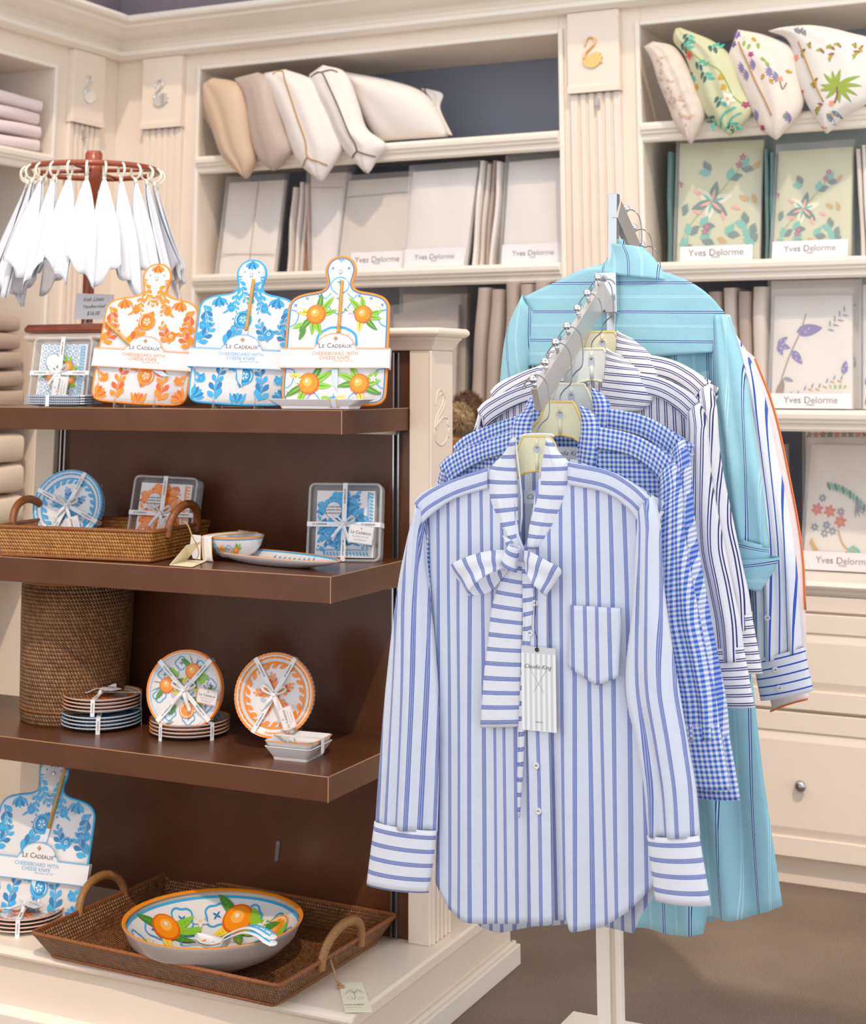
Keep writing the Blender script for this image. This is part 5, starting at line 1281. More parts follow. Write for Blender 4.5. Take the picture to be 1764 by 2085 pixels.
def small_dishes():
    p0 = at(583, 1551, z=z3); t = thing('dish_set', 'two small square fruit dishes nested with a clear band, right end of the lowest shelf', 'dishes', (p0.x, p0.y+.055, z3), (0, 0, radians(4)))
    w = .122
    for k in range(2):
        m = MB(); dish_mesh(m, w, .125, .030, O1 if k else WH, z=k*.012)
        if k:
            D = Deco(m, lambda x, y, h: (x, y, .0245+h+.020*max(0, max(abs(x)/(w/2), abs(y)/.0625)-.72)/.28)); D.stroke([(x, y) for x, y in rrect(w*.9, .112, .01, 4)], .006, B1, closed=True)
            D.clip = lambda x, y: abs(x) < w*.40 and abs(y) < .05
            for x, y in ((-.04, .035), (.04, .035), (-.04, -.03), (.04, -.03)): D.tile(x, y, .014, B1, B2)
            D.fruit(-.002, .008, .020, a=.3); D.slice(.028, -.02, .014); D.fruit(-.03, -.022, .012, a=2.5)
        m.build('dish', PAL, t)
    r = MB(); r.box(-w/2-.001, w/2+.001, -.008, .008, .0436, .0440); [r.box(s*(w/2+.0003), s*(w/2+.0008), -.008, .008, .012, .044) for s in (-1, 1)]; r.build('band', M_ribbon, t)
small_dishes()
def white_tray():
    p0 = at(643, 830, y=3.262); t = thing('oblong_tray', 'shallow white oblong dish with a striped paper band, before the oranges cheeseboard', 'dish', (p0.x, 3.285, 1.430), (0, 0, radians(3)))
    m = MB(); dish_mesh(m, .252, .085, .022, WH); m.build('dish', PAL, t)
    b = MB(); b.box(.040, .066, -.0435, .0435, .0228, .0234, 0); b.prism([(-.0437, .0234), (-.0429, .0234), (-.0310, .003), (-.0318, .003)], .040, .066, 0, Matrix(((0, 0, 1, 0), (1, 0, 0, 0), (0, 1, 0, 0), (0, 0, 0, 1))))
    for x, mm in ((.0415, 1), (.0635, 1), (.0445, 2), (.060, 2)): b.prism([(-.0440, .0236), (-.0437, .0236), (-.0318, .003), (-.0321, .003)], x, x+.0016, mm, Matrix(((0, 0, 1, 0), (1, 0, 0, 0), (0, 1, 0, 0), (0, 0, 0, 1))))
    b.build('paper_band', [M_paper, PAL[O3], PAL[TB]], t)
white_tray()
def square_plates():
    p0 = at(122, 822, y=3.30); t = thing('plate_set', 'stack of blue-ticked square plates lying before the tile napkin box, top shelf', 'plates', (p0.x, 3.315, 1.430), (0, 0, radians(8)), PG)
    for k in range(4):
        m = MB(); w = .178-.0*k; z = k*.0062; n_ = 0
        o1 = [(x, y, z) for x, y in rrect(w*.6, w*.42, .01, 4)]; o2 = [(x, y, z+.006) for x, y in rrect(w, w*.62, .014, 4)]; o3 = [(x, y, z+.009) for x, y in rrect(w, w*.62, .014, 4)]; o4 = [(x, y, z+.005) for x, y in rrect(w*.8, w*.45, .012, 4)]
        n = len(o1); vs = o1+o2+o3+o4; fs = []; ms = []
        for q in range(3):
            for i in range(n): j = (i+1) % n; fs.append((q*n+i, q*n+j, (q+1)*n+j, (q+1)*n+i)); ms.append(WH)
        fs += [tuple(range(n))[::-1], tuple(range(3*n, 4*n))]; ms += [WH, WH]; m.add(vs, fs, ms)
        P = rrect(w+.0006, w*.62+.0006, .014, 10)
        for i in range(0, 26): x = -w*.44+i*w*.88/25; m.box(x-.0018, x+.0018, -w*.31-.0007, -w*.31+.001, z+.0072, z+.0090, B2)
        for i in range(0, 12): y = -w*.24+i*w*.48/11; m.box(w/2-.001, w/2+.0007, y-.0018, y+.0018, z+.0072, z+.009, B2); m.box(-w/2-.0007, -w/2+.001, y-.0018, y+.0018, z+.0072, z+.009, B2)
        m.build('plate', PAL, t)
    b = MB(); b.box(-.02, -.009, -.0565, .0565, .0278, .0284); b.box(-.02, -.009, -.0570, -.0564, 0, .0284); b.build('ribbon', [M_ribbon, M_black], t)
square_plates()
# ---- woven basket
def basket():
    c = at(88, 1478, z=z3); cx, cy_ = c.x, 3.305+.142; t = thing('woven_basket', 'tall round woven rattan basket on the lowest display shelf', 'basket', (cx, cy_, z3))
    m = MB(); R0, R1, H = .134, .146, .345
    m.lathe([(.0001, 0), (R0-.004, 0), (R0, .004), (R0+.003, .03), (R1-.002, H*.7), (R1, H), (R1-.006, H), (R0-.007, .012), (.0001, .012)], 64, 0); m.build('body', M_ratb, t)
    for z_, r_, nm in ((H, R1-.003, 'rim'), (.035, R0+.0035, 'foot_band')): 
        k = MB(); k.tube([(r_*cos(a), r_*sin(a), z_) for a in [2*pi*i/96 for i in range(96)]], .0052 if nm == 'rim' else .003, 8, closed=True); k.build(nm, M_cane, t)
basket()
# ---- fruit bowl with salad servers
def fruit_bowl():
    R = .206; H = .086; zr = ZP+.012+H; c = at(434, 1868, z=zr); t = thing('serving_bowl', 'large bowl painted with oranges, leaves and blue tiles, on the dark rattan tray', 'bowl', (c.x, c.y, ZP+.012))
    def prof_in(r): q = r/R; return .008+(H-.012)*(max(0, q-.50)/.50)**1.6 if q > .50 else .008
    m = MB()
    m.lathe([(.0001, 0), (R*.50, 0), (R*.51, .003), (R*.58, .008), (R*.78, .026), (R*.92, .052), (R*.98, H-.008), (R, H-.001), (R, H+.001)], 72, 15)
    m.lathe([(R, H+.001), (R*.985, H+.0022), (R*.955, H-.003)], 72, O1)
    m.lathe([(R*.955, prof_in(R*.955))]+[(R*q, prof_in(R*q)-.0006) for q in (.93, .9, .87, .84, .8, .76, .72, .68, .64, .6, .55, .50, .2)]+[(.0001, .0074)], 72, WH)
    tab = [(0, 0)]; S_ = 0
    for k in range(1, 101): r0, r1 = R*(k-1)/100, R*k/100; S_ += math.hypot(r1-r0, prof_in(r1)-prof_in(r0)); tab.append((S_, r1))
    arc = poly1(tab); K_ = R*.955; Sm = [a for a, b in tab if b <= K_][-1]
    def bm(x, y, h):   # design radius R -> arc length along the inside
        d = math.hypot(x, y); rr_ = min(arc(min(d/R, 1)*S_), K_); f = rr_/d if d > 1e-9 else 0; return (x*f, y*f, prof_in(rr_)+.0022+h)
    D = Deco(m, bm, step=1.2e-5)
    D.ring(0, 0, R*.915, R*.96, B1, 72); D.clip = lambda x, y: math.hypot(x, y) < R*.93
    for k in range(12): a = k*pi/6; D.tile(R*.73*cos(a), R*.73*sin(a), R*.13, B1, B2)
    for k in range(7): a = k*2*pi/7; D.tile(R*.42*cos(a), R*.42*sin(a), R*.12, B1, B2)
    D.tile(0, 0, R*.14, B1, B2)
    for a, r, s in ((1.75, .17, 1), (2.95, .16, 1), (.05, .14, 1), (-1.5, .15, 1), (-2.4, .12, 1)): D.fruit(R*.68*cos(a), R*.68*sin(a), R*r, a=a+.3)
    D.slice(R*.68*cos(.95), R*.68*sin(.95), R*.17)
    for a in (.55, 1.3): D.leaf(R*.6*cos(a), R*.6*sin(a), a+.9, R*.3, R*.12, G1); D.leaf(R*.62*cos(a), R*.62*sin(a), a-1.2, R*.28, R*.11, G2)
    for a in (2.35, 1.25, .55, -.5, 3.5, -1.0): D.blossom(R*.66*cos(a), R*.66*sin(a), R*.085); D.leaf(R*.58*cos(a), R*.58*sin(a), a+2, R*.22, R*.09, G1)
    m.build('bowl', PAL+[mat('warm_grey_glaze', '#B9AFA8', .3)], t)
    s_ = thing('salad_servers', 'pair of white patterned salad servers resting in the fruit bowl', 'serving spoons', (c.x, c.y, ZP+.012))
    base = V((c.x, c.y, ZP+.012))
    for k, (dx, dz) in enumerate(((0, .004), (.006, -.004))):
        a_ = at(400, 1912-4*k, z=zr-.030)-base; b_ = at(560, 1925+5*k, z=zr+.006)-base
        m = MB(); d = (b_-a_); L = d.length; dn = d.normalized(); sd = V((dn.y, -dn.x, 0)).normalized()
        pr = [(0, .002), (.05, .017), (.15, .024), (.28, .023), (.38, .014), (.48, .0085), (.65, .0085), (.80, .012), (.92, .016), (.98, .012), (1, .003)]; wf = curve([(q, w_, 0) for q, w_ in pr])
        arch = lambda q: .012*sin(pi*min(1, q/.5))*-1 if q < .4 else .020*sin(pi*(q-.4)/.6)
        def P(u, q):
            w_ = poly1(pr)(q); cup = -.010*(1-(2*u-1)**2)*(1 if q < .4 else -.35)*min(1, w_/.02)
            return a_+d*q+sd*((u-.5)*2*w_)+V((0, 0, arch(q)+cup+dz+.008))
        m.grid(P, 10, 50, WH, True)
        D = Deco(m, lambda x, y, h: tuple(P(.5+y/.05, x)+V((0, 0, .0024+h))))
        for q in (.72, .80, .88, .95): D.star4(q, 0, .004, B1); 
        for sgn in (-1, 1): D.stroke([(q/100, sgn*.012) for q in range(68, 98, 2)], .0035, B1)
        for q in (.1, .2, .3): D.disc(q, 0, .008, (O1, G1, O2)[int(q*10)-1])
        m.build('server', PAL, s_, solid=.003)
fruit_bowl()
# ---- small bowl and oval plate in a paper sleeve
def oval_set():
    a_, b_ = at(432, 1118, z=z2+.02), at(690, 1146, z=z2+.02); c = (a_+b_)/2; L = (b_-a_).length; ang = atan2((b_-a_).y, (b_-a_).x)
    t = thing('bowl_and_plate_set', 'small fruit bowl on an oval plate in a white paper sleeve, middle shelf', 'dishes', (c.x, c.y, z2+.001), (0, 0, ang)); A, B_ = L/2, .064
    m = MB(); m.lathe([(.0001, 0), (.55, 0), (.6, .002), (.85, .011), (1, .021), (1.0, .0225)], 64, WH, Matrix.Diagonal((A, B_, 1, 1))); m.lathe([(1, .0225), (.985, .0238), (.965, .0225)], 64, O1, Matrix.Diagonal((A, B_, 1, 1)))
    m.lathe([(.965, .0225), (.93, .019), (.87, .015), (.8, .010), (.6, .005), (.0001, .0045)], 64, [WH][0], Matrix.Diagonal((A, B_, 1, 1)), mats=[B1, WH, WH, WH, WH])
    hz = lambda x, y: .0052+.0165*max(0, (math.hypot(x/A, y/B_)-.6)/.37)**1.4
    D = Deco(m, lambda x, y, h: (x, y, hz(x, y)+h)); D.clip = lambda x, y: math.hypot(x/A, y/B_) < .88
    for k in range(9): x = -A*.2+k*.017; D.curve([(x, .05), (x+.006, .035), (x-.003, .028), (x+.006, .02)], .004, B1); D.curve([(x, -.05), (x+.006, -.035), (x-.003, -.028), (x+.006, -.02)], .004, B1)
    for x, y in ((.02, 0), (.06, .004), (.1, 0)): D.leaf(x, y, .3, .03, .01, G1); D.leaf(x, y, 2.6, .025, .009, YE); D.star4(x+.02, 0, .006, B1)
    m.build('oval_plate', PAL, t)
    bx = -A+.086; m = MB(); R = .071; H = .050; zo = .008
    pr = [(.0001, 0), (R*.5, 0), (R*.52, .002), (R*.72, .010), (R*.9, .026), (R*.98, H-.006), (R, H)]
    m.lathe(pr, 56, WH, T(bx, 0, zo)); m.lathe([(R*.985, H-.0065), (R*1.002, H-.0035)], 56, B1, T(bx, 0, zo+.0002)); m.lathe([(R*1.002, H-.0035), (R*1.006, H)], 56, O1, T(bx, 0, zo+.0002)); m.lathe([(R, H), (R*.96, H+.001), (R*.93, H-.006), (R*.7, .014), (.0001, .010)], 56, WH, T(bx, 0, zo))
    def side(x, y, h):   # x arc length, y height
        r = poly1([(0, R*.5), (.01, R*.74), (.026, R*.905), (H, R)])(y)+.0006+h; a = x/R-pi/2-.1; return (bx+r*cos(a), r*sin(a), zo+y)
    D = Deco(m, side)
    D.fruit(-.022, .022, .0085, a=2.6); D.fruit(-.010, .017, .006, a=-.6); D.tile(.006, .022, .012, B1, B2); D.slice(.030, .024, .0085); D.leaf(.02, .018, 2.2, .012, .005, G1); D.leaf(.036, .022, .2, .012, .005, G1); D.tile(.05, .022, .010, B1, B2); D.tile(-.045, .022, .012, B1, B2); D.fruit(.07, .02, .008); D.fruit(-.065, .02, .008)
    m.build('bowl', PAL, t)
    s = MB(); W = .036
    path = [(-.069, .0), (-.073, .012), (-.076, .050), (-.070, .0600), (0, .0620), (.070, .0600), (.076, .05), (.073, .012), (.069, .0)]
    s.grid(lambda u, q: V((bx-.018+(u-.5)*W, *curve([(a, 0, b) for a, b in path])(q).xz)), 3, 60, 0, True)
    for e in (0, 1): s.tube([(bx-.018+(e-.5)*W, *curve([(a, 0, b) for a, b in path])(i/60).xz) for i in range(61)], .0008, 5, 1)
    # side wings of the sleeve
    for e in (-1, 1): s.prism([(bx-.068, .004), (bx-.04, .004), (bx-.04, .060), (bx-.076, .060), (bx-.080, .03)], 0, .0006, 0, Matrix(((1, 0, 0, 0), (0, 0, 1, e*.0765), (0, 1, 0, 0), (0, 0, 0, 1))))
    s.build('paper_sleeve', [M_paper, PAL[O3]], t, solid=.0005)
oval_set()
# ---- card tags on twine
def fold_card():
    p0 = at(345, 1152, z=z2); t = thing('folded_tag', 'cream folded card tag on twine beside the honey rattan tray', 'price tag', (p0.x, p0.y, z2))
    a, b, c, d = V((0, 0, 0)), at(392, 1156, z=z2)-p0, at(422, 1143, z=z2)-p0, at(380, 1142, z=z2)-p0
    m = MB(); up = [V((0, 0, .0012))]
    def slab(q): 
        n = (q[1]-q[0]).cross(q[3]-q[0]).normalized()*.0008; vs = q+[x+n for x in q]; m.add(vs, [(0, 1, 2, 3), (7, 6, 5, 4), (0, 4, 5, 1), (1, 5, 6, 2), (2, 6, 7, 3), (3, 7, 4, 0)])
    slab([a+up[0], b+up[0], c+up[0], d+up[0]])
    e = at(405, 1103, y=p0.y+.03)-p0; f = at(380, 1110, y=p0.y+.045)-p0
    slab([a+V((0, 0, .002)), d+V((0, 0, .002)), e+V((0, .01, 0)), f])
    m.build('card', mat('cream_card', '#EFE6C6', .7), t)
    s = MB(); P = [at(400, 1104, y=p0.y+.03)-p0+V((0, 0, -.004)), at(391, 1090, y=p0.y+.03)-p0, at(383, 1070, y=p0.y+.035)-p0, at(375, 1062, y=p0.y+.04)-p0]; s.tube(smooth_path([tuple(x) for x in P], 16), .0016, 6); s.tube(smooth_path([tuple(P[0]), tuple(P[0]+V((.006, .002, -.02))), tuple(P[0]+V((.002, 0, -.036)))], 8), .0014, 6); s.build('twine', M_twine, t)
fold_card()
def calaisio():
    p0 = at(724, 2034, z=ZP); t = thing('swing_tag', 'cream card tag with a palm drawing tied by twine to the large rattan tray', 'price tag', (p0.x, p0.y, ZP))
    k = [at(x, y, z=ZP)-p0 for x, y in ((689, 2003), (738, 2003), (759, 2063), (703, 2064))]
    m = MB(); vs = [v+V((0, 0, .002)) for v in k]+[v+V((0, 0, .0032)) for v in k]; m.add(vs, [(0, 1, 2, 3), (7, 6, 5, 4), (0, 4, 5, 1), (1, 5, 6, 2), (2, 6, 7, 3), (3, 7, 4, 0)])
    ux = (k[2]-k[3]); w = ux.length; ux = ux/w; uy = ((k[0]+k[1])-(k[2]+k[3]))/2; h = uy.length; uy = uy/h; uy = (uy-ux*uy.dot(ux)).normalized(); c = (k[0]+k[1]+k[2]+k[3])/4
    M = Matrix(((ux.x, uy.x, 0, c.x), (ux.y, uy.y, 0, c.y), (0, 0, 1, .0036), (0, 0, 0, 1)))
    m.text('CALAISIO', w*.17, M @ T(0, -h*.27, 0), 1, bold=.0002); m.box(-w*.3, w*.3, -h*.36, -h*.355, 0, .0001, 1, M)
    D = Deco(m, lambda x, y, h_: M @ V((x, y, h_))); 
    D.curve([(.0, -h*.12), (w*.03, 0), (-w*.02, h*.12)], w*.02, 1)
    for a in (2.6, 2.1, 1.0, .5, 3.3, -.1): D.curve([(-w*.02, h*.12), (w*.2*cos(a)-w*.02, h*.14+h*.09*sin(a)+h*.03), (w*.36*cos(a), h*.10+h*.10*sin(a))], w*.014, 1)
    D.curve([(-w*.3, -h*.05), (-w*.15, 0), (-w*.05, -h*.08), (-w*.25, -h*.1)], w*.012, 1); D.curve([(w*.1, -h*.08), (w*.2, -h*.02), (w*.33, -h*.05), (w*.15, -h*.12)], w*.012, 1)
    m.build('card', [mat('ivory_card', '#F1EAD2', .7), mat('faint_brown_ink', '#A79C86', .6)], t)
    s = MB(); P = [(695, 2009, .006), (684, 1995, .012), (678, 1972, .03), (669, 1948, .05), (664, 1930, .064), (660, 1926, .070)]
    for dx in (0, 5): s.tube(smooth_path([tuple(at(a+dx*(.3 if i else 1), b, z=ZP+z_)-p0) for i, (a, b, z_) in enumerate(P)], 20), .0019, 6)
    q = at(694, 2008, z=ZP+.006)-p0; s.tube([(q.x+.008*cos(a), q.y+.006*sin(a), q.z) for a in [2*pi*i/14 for i in range(14)]], .0016, 6, closed=True); s.build('twine', M_twine, t)
calaisio()
# clear strip added in place of a faint reflection on the brown panel
m = MB(); q = at(563, 1732, y=3.597); m.grid(lambda u, v: V((q.x+.012*(u-.5)+.006*v, 3.5965-.004*sin(pi*u), q.z+.05*(v-.5))), 6, 6); tag(m.build('reflection_strip', mat('reflection_strip_clear', '#DAD3CC', .1, trans=.8), solid=.001), 'faint reflection made as a clear strip on the lower brown panel above the rattan tray', 'hook')
# ------------------------------------------------------------------ pillows on the top shelves
FP = [mat('tan_sateen', '#CDAF92', .5, sheen=.3, bump=.15, bscale=12), mat('taupe_sateen', '#B9A59A', .5, sheen=.3, bump=.15, bscale=12), mat('ivory_sateen', '#E8DFD8', .6, sheen=.2, bump=.12, bscale=10), mat('gold_cord', '#B58A4A', .5), mat('dark_cord', '#6A5A50', .6),
      mat('oatmeal_damask', '#DCCBBD', .5, sheen=.2, var=.10, vscale=30), mat('sage_cotton', '#CCCBA4', .7), mat('cream_cotton', '#E6DACE', .7), mat('white_cotton', '#E9E1D8', .7),
      mat('print_teal', '#4FB9A5', .7), mat('print_dark_green', '#3F6E66', .7), mat('print_leaf', '#8FB04A', .7), mat('print_mustard', '#C79A2E', .7), mat('print_berry', '#A8306A', .7), mat('print_pink', '#F0A08E', .7), mat('print_violet', '#6A5CA8', .7), mat('print_dusk', '#8A7FA8', .7), mat('print_brown', '#8A6A50', .7), mat('print_coral', '#D8604A', .7), mat('print_pale', '#E9E4CC', .7), mat('print_slate', '#7C8796', .7)]
TAN, TAU, IVO, GCO, DCO, OAT, SAG, CRE, WCO, TEA, DGR, LEA, MUS, BER, PIN, VIO, DUS, BRN, COR, PAL_, SLA = range(21)
def outline_band(Lp, Rp): return curve([(a, b, 0) for a, b in Lp]), curve([(a, b, 0) for a, b in Rp])
PY_ = 5.0
def pillow(label, Lp, Rp, m, puff=.045, y=PY_, back=.07, deco=None, cord=None, cordm=GCO, group='pillows on the top shelves', flange=None, pipe=None, top=None, seed=5, bot_in=True):
    o = at(*Lp[len(Lp)//2], y=y); o = V((o.x, y, 2.353))
    t = thing('pillow', label, 'pillow', o, group=group)
    L, R = outline_band(Lp, Rp); fo = folds(seed, .008, 3, 1.2)
    def yy(s, q):
        e = (sin(pi*s)**.55 if 0 < s < 1 else 0)*(sin(pi*min(1, max(0, q)))**.45 if 0 < q < 1 else 0)
        return -puff*e-fo(s, q)*e
    def P(s, q):
        a = L(q).lerp(R(q), s); p = at(a.x, a.y, y=y)-o; return V((p.x, yy(s, q), p.z))
    NS, NT = 22, 34
    mb = MB(); mb.grid(lambda s, q: P(1-s, q), NS, NT, m, True, lambda s, q: (P(s, q).x, P(s, q).z))
    def Bk(s, q):
        p = P(s, q); e = (sin(pi*s)**.55 if 0 < s < 1 else 0)*(sin(pi*q)**.45 if 0 < q < 1 else 0); return V((p.x, back*e, p.z))
    mb.grid(Bk, NS, NT, m, True, lambda s, q: (P(s, q).x, P(s, q).z))
    pts = [(P(i/NS, j/NT)) for i in range(NS+1) for j in range(NT+1)]
    def conf(px, py, h):
        p = at(px, py, y=y)-o; ds = sorted(((q.x-p.x)**2+(q.z-p.z)**2, q.y) for q in pts)[:4]; wsum = sum(1/(d+1e-7) for d, _ in ds); yv = sum(v/(d+1e-7) for d, v in ds)/wsum
        return (p.x, yv-.0012-h, p.z)
    if deco:
        D = Deco(mb, conf, step=2e-5); deco(D)
    mb.build('cushion', FP, t, weld=True)
    if cord:
        c = MB(); 
        for pts_ in cord: c.tube([conf(p.x, p.y, .001) for p in smooth_path([(a, b, 0) for a, b in pts_], 24)], .0028, 6, 0)
        c.build('cord', FP[cordm], t)
    return t, conf
def fl(D, x, y, r, m, c=MUS, n=5):
    for k in range(n): D.leaf(x, y, k*2*pi/n+.3, r, r*.6, m)
    D.disc(x, y, r*.22, c, n=8)
pillow('tan sateen pillow leaning out of the left bay, leftmost pillow', [(413, 171), (416, 215), (432, 262), (450, 315), (478, 345), (500, 364)], [(432, 158), (485, 170), (506, 215), (516, 285), (520, 325), (503, 364)], TAN, .05, seed=2)
pillow('taupe sateen pillow beside the tan one, tip over the shelf edge', [(476, 160), (500, 200), (508, 250), (516, 300), (532, 330), (556, 348)], [(525, 147), (549, 160), (566, 210), (582, 262), (594, 307), (558, 348)], TAU, .045, seed=3)
pillow('white pillow with a gold cord seam, between the taupe and dark-corded pillows', [(536, 149), (560, 210), (578, 255), (592, 300), (612, 336), (650, 368)], [(581, 141), (640, 165), (668, 220), (686, 266), (696, 305), (655, 370)], IVO, .045, seed=4, cord=[[(560, 152), (579, 146), (600, 195), (616, 241), (633, 290), (636, 322), (655, 330), (672, 338)], [(636, 322), (622, 340)]])
pillow('large white pillow with a dark cord seam, flange hanging over the left bay shelf', [(629, 152), (640, 196), (662, 225), (680, 262), (700, 305), (742, 350)], [(658, 132), (705, 149), (724, 200), (738, 250), (756, 290), (786, 294), (748, 354)][:1]+[(705, 149), (728, 210), (745, 260), (786, 293), (770, 318), (750, 354)], IVO, .04, seed=6, cord=[[(636, 157), (660, 149), (680, 180), (702, 225), (722, 275), (733, 296), (735, 310)], [(660, 149), (678, 144), (692, 148)], [(735, 310), (752, 316), (768, 320)], [(735, 310), (722, 322)]], cordm=DCO)
# the body of that pillow runs back along the shelf, plus its far flange
pillow('plump white pillow filling the left bay shelf behind the dark-corded flange', [(690, 146), (720, 200), (745, 250), (770, 288)], [(700, 146), (797, 164), (862, 188), (898, 235), (912, 278)], IVO, .07, y=5.10, back=.12, seed=7)
pillow('small white flange corner at the far right end of the left bay pillows', [(857, 180), (870, 195), (884, 225), (904, 275)], [(872, 181), (902, 192), (897, 222), (922, 276)], IVO, .008, y=5.14, back=.01, seed=8, cord=[[(866, 182), (872, 200), (888, 235), (904, 272)]], cordm=DCO)
def dam(D):
    rr = random.Random(3)
    for _ in range(34): q = rr.random(); x = lerp(1330, 1400, q)+rr.uniform(-10, 14)+6; y = lerp(120, 255, q)+rr.uniform(-10, 10); D.leaf(x, y, rr.uniform(0, 6.28), 9, 5, TAN)
pillow('oatmeal damask pillow, leftmost in the right bay', [(1310, 95), (1326, 120), (1340, 165), (1358, 210), (1376, 255), (1404, 292)], [(1330, 84), (1375, 96), (1404, 140), (1424, 190), (1436, 232), (1408, 294)], OAT, .045, seed=9, deco=dam)
def sage(D):
    for x, y, a in ((1395, 90, .8), (1425, 130, .5), (1415, 150, 2.0), (1440, 150, 1.0), (1470, 200, 1.2), (1460, 240, 2.2), (1490, 250, .9), (1405, 70, 1.3), (1450, 95, .3)):
        for k in range(4): D.leaf(x+k*5*cos(a), y+k*5*sin(a), a+(-1)**k*.9, 16, 7, TEA if k % 2 else DGR)
    for x, y in ((1475, 155), (1480, 175), (1420, 172)): D.leaf(x, y, 1.2, 14, 8, MUS); D.leaf(x+5, y+4, 2.4, 12, 7, MUS)
    fl(D, 1408, 115, 10, COR, BRN); fl(D, 1490, 205, 16, PAL_); fl(D, 1522, 215, 8, BER)
    D.curve([(1400, 100), (1440, 130), (1475, 150), (1500, 200), (1520, 215)], 2, LEA); D.curve([(1468, 262), (1480, 235), (1505, 222)], 4, TEA); D.curve([(1480, 268), (1495, 245), (1515, 232)], 3, TEA)
pillow('sage green floral pillow between the oatmeal and violet flowered ones', [(1375, 58), (1372, 85), (1395, 115), (1412, 165), (1432, 225), (1484, 276)], [(1385, 56), (1455, 85), (1492, 120), (1512, 175), (1532, 228), (1488, 277)], SAG, .045, seed=10, deco=sage)
def vio(D):
    fl(D, 1503, 72, 9, VIO); fl(D, 1497, 92, 8, VIO, YE if False else MUS); fl(D, 1536, 115, 7, BER); fl(D, 1520, 78, 6, PAL_)
    for x, y, a in ((1520, 85, 1.6), (1532, 92, 1.8), (1535, 78, .8), (1548, 90, 1.4), (1556, 122, .6), (1566, 130, .9), (1575, 142, 1.5), (1563, 155, 2), (1575, 165, 1), (1605, 148, .2), (1600, 238, .6), (1608, 232, 2)): D.leaf(x, y, a, 14, 7, (LEA, MUS)[int(x) % 2])
    for x, y in ((1520, 140), (1530, 155), (1545, 135), (1580, 150), (1592, 160), (1615, 240), (1548, 235)):
        for k in range(5): D.leaf(x, y, 2.0+k*.5, 15, 4, DUS)
    fl(D, 1595, 165, 7, PIN); fl(D, 1555, 262, 7, BER); D.curve([(1595, 170), (1600, 185), (1608, 172)], 2, BRN)
pillow('cream pillow with violet flowers and a gold seam, tip over the shelf edge', [(1484, 110), (1487, 130), (1510, 180), (1530, 225), (1550, 262), (1578, 284)], [(1503, 60), (1560, 72), (1616, 100), (1632, 160), (1634, 222), (1582, 285)], CRE, .045, seed=12, deco=vio, cord=[[(1508, 88), (1525, 125), (1545, 170), (1565, 210), (1577, 238)]], cordm=GCO)
def palm(D):
    for a, L in ((-2.5, 38), (-2.0, 34), (-1.5, 36), (-.6, 52), (-.2, 50), (.25, 44), (.7, 42), (1.3, 34), (2.2, 34), (2.8, 36), (3.1, 34)): D.leaf(1712, 182, a, L, 9, LEA, .3); D.leaf(1712, 182, a, L*.9, 2, MUS, .3)
    D.curve([(1712, 182), (1712, 200), (1706, 215)], 4, BRN)
    for x, y in ((1625, 58), (1638, 62)): D.leaf(x, y, 1.0, 20, 11, SLA); D.leaf(x+2, y+4, 1.0, 14, 3, MUS)
    for x, y, a in ((1670, 110, -.4), (1690, 105, -.6), (1705, 98, -.3), (1700, 120, 1.8), (1640, 110, 1.6), (1650, 95, .6), (1755, 100, 1), (1750, 115, 2), (1740, 95, .4), (1665, 225, 1.3), (1675, 222, 2.2), (1655, 175, .4), (1665, 168, 1.2)):
        for k in range(3): D.leaf(x+4*k, y-2*k, a+k*.6, 14, 5, (LEA, MUS, BRN)[k])
    D.leaf(1690, 235, 1.0, 26, 10, SLA); D.leaf(1700, 230, .6, 24, 9, SLA); D.leaf(1695, 232, .9, 14, 3, MUS); fl(D, 1625, 120, 8, PIN); fl(D, 1636, 188, 4, COR); fl(D, 1700, 215, 7, PIN); fl(D, 1678, 262, 3, COR); fl(D, 1685, 263, 3, COR)
pillow('white pillow with a green palm tree print, right end of the flowered pillows', [(1562, 63), (1600, 78), (1616, 110), (1618, 150), (1640, 205), (1660, 240), (1681, 271)], [(1590, 56), (1660, 52), (1730, 66), (1790, 88), (1795, 150), (1770, 205), (1722, 235), (1686, 272)], WCO, .06, seed=13, back=.1, deco=palm, cord=[[(1632, 90), (1650, 135), (1668, 180), (1684, 212)]], cordm=GCO)
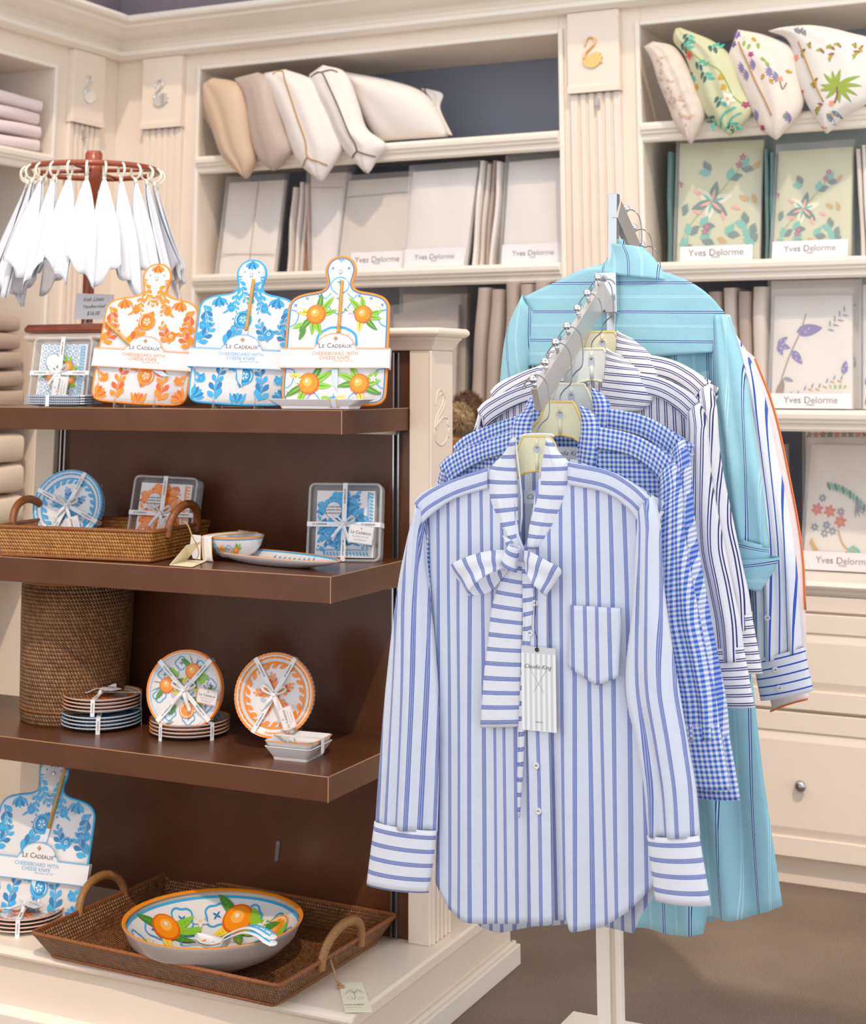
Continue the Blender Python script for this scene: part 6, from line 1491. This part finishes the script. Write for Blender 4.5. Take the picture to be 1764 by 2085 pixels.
# ------------------------------------------------------------------ sheet packets in clear sleeves
M_linen = mat('white_sheet', '#E9E1DC', .75, bump=.12, bscale=40); M_grey_l = mat('stone_sheet', '#D9CEC4', .75, bump=.08, bscale=40); M_taupe_l = mat('taupe_sheet', '#B7A79D', .75, bump=.12, bscale=30)
M_copper = mat('copper_stitch', '#B07A5A', .6); M_green_s = mat('green_stitch', '#6A7A6C', .6); M_copper_l = mat('copper_sateen', '#A8704E', .45)
M_sleeve = mat('clear_sleeve', '#F4F2F2', .08, alpha=.22, spec=.9); M_label = mat('packet_label', '#F1EDF0', .6)
M_sageb = mat('sage_sheet', '#CFCDA6', .7); M_tealb = mat('dark_teal_sheet', '#5F7A78', .5)
def packet(label, tl, tr, bl, br, y, zs, m=M_linen, th=.028, lean=.045, text=True, deco=None, lines=None, sleeve=True, txtsc=1.0, group='sheet packets', grow=.008, lab=.19, lx=(0.0, 1.0)):
    """front face corners in px taken on a plane that leans back; stands on the shelf at zs"""
    A, B = at(*bl, y=y), at(*br, y=y); Cc, Dd = at(*tl, y=y+lean), at(*tr, y=y+lean)
    o = V(((A.x+B.x)/2, y, zs)); t = thing('sheet_packet', label, 'bedding packet', o, group=group)
    zb = zs+.003; A.z = B.z = zb
    A, B, Cc, Dd = (p-o for p in (A, B, Cc, Dd)); n = V((0, .9, .05)).normalized()*th
    def S_(u, v, d=0): return A.lerp(B, u).lerp(Cc.lerp(Dd, u), v)+n*(d/th if th else 0)
    mb = MB(); e = .0
    rr = .35
    def rings(k):   # rounded block
        return [S_(u, v, d) for u, v, d in ()]
    def F(s, q):    # front sheet softly pillowed
        u, v = s, q; edge = min(1, min(u, 1-u)*12, min(v, 1-v)*12); p = S_(u, v); p.y += .006*(1-edge**.5)-.004*sin(pi*u)*sin(pi*v)+.0012*sin(u*9+v*5); return p
    mb.grid(lambda s, q: F(s, q), 16, 16, 21, True, lambda s, q: (F(s, q).x, F(s, q).z))
    mb.grid(lambda s, q: S_(1-s, q, th), 4, 4, 21)
    for u in (0, 1): mb.grid(lambda s, q: S_(u, q if u else 1-q, 0)*(1-s)+S_(u, q if u else 1-q, th)*s+(V((0, .006, 0))*(1-s)), 3, 8, 21)
    for v in (0, 1): mb.grid(lambda s, q: S_(s if not v else 1-s, v, 0)*(1-q)+S_(s if not v else 1-s, v, th)*q+(V((0, .006, 0))*(1-q)), 8, 3, 21)
    mats_ = FP+[m]; 
    if deco:
        D = Deco(mb, lambda x, y_, h: tuple(F(x, y_)+V((0, -.0012-h, 0))), step=2e-5); asp = (B-A).length; 
        class DD(Deco): pass
        w_, h_ = (B-A).length, (Cc-A).length
        D.mp = lambda x, y_, h: tuple(F(min(1, max(0, x/w_)), min(1, max(0, y_/h_)))+V((0, -.0012-h, 0))); D.clip = lambda x, y_: .004 < x < w_-.004 and .01 < y_ < h_-.004
        deco(D, w_, h_)
    mb.build('folded_sheet', mats_, t)
    for (k, (pts, mm)) in enumerate(lines or []):
        c = MB(); c.tube([tuple(S_(u, v)+V((0, -.0045, 0))) for u, v in pts], .0022, 5, 0, flat=.5); c.build('stitching', mm, t)
    if text:
        c = MB(); h = lab; w_ = (B-A).length; ux = (B-A).normalized()
        vs = [S_(lx[0], .004)+V((0, -.0075, 0)), S_(lx[1], .004)+V((0, -.0075, 0)), S_(lx[1], h)+V((0, -.0075, 0)), S_(lx[0], h)+V((0, -.0075, 0))]; c.add(vs+[v+V((0, .0006, 0)) for v in vs], [(0, 1, 2, 3), (7, 6, 5, 4)])
        ce = (vs[0]+vs[1]+vs[2]+vs[3])/4; up = ((vs[3]+vs[2])-(vs[0]+vs[1])).normalized(); nn = ux.cross(up)
        M = Matrix(((ux.x, up.x, nn.x, ce.x), (ux.y, up.y, nn.y, ce.y-.001), (ux.z, up.z, nn.z, ce.z), (0, 0, 0, 1)))
        c.text('Yves Delorme', w_*.115*txtsc, M @ T(0, .002, 0), 1, bold=0); c.text('PARIS', w_*.04*txtsc, M @ T(0, -.013, 0), 1)
        c.build('label_card', [M_label, M_greyink], t)
    if sleeve:
        c = MB(); g = grow/(B-A).length
        c.grid(lambda s, q: S_(-g+(1+2*g)*s, -.0+(1+2*g)*q)+V((0, -.0095-.0015*sin(11*s+7*q), .0)), 14, 14, 0, True)
        for u in (-g, 1+g): c.grid(lambda s, q: S_(u, q*(1+2*g), th*s)+V((0, -.0095*(1-s), 0)), 2, 10, 0, True)
        c.build('clear_sleeve', M_sleeve, t)
    return t
def stack_edges(label, x0, x1, ybase, zs, ztop, n, m, tilt=.02, y=5.16, depth=.2, group='folded sheets seen edge-on'):
    """upright folded linens seen from the spine, standing side by side"""
    for k in range(n):
        u0, u1 = lerp(x0, x1, k/n), lerp(x0, x1, (k+1)/n)-.002; rr = random.Random(k*7+int(x0*100))
        t = MB(); zt = ztop-rr.uniform(0, .03); dx = rr.uniform(-.004, .008); y0 = y+rr.uniform(-.01, .012)
        def P(s, q):
            a = 2*pi*s; w = (u1-u0)/2; cx_ = (u0+u1)/2+tilt*q+dx*sin(3*q); ca_, sa = cos(a), sin(a)
            return V((cx_+w*(abs(ca_)**.6)*(1 if ca_ > 0 else -1), y0+depth/2+depth/2*(abs(sa)**.35)*(1 if sa > 0 else -1)+.004*sin(q*8+k), lerp(zs+.003, zt, q)))
        t.grid(P, 24, 14, 0, True, closed=True); c = [P(i/24, 1) for i in range(24)]; t.add(c, [tuple(range(24))], 0); c = [P(i/24, 0) for i in range(24)]; t.add(c, [tuple(range(24))[::-1]], 0)
        tag(t.build('folded_sheet', m[k % len(m)]), label, 'folded sheet', group)
ZA, ZB_, ZC_, ZD = 1.893, 1.882, 1.402, .888
cop = [([(.56, 0), (.56, 1)], M_copper), ([(0, .22), (1, .20)], M_copper)]
packet('white sheet packet crossed by copper stitching, left end of the left bay', (466, 372), (578, 366), (444, 556), (556, 550), 5.13, ZA, lines=cop, text=False)
stack_edges('white folded sheet edges in sleeves beside the copper-stitched packet', -3.115, -3.05, 0, ZA, 2.25, 3, [M_grey_l, M_linen])
stack_edges('copper coloured folded sheets standing edge-on in the left bay', -3.048, -3.005, 0, ZA, 2.27, 2, [M_copper_l], group='copper sheets edge-on')
stack_edges('thin sleeved sheets standing edge-on right of the copper ones', -3.0, -2.965, 0, ZA, 2.25, 2, [M_linen, M_grey_l], group='thin sleeved sheets')
packet('narrow white sheet packet with one copper line, next to the stone coloured packet', (632, 355), (704, 350), (634, 548), (682, 546), 5.12, ZA, lines=[([(0, .86), (1, .84)], M_copper)], text=False, th=.05)
packet('stone coloured sheet packet with a green stitched line near its top', (709, 368), (850, 358), (686, 545), (822, 543), 5.11, ZA, M_grey_l, lines=[([(0, .81), (1, .83)], M_green_s)], lx=(.2, 1))
packet('white sheet packet in the middle of the left bay, a row of edges behind it', (840, 350), (972, 340), (824, 543), (946, 538), 5.10, ZA, lean=.035)
stack_edges('white folded sheet edges fanned behind the middle packet of the left bay', -2.325, -2.235, 0, ZA, 2.285, 4, [M_linen, M_grey_l, M_taupe_l], tilt=.035, y=5.13, group='sheet edges behind the middle packet')
packet('white sheet packet at the right end of the left bay, against the pilaster', (1036, 330), (1170, 318), (1022, 530), (1150, 526), 5.11, ZA, lean=.03)
def greenflor(D, w, h):
    s = w
    def cl(x, y, a, n=6, L=.11, m=(TEA, DGR)):
        for k in range(n): D.leaf(x*s+k*.018*s*cos(a), y*s+k*.018*s*sin(a), a+(-1)**k*1.0, L*s, .045*s, m[k % 2])
    for k in range(6): D.leaf(.42*s, .72*s, k*1.05+.3, .26*s, .11*s, DGR if k % 2 else PAL_); D.leaf(.42*s, .72*s, k*1.05+.3, .16*s, .035*s, PIN if k % 2 else TEA)
    D.curve([(.02*s, .2*s), (.2*s, .5*s), (.42*s, .72*s), (.65*s, 1.0*s), (.85*s, 1.25*s)], .012*s, LEA)
    for x, y, a in ((.15, .32, 1.2), (.3, .42, .5), (.06, .55, 1.7), (.62, .98, .8), (.75, 1.12, .3), (.4, 1.08, 2.6), (.85, .42, 2.3), (.9, .28, 1.8), (.3, .26, .2), (.6, .32, .4), (.05, .18, .4), (.95, .2, 2.2)): cl(x, y, a)
    for x, y in ((.78, 1.25), (.74, 1.16), (.02, .95), (.37, .42), (.35, .36)): fl(D, x*s, y*s, .05*s, BER)
    for x, y, a in ((.86, .72, 2.6), (.95, .68, 1.9), (.5, .28, -.4), (.9, 1.1, .9)): D.leaf(x*s, y*s, a, .13*s, .06*s, MUS)
    for x, y in ((.3, .58), (.55, .6), (.66, .66), (.3, .82)): D.leaf(x*s, y*s, x*9, .12*s, .04*s, PIN)
packet('green floral sheet packet at the left of the right bay', (1384, 292), (1553, 284), (1377, 522), (1545, 512), 5.13, ZB_, M_sageb, deco=greenflor, lab=.13, lx=(.05, .93), lean=.03)
packet('second green floral sheet packet, right of the first in the right bay', (1586, 308), (1736, 298), (1572, 510), (1730, 502), 5.12, ZB_, M_sageb, deco=lambda D, w, h: greenflor(D, w*.9, h), lab=.16, lx=(0, .98), lean=.04)
stack_edges('dark teal folded sheets standing edge-on between the green floral packets', -1.262, -1.225, 0, ZB_, 2.27, 2, [M_tealb], tilt=.01, y=5.12, group='dark teal sheets edge-on')
stack_edges('dark sheet edge standing against the left wall of the right bay', -1.60, -1.575, 0, ZB_, 2.27, 1, [M_tealb], tilt=.01, y=5.14, group=None)
packet('tall sheet packet in dark teal print standing behind the two green floral packets', (1560, 270), (1764, 262), (1560, 512), (1764, 502), 5.20, ZB_, M_tealb, text=False, lean=.02)
stack_edges('pale folded sheet edges at the right end of the green floral shelf', -.955, -.87, 0, ZB_, 2.26, 4, [M_grey_l, M_linen], tilt=.0, y=5.13, group='pale sheet edges by the green packets')
def purp(D, w, h):
    s = w
    for x, y, a, L in ((.3, .95, .15, .34), (.25, .72, -.9, .22), (.06, .80, .6, .16), (.06, .80, -.3, .18), (.06, .80, -1.1, .16), (.9, .42, 1.4, .18)):
        D.leaf(x*s, y*s, a, L*s, L*.45*s, VIO)
        for k in range(4): D.leaf((x+.05*k*cos(a))*s, (y+.05*k*sin(a))*s, a+(.8 if k % 2 else -.8), .05*s, .008*s, PAL_)
    D.curve([(.1*s, .28*s), (.2*s, .6*s), (.35*s, .95*s), (.42*s, 1.18*s)], .014*s, BRN); D.leaf(.08*s, .12*s, 1.3, .26*s, .1*s, BRN); D.leaf(.15*s, .38*s, -.3, .14*s, .05*s, SLA)
    for k in range(18): x = .1+.045*k; y = .1+.016*k+.02*sin(k); D.leaf(x*s, y*s, 1.2 if k % 2 else -.4, .07*s, .022*s, (MUS, DUS)[k % 2])
    for k in range(8): D.leaf((.7+.03*k)*s, (.98+.03*k)*s, 1.6 if k % 2 else -.2, .09*s, .022*s, (DUS, SLA)[k % 2])
    for k in range(6): D.leaf((.75+.03*k)*s, .25*s, .9 if k % 2 else 2.0, .06*s, .02*s, LEA)
packet('white sheet packet printed with violet leaves on the lower right bay shelf', (1578, 603), (1735, 600), (1570, 828), (1735, 826), 5.12, ZC_, FP[WCO], deco=purp, lab=.135, lean=.035)
packet('leaf printed packet standing just behind the violet leaf packet', (1570, 572), (1752, 568), (1570, 826), (1752, 824), 5.17, ZC_, FP[WCO], text=False, deco=purp, lean=.02)
packet('packet edge with slate leaf print at the right of the violet leaf packet', (1757, 580), (1830, 575), (1757, 828), (1830, 828), 5.14, ZC_, FP[WCO], text=False, deco=purp, lean=.02)
stack_edges('grey folded sheets standing edge-on left of the violet leaf packet', -1.58, -1.27, 0, ZC_, 1.80, 6, [M_taupe_l, M_grey_l], tilt=.01, y=5.14, group='grey sheets edge-on behind the dress')
def redf(D, w, h):
    s = w
    for x, y in ((.30, .72), (.44, .60), (.14, .74)): fl(D, x*s, y*s, .085*s, COR, MUS, 6)
    for x, y in ((.27, .55), (.35, .48), (.44, .72), (.2, .88), (.12, .52), (.25, .45)): fl(D, x*s, y*s, .055*s, SLA, PAL_, 6)
    D.curve([(.6*s, .22*s), (.48*s, .34*s), (.42*s, .5*s)], .02*s, MUS); D.curve([(.88*s, .25*s), (.9*s, .5*s), (.9*s, .72*s)], .05*s, MUS)
    for k in range(14): t = k/13; x = .25+.62*t; y = 1.08-.42*t*t; D.leaf(x*s, y*s, -1.2-.5*t, .12*s, .04*s, TEA if k % 2 else DGR)
    for k in range(12): D.leaf((.5+.05*k)*s, .2*s+.02*s*sin(k*2), .4+.5*k, .13*s, .06*s, (MUS, TEA, LEA)[k % 3])
    for k in range(8): D.leaf(.62*s, .78*s, -1.5+k*.42, .14*s, .02*s, SLA)
    for k in range(5): D.leaf((.08+.02*k)*s, .3*s-.03*s*k, 1.4, .09*s, .03*s, MUS)
packet('white sheet packet with red flowers and a palm, on the counter', (1652, 905), (1810, 908), (1634, 1146), (1800, 1152), 5.28, ZD, FP[WCO], deco=redf, lab=.15, lean=.04)
packet('dark patterned packet rising behind the red flower packet', (1640, 876), (1800, 872), (1640, 1130), (1800, 1130), 5.36, ZD, FP[WCO], text=False, lean=.0, deco=lambda D, w, h: [fl(D, w*(.05+.09*k), h*.965, .012, (DGR, COR, BRN)[k % 3]) for k in range(11)])
stack_edges('taupe folded sheets on the counter left of the red flower packet', -1.50, -1.27, 0, ZD, 1.30, 5, [M_taupe_l, M_grey_l], tilt=.01, y=5.2, group='taupe sheets on the counter')
# lower left bay shelf
packet('taupe sheet packet behind the cream cap of the display', (800, 640), (932, 620), (800, 850), (925, 850), 5.12, ZC_, M_taupe_l, text=False, lean=.03, grow=.012)
packet('pale taupe packet standing behind the front taupe packet, left bay', (820, 600), (950, 598), (820, 840), (945, 840), 5.2, ZC_, M_grey_l, text=False, lean=.02)
stack_edges('grey-taupe pillowcases folded edge-on, hanging over the lower left bay shelf', -2.30, -2.02, 0, ZC_, 1.83, 5, [M_taupe_l], tilt=.03, y=5.04, depth=.26, group='grey pillowcases folded edge-on')
stack_edges('beige folded sheets edge-on behind the left shoulder of the dress', -2.02, -1.96, 0, ZC_, 1.72, 1, [M_grey_l], tilt=0, y=5.1, group=None)
# ------------------------------------------------------------------ towels and linens on the left wall
M_pinkl = mat('pale_pink_linen', '#EFDEDD', .8, bump=.15, bscale=20); M_towelg = mat('taupe_terry', '#BDA795', .95, bump=.9, bscale=90); M_toweli = mat('ivory_terry', '#DFCDB8', .95, bump=.8, bscale=90)
def folded(label, name, m, z, th, y0=4.05, y1=4.60, x0=XW-.30, x1=XW+.0, group=None, cat='linen', sd=1):
    rr = random.Random(sd); t = MB()
    def P(s, q):
        a = 2*pi*s; c, d = cos(a), sin(a); y = lerp(y0, y1, q); e = .35 if 0 < q < 1 else .2
        wob = .006*sin(q*9+sd)
        return V(((x0+x1)/2+(x1-x0)/2*(abs(c)**.5)*(1 if c > 0 else -1)+wob, y, z+th/2+th/2*(abs(d)**.32)*(1 if d > 0 else -1)+.004*sin(q*7+sd)*(.5+.5*d)))
    t.grid(P, 28, 26, 0, True, closed=True)
    for q, fl_ in ((0, 1), (1, 0)): c = [P(i/28, q) for i in range(28)]; t.add(c, [tuple(range(28))[::-1] if fl_ else tuple(range(28))], 0)
    lines = t.build(name, m); tag(lines, label, cat, group); return lines
for k in range(4): folded(['bottom pale pink folded linen of the left wall stack', 'second pale pink folded linen from the bottom on the left wall', 'third pale pink folded linen from the bottom on the left wall', 'topmost pale pink folded linen on the left wall'][k], 'folded_linen', M_pinkl, 2.337+k*.052, .050, 4.0, 4.60+.01*(k % 2), group='pink linens on the left wall shelf', sd=k)
for k in range(5): folded('taupe terry towel in the upper pile on the left wall', 'folded_towel', M_towelg, 1.402+k*.066, .064, 4.0, 4.57-.006*k, group='taupe towels on the left wall shelf', cat='towel', sd=k+5)
for k in range(4): folded('ivory terry towel in the lower pile on the left wall', 'folded_towel', M_toweli, .882+k*.106, .103, 4.0, 4.60, group='ivory towels on the left wall shelf', cat='towel', sd=k+11)
# ------------------------------------------------------------------ handkerchief carousel on the display cap
M_cherry = mat('cherry_wood', '#9A4420', .3, var=.2, vscale=30, coat=.3); M_ring = mat('cream_plastic_ring', '#F3EEDB', .35); M_hanky = mat('white_linen_handkerchief', '#DFE1E8', .8, bump=.15, bscale=30)
def carousel():
    y = 3.645; c = at(190, 348, y=y); cx, zr = c.x, c.z; zb = 1.627; Rr = .186
    t = thing('handkerchief_stand', 'round cherry wood stand with a ring of hooks, on top of the display unit', 'display stand', (cx, y, zb))
    m = MB(); m.extr([(-.10, 0), (-.11, .006), (-.11, .014), (-.095, .024), (.095, .024), (.11, .014), (.11, .006), (.10, 0)], -.135, .135); m.build('base', M_cherry, t, bevel=.002)
    m = MB(); h = zr-zb
    m.lathe([(.016, .024), (.016, h-.06), (.024, h-.05), (.026, h-.01), (.030, h), (.030, h+.012), (.025, h+.014), (.025, h+.05), (.020, h+.058), (.0001, h+.06)], 24); m.build('post', M_cherry, t)
    m = MB(); m.tube([(Rr*cos(a), Rr*sin(a), h) for a in [2*pi*i/72 for i in range(72)]], .0085, 10, closed=True); m.build('hoop', M_cherry, t)
    for a in (.3, .3+pi/2, .3+pi, .3+1.5*pi):
        m = MB(); m.tube([(.02*cos(a), .02*sin(a), h), (Rr*cos(a), Rr*sin(a), h)], .006, 8); m.build('spoke', M_cherry, t)
    N = 24; labels = 'white linen handkerchief hanging by a cream ring from the round wooden stand'
    proto = ringp = None
    for k in range(N):
        a = 2*pi*k/N+.05
        if sin(a) > .55: continue
        rr = random.Random(k+40); tn = V((-sin(a), cos(a), 0)); rd = V((cos(a), sin(a), 0)); L = .325+rr.uniform(-.03, .02); wmax = .036+rr.uniform(-.004, .008)
        hk = thing('handkerchief', labels, 'handkerchief', (cx+Rr*cos(a), y+Rr*sin(a), zr-.045), group='handkerchiefs around the stand')
        g = MB(); g.tube([rd*(.020*cos(b))+V((0, 0, .028+.020*sin(b))) for b in [2*pi*i/24 for i in range(24)]], .0036, 8, closed=True); g.tube([V((0, 0, .008)), V((0, 0, -.006))], .0055, 8)
        g.build('ring', M_ring, hk)
        tw = rr.uniform(-.5, .5); fo = folds(k, .010, 2, .9)
        def P(s, q, sg=1):
            w = wmax*(.12+.88*min(1, q/.62)**.8); u = 2*s-1
            tip = (.5+.5*u*(1 if k % 3 else -1)+.12*cos(u*5+k))*.075; z = -(L-.085)*q-tip*q**3
            d = tn*cos(tw*q)+rd*sin(tw*q)
            return d*(u*w)+rd*(.075*q**1.15+sg*(.004+.012*q*abs(cos(u*pi/2))*.6)+.007*sin(u*6+k)*q)+V((0, 0, z-.004))
        g = MB(); g.grid(lambda s, q: P(s, q, 1), 12, 22, 0, True); g.grid(lambda s, q: P(1-s, q, -1), 12, 22, 0, True); g.build('cloth', M_hanky, hk, solid=.001)
    # hand lettered card in a clear holder
    p = at(180, 668, y=y-.085); cd = thing('price_card', 'small hand-lettered white card on the wooden stand under the handkerchiefs', 'sign', (cx-.0, y-.085, zb+.024))
    a, b, c_, d = [at(q, r, y=y-.085)-V((cx, y-.085, zb+.024)) for q, r in ((150, 650), (228, 650), (232, 600), (156, 597))]
    m = MB(); m.add([a, b, c_, d]+[v+V((0, .001, 0)) for v in (a, b, c_, d)], [(0, 1, 2, 3), (7, 6, 5, 4), (0, 4, 5, 1), (2, 6, 7, 3)]); ce = (a+b+c_+d)/4
    M = T(ce.x, -.001, ce.z) @ STAND
    m.text('Irish Linen', .017, M @ T(-.002, .020, 0), 1, shear=.3); m.text('Handkerchief', .014, M @ T(0, 0, 0), 1, shear=.3); m.text('$16.00', .016, M @ T(-.002, -.019, 0), 1, shear=.3)
    m.build('card', [mat('grey_white_card', '#DADBE2', .7), M_greyink], cd)
    m = MB(); zc = a.z; xs = (a.x+b.x)/2; m.box(xs-.03, xs+.03, -.004, .004, 0, .003); [m.box(xs+q*.026-.002, xs+q*.026+.002, -.001, .001, .003, max(.01, zc+.004)) for q in (-1, 1)]; m.build('card_holder', M_clear, cd)
carousel()
# ------------------------------------------------------------------ fur pompoms on a wooden block behind the display
def pompoms():
    M_fd = mat('dark_brown_fur', '#6E5140', .95, var=.3, vscale=60); M_fl = mat('mottled_beige_fur', '#B49A74', .95, var=.5, vscale=50); M_pw = mat('amber_wood', '#8A5A22', .35, var=.2, vscale=20); yv = 4.42
    for (px, py, r, m, lab, seed, dy) in ((952, 832, .056, M_fd, 'dark brown fluffy fur pompom behind the cream display post', 1, .04), (934, 852, .050, M_fl, 'mottled beige fur pompom in front of the dark brown one', 2, -.03)):
        c = at(px, py, y=yv+dy); rr = random.Random(seed); b = MB(); b.ball((0, 0, 0), r*.8, 0, 20, 12)
        for k in range(2600):
            u, a = rr.uniform(-1, 1), rr.uniform(0, 2*pi); n = V((sqrt(1-u*u)*cos(a), sqrt(1-u*u)*sin(a), u)); tg = n.cross(V((rr.uniform(-1, 1), rr.uniform(-1, 1), rr.uniform(-1, 1)))).normalized(); p0 = n*r*.75; p1 = n*r*rr.uniform(.95, 1.12)+tg*r*.18; sd = tg.cross(n)*.0011
            b.add([p0-sd, p0+sd, p1], [(0, 1, 2)], 0)
        o = b.build('fur_pompom', m, loc=c); tag(o, lab, 'pompom')
    c = at(925, 890, y=yv); zt = at(934, 852, y=yv).z-.05; b = MB(); b.lathe([(.0001, 0), (.10, 0), (.10, .012), (.02, .03), (.016, zt-.10), (.024, zt-.08), (.050, zt-.05), (.052, zt-.012), (.046, zt), (.0001, zt)], 28); tag(b.build('pedestal', M_pw, loc=(c.x-.0, yv-.02, 0)), 'amber turned wooden pedestal under the fur pompoms', 'pedestal')
pompoms()
# ------------------------------------------------------------------ light
w = bpy.data.worlds.new('world'); SC.world = w; w.use_nodes = True
bg = w.node_tree.nodes['Background']; bg.inputs['Color'].default_value = (.93, .955, 1.0, 1); bg.inputs['Strength'].default_value = 1.6
sd = bpy.data.lights.new('sun', 'SUN'); sd.energy = 1.65; sd.angle = radians(1.2); sd.color = (1, .82, .62)
so = bpy.data.objects.new('sun', sd); COL.objects.link(so); so.location = (1, -1, 5)
el = radians(50); az = radians(32)
d = V((-sin(az)*cos(el), cos(az)*cos(el), -sin(el))); so.rotation_euler = d.to_track_quat('-Z', 'Y').to_euler()
SC.view_settings.view_transform = 'Standard'; SC.view_settings.look = 'None'; SC.view_settings.gamma = 1; SC.view_settings.exposure = -.07
SC.view_settings.use_curve_mapping = False
SC.cycles.use_denoising = True
SC.cycles.max_bounces = 8; SC.cycles.transparent_max_bounces = 12
